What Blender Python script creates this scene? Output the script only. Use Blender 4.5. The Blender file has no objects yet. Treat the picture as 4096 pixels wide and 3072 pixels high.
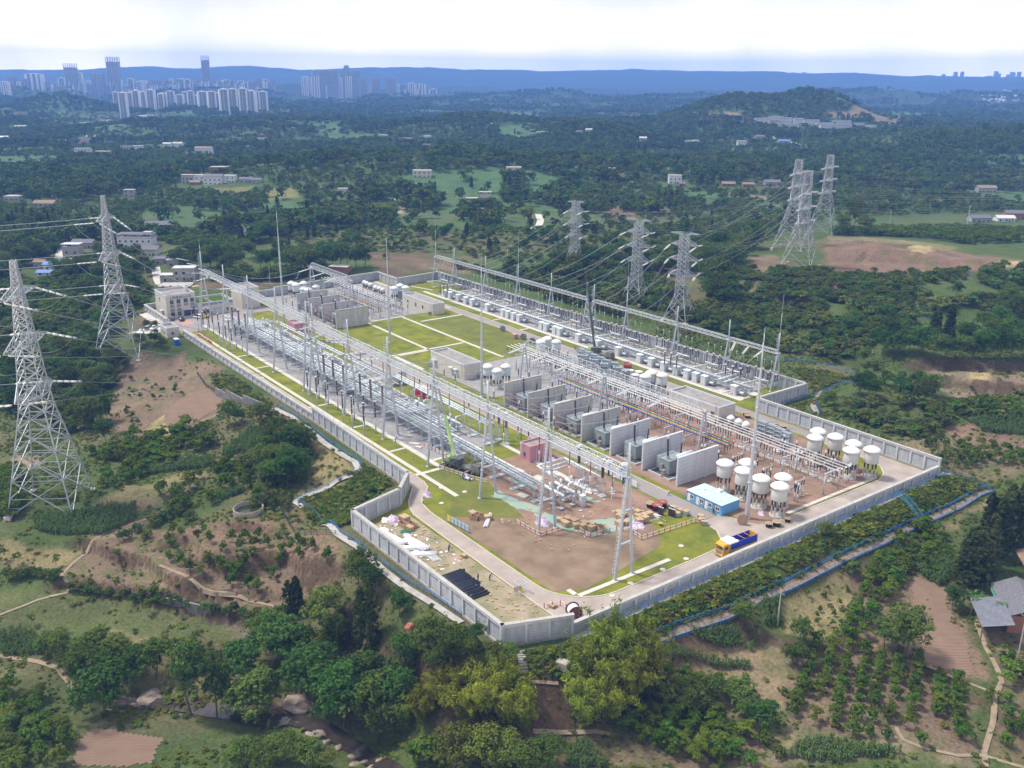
import bpy,bmesh,math,random
import numpy as np
from mathutils import Vector,Matrix
sc=bpy.context.scene
COL=sc.collection
R=math.radians
random.seed(7)
rng=np.random.default_rng(11)
# --------------------- camera
F_PX,PITCH,ROLL,HEAD,CAM_H=3728.5,0.317549,-0.006316,-0.639691,100.0
_cp,_sp=math.cos(PITCH),math.sin(PITCH)
_f=np.array([0,_cp,-_sp]);_d=np.array([0,-_sp,-_cp]);_x=np.array([1.0,0,0])
_M=np.array([math.cos(ROLL)*_x+math.sin(ROLL)*_d,-math.sin(ROLL)*_x+math.cos(ROLL)*_d,_f])
_W=np.array([[-math.sin(HEAD),-math.cos(HEAD),0],[math.cos(HEAD),-math.sin(HEAD),0],[0,0,1]])
MW=_M@_W.T
cam_d=bpy.data.cameras.new('camera')
cam=bpy.data.objects.new('camera',cam_d);COL.objects.link(cam);sc.camera=cam
cam_d.sensor_width=36.0;cam_d.lens=F_PX/4096*36.0;cam_d.clip_start=1.0;cam_d.clip_end=40000
_r=MW[0];_u=-MW[1];_b=-MW[2]
cam.matrix_world=Matrix(((_r[0],_u[0],_b[0],0),(_r[1],_u[1],_b[1],0),(_r[2],_u[2],_b[2],CAM_H),(0,0,0,1)))
VIEW=np.array([MW[2][0],MW[2][1]]);VIEW/=np.linalg.norm(VIEW)
RIGHT=np.array([VIEW[1],-VIEW[0]])
# --------------------- sky, sun, exposure
SUN_EL,SUN_AZ=60.0,232.0
w=bpy.data.worlds.new('World');sc.world=w;w.use_nodes=True
nt=w.node_tree;nt.nodes.clear()
def N(t,ty,**k):
 n=t.nodes.new(ty)
 for a,v in k.items():
  if hasattr(n,a):setattr(n,a,v)
  else:n.inputs[a].default_value=v
 return n
out=N(nt,'ShaderNodeOutputWorld');bg=N(nt,'ShaderNodeBackground');bg.inputs['Strength'].default_value=0.10
sky=N(nt,'ShaderNodeTexSky',sky_type='NISHITA',sun_disc=False)
sky.sun_elevation=R(SUN_EL);sky.sun_rotation=R(SUN_AZ);sky.air_density=1.2;sky.dust_density=2.0
tc=N(nt,'ShaderNodeTexCoord');mp=N(nt,'ShaderNodeMapping');mp.inputs['Scale'].default_value=(3.4,3.4,1.6)
nz=N(nt,'ShaderNodeTexNoise');nz.inputs['Scale'].default_value=1.3;nz.inputs['Detail'].default_value=5
cr=N(nt,'ShaderNodeValToRGB');cr.color_ramp.elements[0].position=0.36;cr.color_ramp.elements[1].position=0.66
cr.color_ramp.elements[0].color=(7.0,7.3,9.0,1);cr.color_ramp.elements[1].color=(12.2,11.8,11.2,1)
mx=N(nt,'ShaderNodeMix',data_type='RGBA');mx.inputs[0].default_value=0.86
L=nt.links.new
L(tc.outputs['Generated'],mp.inputs[0]);L(mp.outputs[0],nz.inputs['Vector']);L(nz.outputs[0],cr.inputs[0])
sz=N(nt,'ShaderNodeSeparateXYZ');L(tc.outputs['Generated'],sz.inputs[0])
hm=N(nt,'ShaderNodeValToRGB');e_=hm.color_ramp.elements;hm.color_ramp.interpolation='EASE';e_[0].position=0.0;e_[1].position=0.10;e_[0].color=(2.3,2.0,1.55,1);e_[1].color=(.64,.635,.64,1);L(sz.outputs[2],hm.inputs[0])
vs_=N(nt,'ShaderNodeVectorMath',operation='MULTIPLY');L(cr.outputs[0],vs_.inputs[0]);L(hm.outputs[0],vs_.inputs[1])
L(sky.outputs[0],mx.inputs[6]);L(vs_.outputs[0],mx.inputs[7]);L(mx.outputs[2],bg.inputs['Color']);L(bg.outputs[0],out.inputs['Surface'])
sl=bpy.data.lights.new('sun','SUN');sl.energy=2.9;sl.angle=R(9);sl.color=(1.0,0.95,0.87)
sun=bpy.data.objects.new('sun',sl);COL.objects.link(sun)
_sd=Vector((math.sin(R(SUN_AZ))*math.cos(R(SUN_EL)),math.cos(R(SUN_AZ))*math.cos(R(SUN_EL)),math.sin(R(SUN_EL))))
sun.rotation_euler=_sd.to_track_quat('Z','Y').to_euler()
sc.view_settings.view_transform='Standard';sc.view_settings.look='None'
sc.view_settings.exposure=0.7;sc.view_settings.gamma=1.0;sc.view_settings.use_curve_mapping=False
cy=sc.cycles
cy.max_bounces=5;cy.diffuse_bounces=2;cy.glossy_bounces=2;cy.transmission_bounces=3;cy.transparent_max_bounces=6;cy.volume_bounces=2
cy.use_denoising=True;cy.use_adaptive_sampling=True;cy.adaptive_threshold=0.02
# --------------------- photo geometry: pixel of a crop -> point of the site
CR=dict(C1=(500,1000,2.765),C2=(1100,1000,2.458),C3=(1000,1400,2.458),C4=(1800,1300,2.458),C5=(2600,1500,1.7015),C6=(1400,1800,2.0733),
C7=(2000,1700,2.37),C8=(1700,950,2.765),C9=(2400,1100,2.458),C10=(0,700,2.074),D1=(0,0,1.58),D2=(1400,200,1.58),D3=(2700,200,1.5845),
E1=(0,1000,1.3822),E2=(0,1900,1.3012),E3=(1600,2200,1.58),E4=(2700,1900,1.4155),E5=(3000,800,1.5082),C11=(1100,1050,3.687),E6=(500,1500,2.212),
F1=(3500,1700,4.809),F2=(2900,1450,5.53),F3=(1400,1780,5.53),F4=(1100,1400,3.1725),F5=(560,1120,3.1725),F6=(1900,2300,2.115),O=(0,0,0.54004),
H1=(2150,1650,2.115),H2=(2650,1500,2.115),H3=(1500,1650,2.115),H4=(2150,1300,2.538),P=(0,0,1.0))
def px(c,x,y):
 a=CR[c];return a[0]+x/a[2],a[1]+y/a[2]
def ray(X,Y):
 return MW.T@np.array([(X-2048)/F_PX,(Y-1536)/F_PX,1.0])
def G(c,x,y,z=0.0):
 """point at height z seen at that place of the photo"""
 r=ray(*px(c,x,y));t=(z-CAM_H)/r[2]
 return np.array([r[0]*t,r[1]*t,z])
def horizon_y(X):return 298.0+X*25.5/4096
def at_dist(X,D):
 """plan position in the direction of photo column X at ground distance D"""
 r=ray(X,horizon_y(X));n=math.hypot(r[0],r[1]);return np.array([r[0]/n*D,r[1]/n*D])
 # --------------------- noise
def _hash(ix,iy,seed):
 h=(ix.astype(np.int64)*374761393+iy.astype(np.int64)*668265263+seed*1442695041)&0x7fffffff
 h=((h^(h>>13))*1274126177)&0x7fffffff
 return((h^(h>>16))&0xffff)/65535.0
def vnoise(x,y,seed=0):
 x=np.asarray(x,float);y=np.asarray(y,float)
 ix=np.floor(x);iy=np.floor(y);fx=x-ix;fy=y-iy
 fx=fx*fx*(3-2*fx);fy=fy*fy*(3-2*fy)
 a=_hash(ix,iy,seed);b=_hash(ix+1,iy,seed);c=_hash(ix,iy+1,seed);d=_hash(ix+1,iy+1,seed)
 return(a*(1-fx)+b*fx)*(1-fy)+(c*(1-fx)+d*fx)*fy
def fbm(x,y,seed=0,o=4):
 s=0;a=0.5;t=0
 for i in range(o):
  s=s+a*vnoise(x*2**i,y*2**i,seed+i*17);t+=a;a*=0.5
 return s/t
def smooth(a,b,x):
 t=np.clip((x-a)/(b-a),0,1);return t*t*(3-2*t)
def inpoly(x,y,poly):
 x=np.asarray(x,float);y=np.asarray(y,float);r=np.zeros(x.shape,bool);n=len(poly)
 for i in range(n):
  x0,y0=poly[i][0],poly[i][1];x1,y1=poly[(i+1)%n][0],poly[(i+1)%n][1]
  if y0==y1:continue
  c=((y0>y)!=(y1>y))&(x<(x1-x0)*(y-y0)/(y1-y0)+x0)
  r^=c
 return r
def pdist(x,y,poly,closed=True):
 d=np.full(np.shape(x),1e9);n=len(poly)
 for i in range(n if closed else n-1):
  ax,ay=poly[i][0],poly[i][1];bx,by=poly[(i+1)%n][0],poly[(i+1)%n][1]
  vx,vy=bx-ax,by-ay;l=vx*vx+vy*vy+1e-9
  t=np.clip(((x-ax)*vx+(y-ay)*vy)/l,0,1)
  d=np.minimum(d,np.hypot(x-ax-t*vx,y-ay-t*vy))
 return d
 # --------------------- terrain height
SITE=[(-116,228.3),(-177,228.3),(-177,253.3),(-406.5,253.3),(-404,228),(-424,228),(-419,170),(-424,150),(-425,111),(-393.5,111),(-384,104),(-371,104),(-371,110.7),(-250,110.7),(-190.7,109),(-183.4,102.4),(-179.4,87.6),(-120.3,87.6),(-115.4,100.3)]
CTRL=[('E6',1530,1140,-3.5),('E6',2060,860,-3),('E6',1650,520,-2),('F4',60,740,-1.2),('E6',1095,1220,-4),('E2',460,390,-8),('E2',330,500,-10),('E2',900,450,-7),('E2',1700,430,-5),
('E2',1250,330,-5),('E2',1100,1220,-20),('E2',1350,1300,-20),('E2',1900,1430,-20.5),('E2',700,1180,-19.5),('E2',350,1200,-17.5),('E2',600,1400,-17.5),('E2',1000,1440,-17.5),('E2',100,600,-13),('E2',0,950,-16),('E2',500,800,-13.5),('E2',900,800,-13),
('E2',1100,1050,-17.5),('E2',1500,850,-12),('E2',1400,1050,-16.5),('E2',1800,700,-8),('E2',1750,1000,-15),('E2',200,1400,-16),('E2',0,300,-9),
('E1',300,1400,-8),('E1',650,560,-4.5),('E1',950,870,-5),('E1',450,800,-9),('E1',100,1100,-10),('E1',400,300,-5),('E1',420,80,-4),('E1',0,400,-7),('E1',800,1100,-7),('E1',700,1250,-7),('E1',1000,1250,-5),
('E1',870,200,-1),('E1',1000,500,-2.5),
('E3',650,640,-1.5),('E3',1230,1100,-10.5),('E3',1000,1150,-11),('E3',500,1300,-16),('E3',60,520,-5.5),('E3',1000,720,-5),('E3',500,900,-10),('E3',900,1000,-8.5),('E3',1500,900,-8.5),
('E4',500,740,-6.5),('E4',1400,260,-5),('E4',1780,80,-4),('E4',0,900,-7.5),('E4',800,750,-7.5),('E4',1500,800,-7),('E4',1100,1300,-9.5),('E4',300,1500,-11),('E4',1800,1300,-9),('E4',1900,650,-6),('E4',1976,1659,-11),('E4',100,1100,-8.5),('E4',950,480,-6.5),('E4',1600,420,-5.5),
('E5',1000,1450,0.5),('E5',1500,1500,-1),('E5',1600,1250,3),('E5',1300,1000,6),('E5',900,1050,3),('E5',650,1050,1.0),('E5',300,950,2),('E5',1000,880,8),('E5',1400,850,8),('E5',300,430,13),('E5',900,300,16),('E5',1500,380,15),('E5',300,700,6),('E5',1600,200,14),('E5',900,550,13),('E5',600,600,10),
('C8',1690,370,5),('C9',350,250,4),('C9',800,440,4),('C8',1500,500,1.5),('C9',1500,700,2),('C11',1000,60,3),('C1',1500,200,3.5),('C1',1000,100,3),('C1',600,350,1),
('O',900,400,-2),('O',1200,450,2),('O',700,480,3),('O',300,480,-3),('O',100,400,-4),('O',1000,500,5),('O',1500,420,5),('O',1800,400,8)]
_cp3=np.array([G(c,x,y,z)for c,x,y,z in CTRL])
HILLS=[]
def hill(X,D,amp,sx,sy):
 p=at_dist(X,D);HILLS.append((p[0],p[1],amp,sx,sy))
hill(3270,2050,44,75,150);hill(3120,2150,22,90,140);hill(2950,1880,44,70,130);hill(3480,2050,20,100,140);hill(2780,1950,14,80,140)
hill(250,2850,36,85,120);hill(120,2900,14,80,120)
hill(1700,1750,22,90,140);hill(2150,1700,20,110,120);hill(2450,1450,26,90,110);hill(1300,950,16,120,90);hill(3900,1500,22,200,150);hill(2000,1000,12,160,80);hill(900,1900,10,200,120)
SKYL_X=[-1500,0,200,450,700,880,1080,1250,1450,1650,1900,2150,2400,2700,2960,3100,3300,3500,3800,4096,5600]
SKYL_Y=[292,293,288,287,275,280,270,285,279,276,284,289,285,290,290,300,299,308,312,314,320]
RIDGE_D=9000.0
def natural(x,y):
 x=np.asarray(x,float);y=np.asarray(y,float)
 D=np.hypot(x,y)
 wsum=np.zeros(x.shape);zs=np.zeros(x.shape)
 for cx,cy_,cz in _cp3:
  d2=(x-cx)**2+(y-cy_)**2+30.0
  wt=1.0/d2**1.6;wsum+=wt;zs+=wt*cz
 zn=zs/wsum
 zn=zn+(fbm(x/22,y/22,3,3)-0.5)*1.6
 zf=(fbm(x/330,y/330,9,3)-0.45)*34*smooth(450,1500,D)+(fbm(x/90,y/90,21,2)-0.5)*8
 m_=smooth(3300,4300,D)*smooth(7400,5600,D);zf=zf+m_*(fbm(x/520,y/520,93,4)-.40)*130
 for hx,hy,am,sx,sy in HILLS:
  n=math.hypot(hx,hy);ux,uy=hx/n,hy/n
  a=(x-hx)*ux+(y-hy)*uy;b=-(x-hx)*uy+(y-hy)*ux
  zf=zf+am*np.exp(-(a/sy)**2/2-(b/sx)**2/2)
 fw=x*VIEW[0]+y*VIEW[1];lt=x*RIGHT[0]+y*RIGHT[1]
 col=2048+F_PX*lt/np.maximum(fw,1)*math.cos(PITCH)*1.02
 crest=CAM_H+(horizon_y(col)-np.interp(col,SKYL_X,SKYL_Y))/F_PX*RIDGE_D*1.03
 crest=crest+(fbm(x/260,y/260,40,4)-0.5)*46
 r=smooth(6300,RIDGE_D,D)
 zf=zf*(1-r)+(crest)*r**1.5+r*(1-r)*(fbm(x/420,y/420,55,3)-0.35)*120
 t=smooth(520,900,D)
 return zn*(1-t)+zf*t
TERR=[]
SCARPS=[]
def scarps(x,y,z):
 for poly,h in SCARPS:
  xs=[p[0]for p in poly];ys=[p[1]for p in poly]
  k=(x>min(xs)-30)&(x<max(xs)+30)&(y>min(ys)-30)&(y<max(ys)+30)
  if not k.any():continue
  X=x[k]+(vnoise(x[k]/4,y[k]/4,31)-.5)*2.5;Y=y[k]+(vnoise(x[k]/4,y[k]/4,32)-.5)*2.5;best=np.full(X.shape,1e9);sg=np.ones(X.shape)
  for(ax,ay),(bx,by)in zip(poly[:-1],poly[1:]):
   vx,vy=bx-ax,by-ay;t=np.clip(((X-ax)*vx+(Y-ay)*vy)/(vx*vx+vy*vy),0,1);ex,ey=X-ax-t*vx,Y-ay-t*vy;d=np.hypot(ex,ey);m=d<best
   n_=np.array([-vy,vx]);n_=n_*np.sign(n_@VIEW);best=np.where(m,d,best);sg=np.where(m,np.sign(ex*n_[0]+ey*n_[1]),sg)
  sd=best*sg;z[k]+=h*(smooth(-.7,.7,sd)-.5)*np.exp(-(best/9)**2)
 return z
def height(x,y,site=True):
 x=np.asarray(x,float);y=np.asarray(y,float)
 z=scarps(np.atleast_1d(x),np.atleast_1d(y),np.atleast_1d(natural(x,y))).reshape(x.shape)
 for poly,st in TERR:
  m=smooth(0,5,np.where(inpoly(x,y,poly),pdist(x,y,poly),0))
  q=z/st;fl=np.floor(q);fr=q-fl
  zt=st*(fl+smooth(0.62,0.98,fr)*1.0)
  z=z*(1-m)+zt*m
 d=pdist(x,y,SITE);ins=inpoly(x,y,SITE)
 wv=smooth(3.0,17,d)
 z=z*wv+(1-wv)*(-0.05)
 return np.where(ins,-0.5,z)if site else z
def height1(x,y):return float(height(np.array([x]),np.array([y]))[0])
def GT(c,x,y):
 """point of the terrain seen at that place of the photo"""
 r=ray(*px(c,x,y));r=r/np.linalg.norm(r)
 ts=np.geomspace(90,15000,420);P=np.array([0,0,CAM_H])[:,None]+r[:,None]*ts
 h=height(P[0],P[1],False);k=np.nonzero(P[2]<h)[0]
 k=int(k[0])if len(k)else len(ts)-1
 a,b=ts[max(k-1,0)],ts[k]
 ts=np.linspace(a,b,24);P=np.array([0,0,CAM_H])[:,None]+r[:,None]*ts
 h=height(P[0],P[1],False);k=np.nonzero(P[2]<h)[0];k=int(k[0])if len(k)else 23
 return P[:,k]
def polyT(c,pts):return[tuple(GT(c,a,b)[:2])for a,b in pts]
TERR.append((polyT('E2',[(350,340),(900,260),(1300,250),(1750,420),(1900,540),(1500,700),(1000,680),(300,520)]),2.0))
TERR.append((polyT('E5',[(-60,400),(500,240),(1300,280),(1600,420),(1250,520),(900,560),(560,640),(300,740),(-100,760)]),2.2))
TERR.append((polyT('E5',[(1000,940),(1653,960),(1653,1240),(1150,1180)]),1.8))
for c_,pl_,h_ in[('E2',[(460,395),(560,430),(700,460),(830,490),(900,540),(1000,580)],2.6),('E2',[(860,375),(950,375),(1040,410)],2.0),('E2',[(1000,430),(1150,440),(1300,430),(1480,440),(1560,470),(1720,500)],2.2),('E2',[(1300,290),(1450,310),(1600,340)],1.4),('E2',[(350,570),(600,600),(900,660),(1100,720)],1.8),
('E5',[(440,310),(800,330),(1100,345),(1420,370)],2.4),('E5',[(420,345),(800,370),(1250,400)],2.6),('E5',[(470,250),(800,275),(950,285)],2.2),('E5',[(200,520),(400,540),(650,530)],2.6),('E5',[(0,600),(200,620),(350,640)],2.2),('E5',[(1050,1000),(1350,1010),(1653,1000)],2.6),('E5',[(1080,1090),(1350,1120),(1653,1140)],2.4),('E4',[(480,905),(650,950),(770,970),(940,960)],1.0),('E4',[(1390,1100),(1600,1190),(1720,1270)],1.2)]:SCARPS.append((polyT(c_,pl_),h_))
# --------------------- materials
MATS={}
def mat(name,col,rough=0.7,metal=0.0,var=0.12,scale=1.5,bump=0.0,col2=None,obj=False,spec=0.3,detail=4,rnd=0.0,coord='Object',st=None):
 if name in MATS:return MATS[name]
 m=bpy.data.materials.new(name);m.use_nodes=True;t=m.node_tree;b=t.nodes['Principled BSDF']
 b.inputs['Roughness'].default_value=rough;b.inputs['Metallic'].default_value=metal
 b.inputs['Specular IOR Level'].default_value=spec
 c1=tuple(col)+(1,);c2=tuple(col2)+(1,)if col2 else tuple(max(0,v*(1-var))for v in col)+(1,)
 ca=c1 if col2 else tuple(min(1,v*(1+var))for v in col)+(1,)
 tcn=N(t,'ShaderNodeTexCoord');n1=N(t,'ShaderNodeTexNoise');n1.inputs['Scale'].default_value=scale;n1.inputs['Detail'].default_value=detail
 mxn=N(t,'ShaderNodeMix',data_type='RGBA');mr=N(t,'ShaderNodeMapRange');mr.inputs[1].default_value=0.3;mr.inputs[2].default_value=0.7
 if coord=='World':
  ge=N(t,'ShaderNodeNewGeometry');mp_=N(t,'ShaderNodeMapping');mp_.inputs['Scale'].default_value=st or(1,1,1);t.links.new(ge.outputs['Position'],mp_.inputs[0]);t.links.new(mp_.outputs[0],n1.inputs['Vector'])
 else:t.links.new(tcn.outputs['Object'],n1.inputs['Vector'])
 t.links.new(n1.outputs[0],mr.inputs[0]);t.links.new(mr.outputs[0],mxn.inputs[0])
 mxn.inputs[6].default_value=ca;mxn.inputs[7].default_value=c2
 o=mxn.outputs[2]
 if rnd:
  oi=N(t,'ShaderNodeObjectInfo');hs=N(t,'ShaderNodeHueSaturation');m2=N(t,'ShaderNodeMapRange')
  m2.inputs[3].default_value=1-rnd;m2.inputs[4].default_value=1+rnd
  t.links.new(oi.outputs['Random'],m2.inputs[0]);t.links.new(m2.outputs[0],hs.inputs['Value']);t.links.new(o,hs.inputs['Color']);o=hs.outputs[0]
 t.links.new(o,b.inputs['Base Color'])
 if bump:
  bp=N(t,'ShaderNodeBump');bp.inputs['Strength'].default_value=bump;bp.inputs['Distance'].default_value=0.1
  n2=N(t,'ShaderNodeTexNoise');n2.inputs['Scale'].default_value=scale*6;n2.inputs['Detail'].default_value=3
  t.links.new((ge.outputs['Position']if coord=='World' else tcn.outputs['Object']),n2.inputs['Vector'])
  t.links.new(n2.outputs[0],bp.inputs['Height']);t.links.new(bp.outputs[0],b.inputs['Normal'])
 m.diffuse_color=c1;MATS[name]=m;return m
 # --------------------- mesh building
class MB:
 def __init__(s):s.v=[];s.f=[];s.mi=[];s.cur=0
 def add(s,vs,fs):
  o=len(s.v);s.v+=[tuple(map(float,q))for q in vs];s.f+=[tuple(i+o for i in q)for q in fs];s.mi+=[s.cur]*len(fs);return s
 def box(s,x0,y0,z0,x1,y1,z1):
  return s.add([(x0,y0,z0),(x1,y0,z0),(x1,y1,z0),(x0,y1,z0),(x0,y0,z1),(x1,y0,z1),(x1,y1,z1),(x0,y1,z1)],
[(0,3,2,1),(4,5,6,7),(0,1,5,4),(1,2,6,5),(2,3,7,6),(3,0,4,7)])
 def cbox(s,c,d,rot=0.0):
  ca,sa=math.cos(rot),math.sin(rot);vs=[]
  for z in(-.5,.5):
   for a,b in((-.5,-.5),(.5,-.5),(.5,.5),(-.5,.5)):
    x,y=a*d[0],b*d[1];vs.append((c[0]+x*ca-y*sa,c[1]+x*sa+y*ca,c[2]+z*d[2]))
  return s.add(vs,[(0,3,2,1),(4,5,6,7),(0,1,5,4),(1,2,6,5),(2,3,7,6),(3,0,4,7)])
 def cyl(s,p,q,r0,r1=None,n=8,caps=True):
  r1=r0 if r1 is None else r1
  p=Vector(p);q=Vector(q);d=(q-p)
  if d.length<1e-6:return s
  d.normalize();a=d.orthogonal().normalized();b=d.cross(a);vs=[]
  for c,r in((p,r0),(q,r1)):
   for i in range(n):
    t=2*math.pi*i/n;vs.append(c+a*(r*math.cos(t))+b*(r*math.sin(t)))
  fs=[(i,(i+1)%n,n+(i+1)%n,n+i)for i in range(n)]
  if caps:fs+=[tuple(range(n-1,-1,-1)),tuple(range(n,2*n))]
  return s.add(vs,fs)
 def bar(s,p,q,w):return s.cyl(p,q,w*0.7071,None,4,False)
 def tube(s,pts,r,n=6):
  for a,b in zip(pts[:-1],pts[1:]):s.cyl(a,b,r,None,n,False)
  return s
 def lathe(s,prof,c=(0,0,0),n=12):
  vs=[];fs=[]
  for r,z in prof:
   for i in range(n):
    t=2*math.pi*i/n;vs.append((c[0]+r*math.cos(t),c[1]+r*math.sin(t),c[2]+z))
  for k in range(len(prof)-1):
   for i in range(n):fs.append((k*n+i,k*n+(i+1)%n,(k+1)*n+(i+1)%n,(k+1)*n+i))
  fs.append(tuple(range(n-1,-1,-1)));fs.append(tuple((len(prof)-1)*n+i for i in range(n)))
  return s.add(vs,fs)
 def prism(s,pts,z0,z1):
  n=len(pts);vs=[(p[0],p[1],z0)for p in pts]+[(p[0],p[1],z1)for p in pts]
  return s.add(vs,[tuple(range(n-1,-1,-1)),tuple(range(n,2*n))]+[(i,(i+1)%n,n+(i+1)%n,n+i)for i in range(n)])
 def sphere(s,c,r,n=8,m=5,sz=1.0):
  return s.lathe([(max(0.001,r*math.sin(math.pi*k/m)),-r*sz*math.cos(math.pi*k/m))for k in range(m+1)],c,n)
 def mesh(s,name,mats,smooth_=False):
  me=bpy.data.meshes.new(name);me.from_pydata(s.v,[],s.f)
  for m in(mats if isinstance(mats,(list,tuple))else[mats]):me.materials.append(m)
  if any(s.mi):me.polygons.foreach_set('material_index',s.mi)
  if smooth_:me.polygons.foreach_set('use_smooth',[True]*len(s.f))
  me.update();return me
def tag(o,label=None,cat=None,group=None,kind=None):
 if label:o['label']=label
 if cat:o['category']=cat
 if group:o['group']=group
 if kind:o['kind']=kind
 return o
def obj(name,me,parent=None,loc=(0,0,0),rz=0.0,**k):
 o=bpy.data.objects.new(name,me);COL.objects.link(o)
 o.location=tuple(float(v)for v in loc);o.rotation_euler=(0,0,rz)
 if parent is not None:o.parent=parent
 return tag(o,**k)
def part(name,mb,m,parent,smooth_=False,**k):
 return obj(name,mb.mesh(name,m,smooth_),parent,**k)
def thing(name,loc,label,cat,group=None,rz=0.0):
 return obj(name,None,None,loc,rz,label=label,cat=cat,group=group)
def dup(o,loc=None,rz=None,label=None,group=None,scale=None):
 def cp(a,par):
  c=a.copy();COL.objects.link(c);c.parent=par
  for ch in a.children:cp(ch,c)
  return c
 c=cp(o,o.parent)
 if loc is not None:c.location=tuple(float(v)for v in loc)
 if rz is not None:c.rotation_euler=(0,0,rz)
 if label:c['label']=label
 if group:c['group']=group
 if scale:c.scale=scale if isinstance(scale,tuple)else(scale,)*3
 return c
def sheet(name,pts,z,m,kind='structure',thick=0.0):
 """flat sheet of the yard, triangulated"""
 bm=bmesh.new();vs=[bm.verts.new((p[0],p[1],z))for p in pts];f=bm.faces.new(vs)
 if f.normal.z<0:f.normal_flip()
 bm.normal_update()
 if thick:
  r=bmesh.ops.extrude_face_region(bm,geom=[f])
  for e in r['geom']:
   if isinstance(e,bmesh.types.BMVert):e.co.z+=thick
 bmesh.ops.triangulate(bm,faces=bm.faces[:]);bmesh.ops.recalc_face_normals(bm,faces=bm.faces[:])
 if not thick:
  for q in bm.faces:
   if q.normal.z<0:q.normal_flip()
 me=bpy.data.meshes.new(name);bm.to_mesh(me);bm.free();me.materials.append(m)
 return obj(name,me,kind=kind)
def drape(name,poly,m,lift=0.10,step=1.6,kind='structure',edge=0.0):
 """sheet laid over the terrain inside a plan polygon"""
 xs=[p[0]for p in poly];ys=[p[1]for p in poly]
 gx=np.arange(min(xs),max(xs)+step,step);gy=np.arange(min(ys),max(ys)+step,step)
 X,Y=np.meshgrid(gx,gy);ins=inpoly(X+(vnoise(X/5,Y/5,5)-.5)*edge,Y+(vnoise(X/5,Y/5,6)-.5)*edge,poly)
 Z=height(X,Y,False)+lift;idx=-np.ones(X.shape,int);vs=[];fs=[]
 q=ins[:-1,:-1]&ins[1:,:-1]&ins[:-1,1:]&ins[1:,1:]
 need=np.zeros(X.shape,bool);need[:-1,:-1]|=q;need[1:,:-1]|=q;need[:-1,1:]|=q;need[1:,1:]|=q
 k=np.argwhere(need)
 for n,(i,j)in enumerate(k):idx[i,j]=n;vs.append((X[i,j],Y[i,j],Z[i,j]))
 for i,j in np.argwhere(q):fs.append((idx[i,j],idx[i,j+1],idx[i+1,j+1],idx[i+1,j]))
 me=bpy.data.meshes.new(name);me.from_pydata(vs,[],fs);me.materials.append(m);me.update()
 me.polygons.foreach_set('use_smooth',[True]*len(fs))
 return obj(name,me,kind=kind)
def ribbon(name,pts,width,m,lift=0.15,kind='structure',step=2.0):
 """narrow path laid on the terrain along a plan polyline"""
 P=[np.array(p[:2])for p in pts];Q=[]
 for a,b in zip(P[:-1],P[1:]):
  n=max(1,int(np.linalg.norm(b-a)/step))
  Q+=[a+(b-a)*i/n for i in range(n)]
 Q.append(P[-1]);Q=np.array(Q)
 T=np.gradient(Q,axis=0);T/=(np.linalg.norm(T,axis=1)[:,None]+1e-9);Nn=np.stack([-T[:,1],T[:,0]],1)
 rows=[]
 for s in(-.5,0,.5):
  q=Q+Nn*width*s;rows.append(np.column_stack([q,height(q[:,0],q[:,1],False)+lift]))
 zm=np.max([r[:,2]for r in rows],axis=0);n=len(Q);vs=[]
 for r in rows:r[:,2]=zm*0.5+r[:,2]*0.5;vs+=[tuple(v)for v in r]
 fs=[(k*n+i,k*n+i+1,(k+1)*n+i+1,(k+1)*n+i)for k in range(2)for i in range(n-1)]
 me=bpy.data.meshes.new(name);me.from_pydata(vs,[],fs);me.materials.append(m);me.update()
 return obj(name,me,kind=kind)
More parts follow.
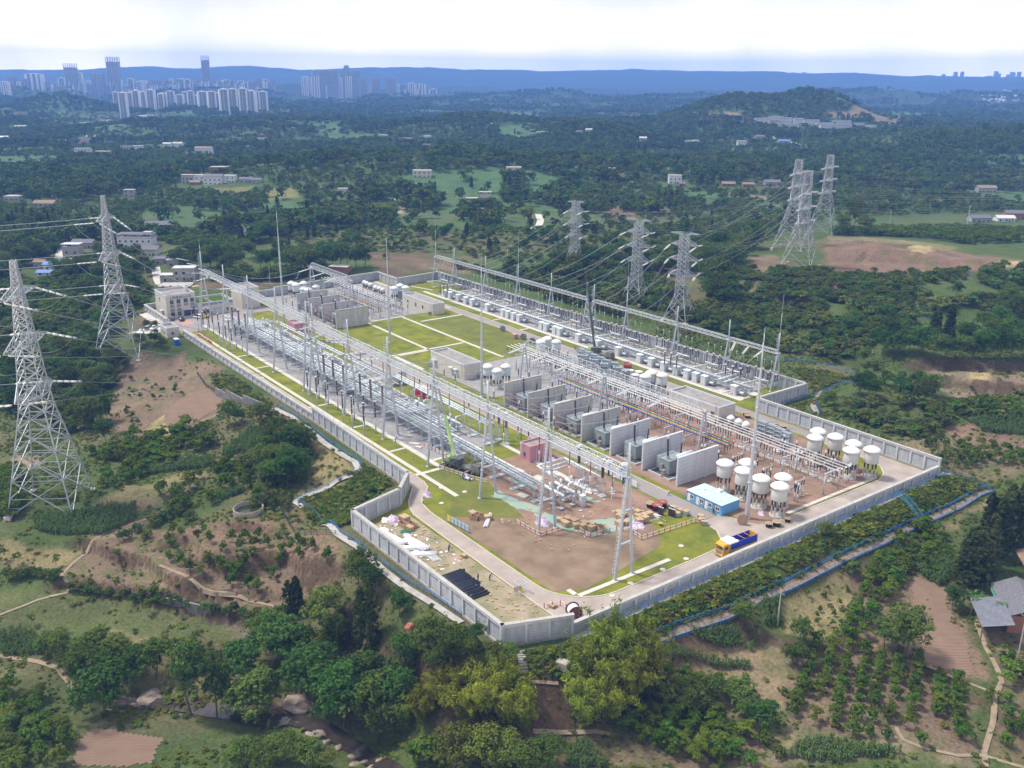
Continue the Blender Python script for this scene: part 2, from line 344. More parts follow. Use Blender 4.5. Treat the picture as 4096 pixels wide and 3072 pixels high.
 # ===================== terrain
SOIL=(0.178,0.130,0.085);REDSOIL=(0.215,0.132,0.088);STRAW=(0.36,0.28,0.14);DRY=(0.21,0.175,0.085);GRASS=(0.085,0.115,0.032);WEED=(0.055,0.085,0.025);FIELD=(0.055,0.095,0.03);PALE=(0.27,0.20,0.14)
ZONES=[('O',[(300,760),(480,790),(490,880),(400,930),(300,945),(230,930),(270,880),(240,800)],SOIL,3),
('E2',[(0,345),(460,380),(330,500),(340,560),(360,600),(300,520),(0,450)],DRY,2),
('E2',[(330,500),(470,380),(560,300),(860,290),(1100,280),(1500,260),(1760,370),(1800,500),(1500,680),(1400,720),(1000,640),(500,600)],SOIL,2),
('E2',[(870,300),(1300,230),(1500,240),(1720,330),(1850,420),(1700,470),(1400,400),(1050,390)],(0.20,0.135,0.09),2),
('E2',[(420,300),(620,250),(860,180),(880,210),(620,300),(470,380)],PALE,2),
('E2',[(0,620),(350,620),(700,640),(1150,780),(1150,860),(700,880),(350,860),(100,830),(0,840)],(0.098,0.112,0.042),4),
('E2',[(500,800),(800,860),(1000,1010),(950,1100),(700,1100)],DRY,3),
('E2',[(1390,1180),(1560,1130),(1640,1180),(1600,1290),(1450,1270)],(0.16,0.11,0.09),2),
('E2',[(1150,760),(1300,780),(1310,850),(1180,830)],(0.15,0.12,0.10),2),
('E2',[(1100,1330),(1800,1330),(2100,1525),(1100,1525)],(0.085,0.11,0.038),3),
('E2',[(1540,160),(1840,20),(2060,80),(1850,260),(1700,240)],WEED,2),
('E2',[(1470,180),(1540,160),(1600,230),(1540,290),(1480,260)],REDSOIL,1),
('E6',[(1650,540),(1950,720),(2050,860),(1540,1110),(1500,1060),(1640,900)],DRY,2),
('E6',[(1150,370),(1350,310),(1480,400),(1200,470)],REDSOIL,1.5),
('E6',[(720,0),(950,0),(1280,250),(1240,290),(830,140)],(0.10,0.13,0.035),2),
('E6',[(0,1060),(330,1020),(720,860),(740,900),(400,1130),(0,1200)],SOIL,3),
('E3',[(850,860),(1010,850),(1090,1070),(1000,1150),(840,1150)],SOIL,2),
('E3',[(800,640),(1080,650),(1000,830),(800,830)],(0.10,0.125,0.04),2),
('E3',[(830,1170),(1300,1150),(1500,1180),(1900,1378),(1000,1378)],(0.15,0.12,0.07),3),
('E4',[(0,880),(420,840),(480,900),(650,950),(720,1090),(640,1340),(380,1360),(0,1310)],(0.22,0.17,0.10),3),
('E4',[(0,1380),(560,1380),(600,1659),(0,1659)],SOIL,3),
('E4',[(600,720),(880,570),(1020,580),(930,950),(600,880)],(0.24,0.20,0.095),2),
('E4',[(1330,550),(1550,640),(1620,800),(1760,1180),(1380,1090),(1300,740)],(0.21,0.145,0.095),2),
('E4',[(650,950),(940,950),(1000,580),(1320,560),(1290,900),(1400,1050),(1720,1240),(1750,1600),(1400,1570),(1200,1480),(640,1440)],SOIL,3),
('E4',[(1740,800),(1976,820),(1976,1659),(1800,1600),(1850,1200)],(0.165,0.125,0.075),3),
('E4',[(560,1450),(1300,1480),(1760,1640),(1700,1659),(560,1659)],(0.20,0.165,0.10),3),
('E4',[(1420,290),(1780,120),(1800,140),(1560,320),(1480,320)],(0.20,0.17,0.085),1.5),
('E4',[(0,680),(400,500),(830,280),(1260,110),(1540,10),(1760,90),(1400,250),(830,570),(430,740),(0,880)],WEED,3),
('E4',[(640,560),(760,450),(880,470),(820,560),(700,610)],(0.14,0.12,0.05),2),
('E5',[(1040,960),(1653,980),(1653,1200),(1250,1200),(1100,1100)],(0.20,0.155,0.105),5),
('E5',[(470,250),(950,280),(1200,300),(1450,340),(1653,370),(1653,420),(1340,420),(1290,480),(1250,460),(500,430),(430,300)],(0.185,0.12,0.085),5),
('E5',[(460,215),(900,240),(1300,290),(1200,310),(900,270),(480,250)],(0.20,0.17,0.085),3),
('E5',[(970,290),(1080,270),(1100,310),(1000,320)],STRAW,1),('E5',[(1490,370),(1653,370),(1653,405),(1500,400)],STRAW,2),
('E5',[(1300,1040),(1440,1035),(1450,1085),(1340,1100)],STRAW,2),
('E5',[(900,530),(1100,570),(1110,640),(980,640),(900,570)],(0.12,0.14,0.04),3),
('E5',[(0,340),(120,330),(220,360),(400,420),(0,430)],SOIL,3),
('E5',[(200,580),(560,420),(560,560),(350,620)],(0.15,0.10,0.075),4),('E5',[(0,600),(180,590),(200,690),(0,680)],(0.15,0.10,0.075),4),
('E5',[(1180,1380),(1350,1340),(1653,1460),(1653,1500),(1400,1480),(1200,1430)],(0.21,0.13,0.095),2),
('E5',[(880,1440),(1100,1400),(1400,1480),(1653,1500),(1653,1659),(1200,1659)],(0.165,0.135,0.075),4),
('E5',[(220,1000),(600,1000),(640,1060),(480,1110),(350,1150),(350,1100)],(0.13,0.12,0.06),3),
('E5',[(220,890),(310,890),(350,930),(230,940)],SOIL,2),
('C2',[(850,60),(1100,20),(1560,40),(1560,190),(1200,270),(1000,200)],(0.13,0.095,0.06),5),
('C2',[(1430,140),(1700,110),(1900,150),(1900,240),(1600,190),(1400,180)],SOIL,3),
('C1',[(700,330),(1500,360),(1900,240),(2050,250),(2070,330),(1500,420),(700,420)],(0.14,0.10,0.06),4),
('C1',[(135,790),(230,700),(400,800),(380,840),(180,850)],REDSOIL,1.5),
('C1',[(250,0),(300,0)],SOIL,1),
('E1',[(560,900),(640,690),(760,620),(1010,570),(1240,830),(1200,910),(960,1040),(770,1045),(640,1000)],SOIL,3),
('E1',[(760,1045),(800,990),(910,905),(905,940),(960,1000),(950,1040),(850,1055)],STRAW,1),
('E1',[(20,1180),(110,1130),(240,1160),(230,1210),(30,1215)],(0.26,0.19,0.12),3),
('E1',[(540,1400),(700,1300),(900,1290),(930,1330),(760,1400),(560,1420)],DRY,3),
('E1',[(890,1260),(1100,1220),(1180,1260),(900,1310)],DRY,3),
('D2',[(1590,990),(1700,985),(1850,1050),(1750,1090),(1620,1050)],SOIL,6),('D2',[(180,960),(370,1000),(330,1040),(190,1010)],(0.30,0.26,0.20),4),
('D2',[(0,960),(250,960),(300,1010),(0,1010)],FIELD,5),('D3',[(920,400),(1100,390),(1400,420),(1530,450),(1400,500),(1280,490),(1250,440),(1000,430)],(0.21,0.155,0.095),10),
('D3',[(180,410),(450,410),(460,440),(220,440)],(0.26,0.17,0.11),10),('D3',[(320,900),(600,930),(600,960),(330,930)],(0.24,0.19,0.11),5),
('D1',[(1640,1200),(1880,1180),(1880,1250),(1700,1264)],(0.17,0.165,0.06),6),('D1',[(1350,1190),(1600,1180),(1560,1230),(1380,1230)],(0.15,0.15,0.06),6),
('D1',[(440,870),(560,880),(560,940),(460,900)],(0.09,0.075,0.06),6)]
ZON=[]
for c,pts,col,e in ZONES:
 if len(pts)>2:ZON.append((polyT(c,pts),np.array(col),e))
NA,NR=500,720
half=R(50);ang=np.linspace(-half,half,NA);rr=np.geomspace(92,10600,NR)
A,RR=np.meshgrid(ang,rr);base=math.atan2(VIEW[1],VIEW[0])
TX=RR*np.cos(base-A);TY=RR*np.sin(base-A);TZ=height(TX,TY)
def ground_colour(x,y,D):
 n=fbm(x/9,y/9,70,3)[...,None];n2=fbm(x/45,y/45,77,3)[...,None]
 c=np.array(GRASS)*(1-n)+np.array(WEED)*n
 c=c*(1-smooth(.52,.66,n2))+smooth(.52,.66,n2)*np.array((0.115,0.112,0.05))
 far=smooth(500,900,D)[...,None];n3=fbm(x/60,y/60,83,4)[...,None];pl=vnoise(x/140,y/90,91)[...,None]
 cf=np.array((0.045,0.075,0.024))*(1-n3)+np.array((0.085,0.13,0.04))*n3
 cf=np.where(pl>0.64,np.array((0.07,0.13,0.05)),cf);cf=np.where(pl<0.16,np.array((0.10,0.10,0.055)),cf)
 c=c*(1-far)+cf*far
 dk=smooth(2500,5000,D)[...,None];c=c*(1-dk)+np.array((0.03,0.045,0.022))*dk
 jx=x+(vnoise(x/4,y/4,5)-.5)*3;jy=y+(vnoise(x/4,y/4,6)-.5)*3
 for poly,col,e in ZON:
  xs=[p[0]for p in poly];ys=[p[1]for p in poly]
  k=(x>min(xs)-6)&(x<max(xs)+6)&(y>min(ys)-6)&(y<max(ys)+6)
  if not k.any():continue
  i=inpoly(jx[k],jy[k],poly);d=pdist(jx[k],jy[k],poly);sd=np.where(i,d,-d)
  wv=smooth(-e*.5,e*.5,sd)[:,None]
  nn=fbm(x[k]/7,y[k]/7,66,3)[:,None]
  cc=np.array(col)*(0.8+0.4*nn)
  tuft=smooth(.58,.68,fbm(x[k]/3.5,y[k]/3.5,61,2))[:,None]*0.45
  cc=cc*(1-tuft)+np.array(GRASS)*tuft
  c[k]=c[k]*(1-wv)+cc*wv
 return c
TC=ground_colour(TX,TY,RR)
gy_,gx_=np.gradient(TZ)
slope=np.abs(gy_)/np.gradient(RR,axis=0)
sl_=(smooth(.32,.7,slope)*smooth(650,450,RR))[...,None]
TC=TC*(1-sl_*.85)+np.array((0.085,0.055,0.036))*sl_*.85
me=bpy.data.meshes.new('terrain')
V=np.stack([TX,TY,TZ],-1).reshape(-1,3)
I=np.arange(NA*NR).reshape(NR,NA)
Q=np.stack([I[:-1,:-1],I[:-1,1:],I[1:,1:],I[1:,:-1]],-1).reshape(-1,4)
me.vertices.add(len(V));me.vertices.foreach_set('co',V.ravel().astype(np.float32))
me.loops.add(Q.size);me.loops.foreach_set('vertex_index',Q.ravel().astype(np.int32))
me.polygons.add(len(Q));me.polygons.foreach_set('loop_start',np.arange(0,Q.size,4,dtype=np.int32))
me.polygons.foreach_set('use_smooth',np.ones(len(Q),bool))
me.update(calc_edges=True);me.validate()
at=me.attributes.new('ground','FLOAT_COLOR','POINT')
at.data.foreach_set('color',np.concatenate([TC.reshape(-1,3),np.ones((len(V),1))],1).ravel().astype(np.float32))
def ground_mat():
 m=bpy.data.materials.new('terrain_ground');m.use_nodes=True;t=m.node_tree;b=t.nodes['Principled BSDF'];b.inputs['Roughness'].default_value=0.95;b.inputs['Specular IOR Level'].default_value=0.1
 a=N(t,'ShaderNodeAttribute',attribute_name='ground');ge=N(t,'ShaderNodeNewGeometry')
 n1=N(t,'ShaderNodeTexNoise');n1.inputs['Scale'].default_value=1.3;n1.inputs['Detail'].default_value=9;n1.inputs['Roughness'].default_value=.75
 n2=N(t,'ShaderNodeTexNoise');n2.inputs['Scale'].default_value=0.08;n2.inputs['Detail'].default_value=5
 for n in(n1,n2):t.links.new(ge.outputs['Position'],n.inputs['Vector'])
 m1=N(t,'ShaderNodeMapRange');m1.inputs[1].default_value=.3;m1.inputs[2].default_value=.7;m1.inputs[3].default_value=.45;m1.inputs[4].default_value=1.5
 m2=N(t,'ShaderNodeMapRange');m2.inputs[1].default_value=.3;m2.inputs[2].default_value=.7;m2.inputs[3].default_value=.85;m2.inputs[4].default_value=1.15
 t.links.new(n1.outputs[0],m1.inputs[0]);t.links.new(n2.outputs[0],m2.inputs[0])
 mu=N(t,'ShaderNodeMath',operation='MULTIPLY');t.links.new(m1.outputs[0],mu.inputs[0]);t.links.new(m2.outputs[0],mu.inputs[1])
 vm=N(t,'ShaderNodeVectorMath',operation='SCALE');t.links.new(a.outputs['Color'],vm.inputs[0]);t.links.new(mu.outputs[0],vm.inputs['Scale'])
 t.links.new(vm.outputs[0],b.inputs['Base Color'])
 bp=N(t,'ShaderNodeBump');bp.inputs['Strength'].default_value=.8;bp.inputs['Distance'].default_value=.35
 t.links.new(n1.outputs[0],bp.inputs['Height']);t.links.new(bp.outputs[0],b.inputs['Normal']);return m
me.materials.append(ground_mat())
obj('ground',me,kind='structure')
# ===================== haze: one closed box of even air
hz=bpy.data.materials.new('haze_air');hz.use_nodes=True;t=hz.node_tree;t.nodes.clear()
o_=N(t,'ShaderNodeOutputMaterial');pv=N(t,'ShaderNodeVolumePrincipled');pv.inputs['Color'].default_value=(0.20,0.42,1.0,1);pv.inputs['Density'].default_value=HAZE_DENSITY=0.00014
t.links.new(pv.outputs[0],o_.inputs['Volume'])
mb=MB();lo=TX.min(),TX.max(),TY.min(),TY.max()
mb.box(lo[0]-60,lo[2]-60,float(TZ.min())-1.0,max(lo[1],200)+60,lo[3]+60,max(330.0,float(TZ.max())+8))
obj('haze',mb.mesh('haze',hz),kind='stuff')
# ===================== vegetation
def leaf_mat(name,c1,c2,rnd=.25,hue=.03,trans=.28):
 m=bpy.data.materials.new(name);m.use_nodes=True;t=m.node_tree;t.nodes.clear()
 o=N(t,'ShaderNodeOutputMaterial');ge=N(t,'ShaderNodeNewGeometry');oi=N(t,'ShaderNodeObjectInfo')
 mxx=N(t,'ShaderNodeMix',data_type='RGBA');mxx.inputs[6].default_value=tuple(c1)+(1,);mxx.inputs[7].default_value=tuple(c2)+(1,)
 t.links.new(ge.outputs['Random Per Island'],mxx.inputs[0])
 hs=N(t,'ShaderNodeHueSaturation');mv=N(t,'ShaderNodeMapRange');mv.inputs[3].default_value=1-rnd;mv.inputs[4].default_value=1+rnd
 mh=N(t,'ShaderNodeMapRange');mh.inputs[3].default_value=.5-hue;mh.inputs[4].default_value=.5+hue
 ml=N(t,'ShaderNodeMath',operation='MULTIPLY');ml.inputs[1].default_value=7.31;fr=N(t,'ShaderNodeMath',operation='FRACT')
 t.links.new(oi.outputs['Random'],ml.inputs[0]);t.links.new(ml.outputs[0],fr.inputs[0])
 t.links.new(oi.outputs['Random'],mv.inputs[0]);t.links.new(fr.outputs[0],mh.inputs[0])
 t.links.new(mv.outputs[0],hs.inputs['Value']);t.links.new(mh.outputs[0],hs.inputs['Hue']);t.links.new(mxx.outputs[2],hs.inputs['Color'])
 d=N(t,'ShaderNodeBsdfDiffuse');tr=N(t,'ShaderNodeBsdfTranslucent');ms=N(t,'ShaderNodeMixShader');ms.inputs[0].default_value=trans
 t.links.new(hs.outputs[0],d.inputs[0]);t.links.new(hs.outputs[0],tr.inputs[0]);t.links.new(d.outputs[0],ms.inputs[1]);t.links.new(tr.outputs[0],ms.inputs[2])
 t.links.new(ms.outputs[0],o.inputs[0]);m.diffuse_color=tuple(c1)+(1,);return m
LM=dict(broad=leaf_mat('leaf_broad',(0.042,0.083,0.016),(0.100,0.160,0.032),.38,.035),light=leaf_mat('leaf_light',(0.080,0.120,0.020),(0.145,0.190,0.036),.25,.03),
dark=leaf_mat('leaf_dark',(0.030,0.046,0.014),(0.062,0.085,0.024),.25,.02),bamboo=leaf_mat('leaf_bamboo',(0.12,0.155,0.014),(0.23,0.26,0.034),.22,.02),
citrus=leaf_mat('leaf_citrus',(0.062,0.112,0.012),(0.130,0.195,0.024),.28,.03),shrub=leaf_mat('leaf_shrub',(0.062,0.095,0.022),(0.125,0.165,0.04),.35,.045),
weed=leaf_mat('leaf_weed',(0.085,0.125,0.018),(0.18,0.20,0.036),.4,.045),maize=leaf_mat('leaf_maize',(0.065,0.115,0.035),(0.13,0.20,0.06),.2))
BARK=mat('bark',(0.11,0.085,0.06),.9,var=.3,scale=3)
def leaf_cloud(cent,out_dir,size,per,spread,seed,droop=0.0,aspect=.6):
 """quads scattered round clump centres, facing mostly outward"""
 g=np.random.default_rng(seed);n=len(cent)
 c=np.repeat(cent,per,0);o=np.repeat(out_dir,per,0)
 sp=spread if np.ndim(spread)else np.full(n,spread);sp=np.repeat(sp,per)[:,None]
 d=g.normal(size=c.shape);d/=np.linalg.norm(d,axis=1)[:,None]
 c=c+d*sp*g.random((len(c),1))**.5
 nn=o*.55+d*.5+g.normal(size=c.shape)*.35+np.array([0,0,.35]);nn/=np.linalg.norm(nn,axis=1)[:,None]
 a=np.cross(nn,g.normal(size=c.shape));a/=np.linalg.norm(a,axis=1)[:,None]+1e-9
 if droop:
  a=a*(1-droop)+np.array([0,0,-1.0])*droop;a-=nn*(a*nn).sum(1)[:,None]*.5;a/=np.linalg.norm(a,axis=1)[:,None]+1e-9
 b=np.cross(nn,a);s=size*(.6+.8*g.random((len(c),1)))
 A=a*s;B=b*s*aspect
 return np.stack([c-A,c-B*.9+nn*s*.12,c+A,c+B*.9+nn*s*.12],1).reshape(-1,3)
def quads_mesh(name,V,m):
 me=bpy.data.meshes.new(name);n=len(V)//4
 me.vertices.add(len(V));me.vertices.foreach_set('co',V.ravel().astype(np.float32))
 me.loops.add(len(V));me.loops.foreach_set('vertex_index',np.arange(len(V),dtype=np.int32))
 me.polygons.add(n);me.polygons.foreach_set('loop_start',np.arange(0,len(V),4,dtype=np.int32))
 me.update(calc_edges=True);me.materials.append(m);return me
def crown_broad(seed,w_,h,z0,nl,ncl,per,leaf,m,name,flat=1.0):
 g=np.random.default_rng(seed);C=[];O=[];S=[]
 lobes=[]
 for i in range(nl):
  t=g.random()*2*math.pi;r=(g.random()**.6)*w_*.34;zz=z0+(h-z0)*(.25+.62*g.random())
  k=1-.45*abs((zz-z0)/(h-z0)-.45)
  lobes.append((r*math.cos(t)*k,r*math.sin(t)*k,zz,w_*(.15+.13*g.random())*k))
 lobes.append((0,0,h-w_*.2,w_*.2));cz=z0+(h-z0)*.45
 per_l=max(2,ncl//len(lobes))
 for x,y,z,r in lobes:
  d=g.normal(size=(per_l,3));d/=np.linalg.norm(d,axis=1)[:,None];d[:,2]=np.where(d[:,2]<-.35,-d[:,2],d[:,2])
  rad=r*(.72+.42*g.random((per_l,1)))
  p=np.array([x,y,z])+d*rad*np.array([1,1,.8*flat])
  o=p-np.array([0,0,cz]);o/=np.linalg.norm(o,axis=1)[:,None]+1e-6
  C.append(p);O.append(o*.5+d*.5);S.append(np.full(per_l,r*.32))
 C=np.concatenate(C);O=np.concatenate(O);S=np.concatenate(S)
 return quads_mesh(name,leaf_cloud(C,O,leaf,per,S,seed+1),m)
def crown_cone(seed,w_,h,z0,ncl,per,leaf,m,name,pw=.8,tops=1):
 g=np.random.default_rng(seed);C=[];O=[]
 for k in range(tops):
  ox,oy=(g.normal(size=2)*w_*.22 if tops>1 else(0,0));hk=h*(1 if k==0 else .72+.25*g.random());wk=w_*(1 if tops==1 else .62)
  n=ncl//tops;u=g.random(n)**.75;z=z0+(hk-z0)*u
  r=wk*.5*np.minimum(1,(u/.12+.35))*(1-u)**pw*(.72+.45*vnoise(u*9,np.full(n,k*3.0),seed));t=g.random(n)*2*math.pi;q=r*(.55+.5*g.random(n)**.5)
  C.append(np.stack([ox+q*np.cos(t),oy+q*np.sin(t),z],1));O.append(np.stack([np.cos(t),np.sin(t),np.full(n,.35)],1))
 return quads_mesh(name,leaf_cloud(np.concatenate(C),np.concatenate(O),leaf,per,w_*.07,seed+1),m)
def crown_bamboo(seed,w_,h,nst,ncl,per,leaf,m,name):
 g=np.random.default_rng(seed);C=[];O=[]
 for s in range(nst):
  t=g.random()*2*math.pi;r0=w_*.14*g.random()**.5;lean=w_*(.12+.4*g.random());hh=h*(.62+.38*g.random())
  u=.22+.78*g.random(ncl)**.8;rr_=r0+lean*u**2.2;z=hh*(u-.20*np.maximum(0,u-.72)**1.2*2.2)
  p=np.stack([rr_*math.cos(t),rr_*math.sin(t),z],1)+g.normal(size=(ncl,3))*w_*.035
  C.append(p);o=np.tile(np.array([math.cos(t),math.sin(t),.5]),(ncl,1));O.append(o)
 return quads_mesh(name,leaf_cloud(np.concatenate(C),np.concatenate(O),leaf,per,w_*.055,seed+1,droop=.45,aspect=.28),m)
def trunk_mesh(h,r,name,seed=1,limbs=4,lean=.08):
 g=random.Random(seed);mb=MB();p=Vector((0,0,-.6));top=Vector((g.uniform(-1,1)*lean*h,g.uniform(-1,1)*lean*h,h*.62))
 mid=p.lerp(top,.5)+Vector((g.uniform(-.1,.1)*h*.3,g.uniform(-.1,.1)*h*.3,0))
 mb.cyl(p,mid,r,r*.72,7,False);mb.cyl(mid,top,r*.72,r*.35,7,False)
 for i in range(limbs):
  t=g.random()*6.28;a=mid.lerp(top,g.random()*.9);b=a+Vector((math.cos(t)*h*.22,math.sin(t)*h*.22,h*.2))
  mb.cyl(a,b,r*.4,r*.14,5,False)
 return mb.mesh(name,BARK)
PRO={}
def proto(kind,crowns,h,tr=.16,tz=1.0,lean=.08):
 PRO[kind]=[(c,trunk_mesh(h*tz,tr*h/8,kind+'_trunk',i+3,4,lean),h)for i,c in enumerate(crowns)]
proto('broad',[crown_broad(10+i,8.6+i*.3,8.6+i*.35,1.6+.2*i,9+i*2,340,11,.26,LM['broad'],'broad_crown',.75+.09*i)for i in range(7)],9.5)
proto('light',[crown_broad(30+i,8.5,9,2.4,8+3*i,300,10,.26,LM['light'],'light_crown',.8+.1*i)for i in range(4)],9)
proto('tall',[crown_broad(40+i,8,14,3.5,18,380,10,.28,LM['broad'],'tall_crown')for i in range(3)],14,.13)
proto('conifer',[crown_cone(50,7,11,.6,330,8,.34,LM['dark'],'conifer_crown',.55,3),crown_cone(51,5.5,13,1.2,330,8,.34,LM['dark'],'conifer_crown',.6,2),crown_cone(52,6.5,12,1,330,8,.34,LM['dark'],'conifer_crown',.5,3)],12)
proto('bamboo',[crown_bamboo(60+i,11,12,40,26,6,.40,LM['bamboo'],'bamboo_crown')for i in range(3)],12,.05)
proto('citrus',[crown_broad(70+i,3.4,2.9,.35,9,110,8,.19,LM['citrus'],'citrus_crown')for i in range(4)],2.9,.09)
proto('shrub',[crown_broad(80+i,4.2,2.4,.1,9,95,8,.23,LM['shrub'],'shrub_crown',.7)for i in range(4)],2.4,.06)
proto('sapling',[crown_broad(90+i,2.6,3.2,.9,6,60,7,.19,LM['light'],'sapling_crown')for i in range(2)],3.2,.06)
LOW={'broad':[crown_broad(110+i,9.5,9+i%2,1.2,10,60,5,.80,LM['broad'],'far_broad_crown')for i in range(4)],
'light':[crown_broad(120+i,8.5,8.5,1.2,9,55,5,.75,LM['light'],'far_light_crown')for i in range(2)],
'conifer':[crown_cone(130,5.5,12,.4,80,4,.75,LM['dark'],'far_conifer_crown',.55,2)],
'bamboo':[crown_bamboo(135,11,11,20,9,4,.9,LM['bamboo'],'far_bamboo_crown')],
'citrus':[crown_broad(140+i,3.6,2.7,.1,7,34,4,.42,LM['citrus'],'far_citrus_crown')for i in range(2)],
'shrub':[crown_broad(150+i,4.4,2.3,0,7,34,4,.5,LM['shrub'],'far_shrub_crown',.7)for i in range(2)]}
LOWH={'broad':9.5,'light':8.5,'conifer':12,'bamboo':11,'citrus':2.7,'shrub':2.3}
TREES=[]
def tree(kind,c,x,y,h,wf=1.0,label=None,group=None):
 p=GT(c,x,y);TREES.append([kind,p[0],p[1],None,h,wf,label,group])
CREEK='standing over the shady creek'
for x,y,h,k,wf,lb in[(1000,1255,17,'tall',.9,'tall pale feathery tree leaning over the creek water'),(1130,1270,15,'tall',.9,'tall tree with a bare straight trunk beside the creek pool'),(1330,1290,12,'broad',1.05,'broad dark round tree on the creek bank left of the rock shelf'),
(1480,1020,11,'broad',1,'broad tree behind the round creek tree below the red terraces'),(1600,1160,12,'broad',1,'deep green tree in the middle of the creek wood'),(1750,1010,13,'tall',.9,'tall dense tree below the dark feathery cypress'),
(1790,1310,12,'broad',1.05,'wide spreading tree above the bend of the creek'),(1950,1400,13,'broad',1.1,'largest pale green tree at the lower bend of the creek'),(2060,1260,11,'broad',1,'rounded tree between the creek bend and the bamboo grove'),
(1400,910,10,'light',1,'light green layered tree at the upper edge of the creek wood'),(550,1240,11,'broad',1.1,'drooping tree at the left end of the creek wood'),(700,1090,9,'broad',1.1,'low wide tree left of the tall pale tree'),
(810,1060,9,'light',1.1,'yellowish tree left of the tall creek trees'),(600,1010,8,'light',1.1,'bushy bright tree on the slope left of the creek wood'),(1700,820,11,'light',1,'bright layered tree right of the dark round cypress'),
(1940,640,7,'broad',.9,'dark tree beside the lower walkway railing'),(1870,590,8,'broad',.9,'tree standing right behind the dark cypresses'),(2080,740,6,'broad',.9,'small tree under the lower walkway'),(1900,1150,11,'broad',1,'tree in the right part of the creek wood'),
(1250,1080,11,'broad',1,'shaded tree behind the tall creek trees'),(1550,1000,11,'broad',1,'dense crown in the upper creek wood'),(1680,1180,12,'broad',1.05,'dense crown above the rock shelf'),(430,1120,8,'broad',1,'bushy tree beside the path fork at lower left')]:
 tree(k,'E2',x,y,h,wf,lb)
tree('conifer','E2',1530,735,10,1.15,'dark round cypress alone below the red terraces');tree('conifer','E2',1900,940,16,1.0,'tall dark feathery cypress above the creek wood');tree('conifer','E2',1800,880,9,1,'short dark cypress left of the tall feathery one')
for x,y,h in[(330,960,6.5),(270,930,5),(420,990,6.5),(520,960,7),(230,940,4.5)]:tree('light','E2',x,y,h,1.1,'bright bushy tree on the path slope at lower left','bright bushes by the lower left path')
for x,y,h in[(1300,1490,5.5),(1450,1500,6),(1600,1530,6),(1240,1535,5),(1380,1560,6),(1530,1440,4.5),(1700,1545,5)]:tree('light','E2',x,y,h,1.15,'bright green round tree at the bottom edge below the creek','bright round trees along the bottom edge')
for i in range(46):
 x=10+rng.random()*400;y=1130+rng.random()*400
 if x>200+(y-1100)*.6:continue
 tree('citrus' if rng.random()<.6 else 'light','E2',x,y,3.0+1.6*rng.random(),1.05,'leafy bush in the tangled orchard at the lower left corner','bushes of the lower left orchard')
for x,y in[(880,350),(905,310),(940,320),(1030,340),(1090,350),(1065,305),(1165,395),(1210,345),(1275,350),(1250,390),(1330,385),(1345,340),(1395,370),(1450,360),(1465,415),(1495,355),(1555,430),(1587,380),(1630,390),(1708,445),(1520,400),(1550,360)]:
 tree('citrus','E2',x,y,2.6+.9*rng.random(),.75,'small round citrus tree on the upper red terrace','citrus trees on the upper terrace')
for x,y in[(905,410),(940,470),(990,500),(1045,510),(1090,470),(1150,490),(1215,580),(1255,530),(1300,580),(1280,480),(1425,530),(1460,480),(1320,445),(880,450),(1200,520),(1340,600)]:
 tree('citrus','E2',x,y,2.8+1.0*rng.random(),.85,'bushy citrus tree on the lower terrace with maize between','citrus trees on the lower terrace')
for x,y,h in[(800,270,3.2),(850,240,3),(930,210,3),(980,240,2.6),(650,340,2.6),(720,300,2.4),(760,330,2)]:tree('shrub','E2',x,y,h,1.1,'rounded pale green shrub on the mound left of the water tank','shrubs on the mound')
for i in range(10):tree('shrub','E2',40+i*28,540+8*math.sin(i),2.6,.9,'dark low hedge bush in the row beside the field path','dark hedge row by the field path')
for x,y in[(770,720),(170,790),(20,440),(95,470),(300,480),(615,450),(800,650),(1750,620)]:tree('sapling','E2',x,y,3.2,1,'yellow green sapling on the open lower slope','yellow saplings on the slope')
for i in range(26):
 t=i/25;tree('shrub','E2',380+t*1000,600+t*150+rng.normal()*8,1.5+rng.random(),1.0,'low shrub along the ditch under the red terraces','shrubs along the terrace ditch')
for x,y,h,wf,lb in[(1190,1110,13,1.0,'front bamboo clump of the big grove by the wall corner'),(1330,1080,13,1,'right front bamboo clump of the big grove'),(1270,960,14,1,'middle bamboo clump of the big grove'),(1410,960,15,1,'tallest bamboo clump hiding the front wall'),
(1480,830,13,1,'right rear bamboo clump under the front wall'),(1330,800,14,1,'rear bamboo clump beside the front wall'),
(300,1010,9,.9,'upper left bamboo clump of the lower grove'),(420,1080,10,1,'centre bamboo clump of the lower grove'),(560,1050,11,1,'upper bamboo clump of the lower grove'),(700,1110,11,1,'right bamboo clump of the lower grove'),(150,1090,8.5,1,'left bamboo clump of the lower grove'),(790,1140,7.5,.8,'small right end bamboo clump of the lower grove'),(640,950,9,.9,'bamboo clump highest in the lower grove'),(40,1110,8,.9,'leftmost bamboo clump of the lower grove')]:
 tree('bamboo','E3',x,y,h,wf,lb)
tree('conifer','E3',1565,960,10,1.1,'dark drooping tree at the right side of the bamboo grove')
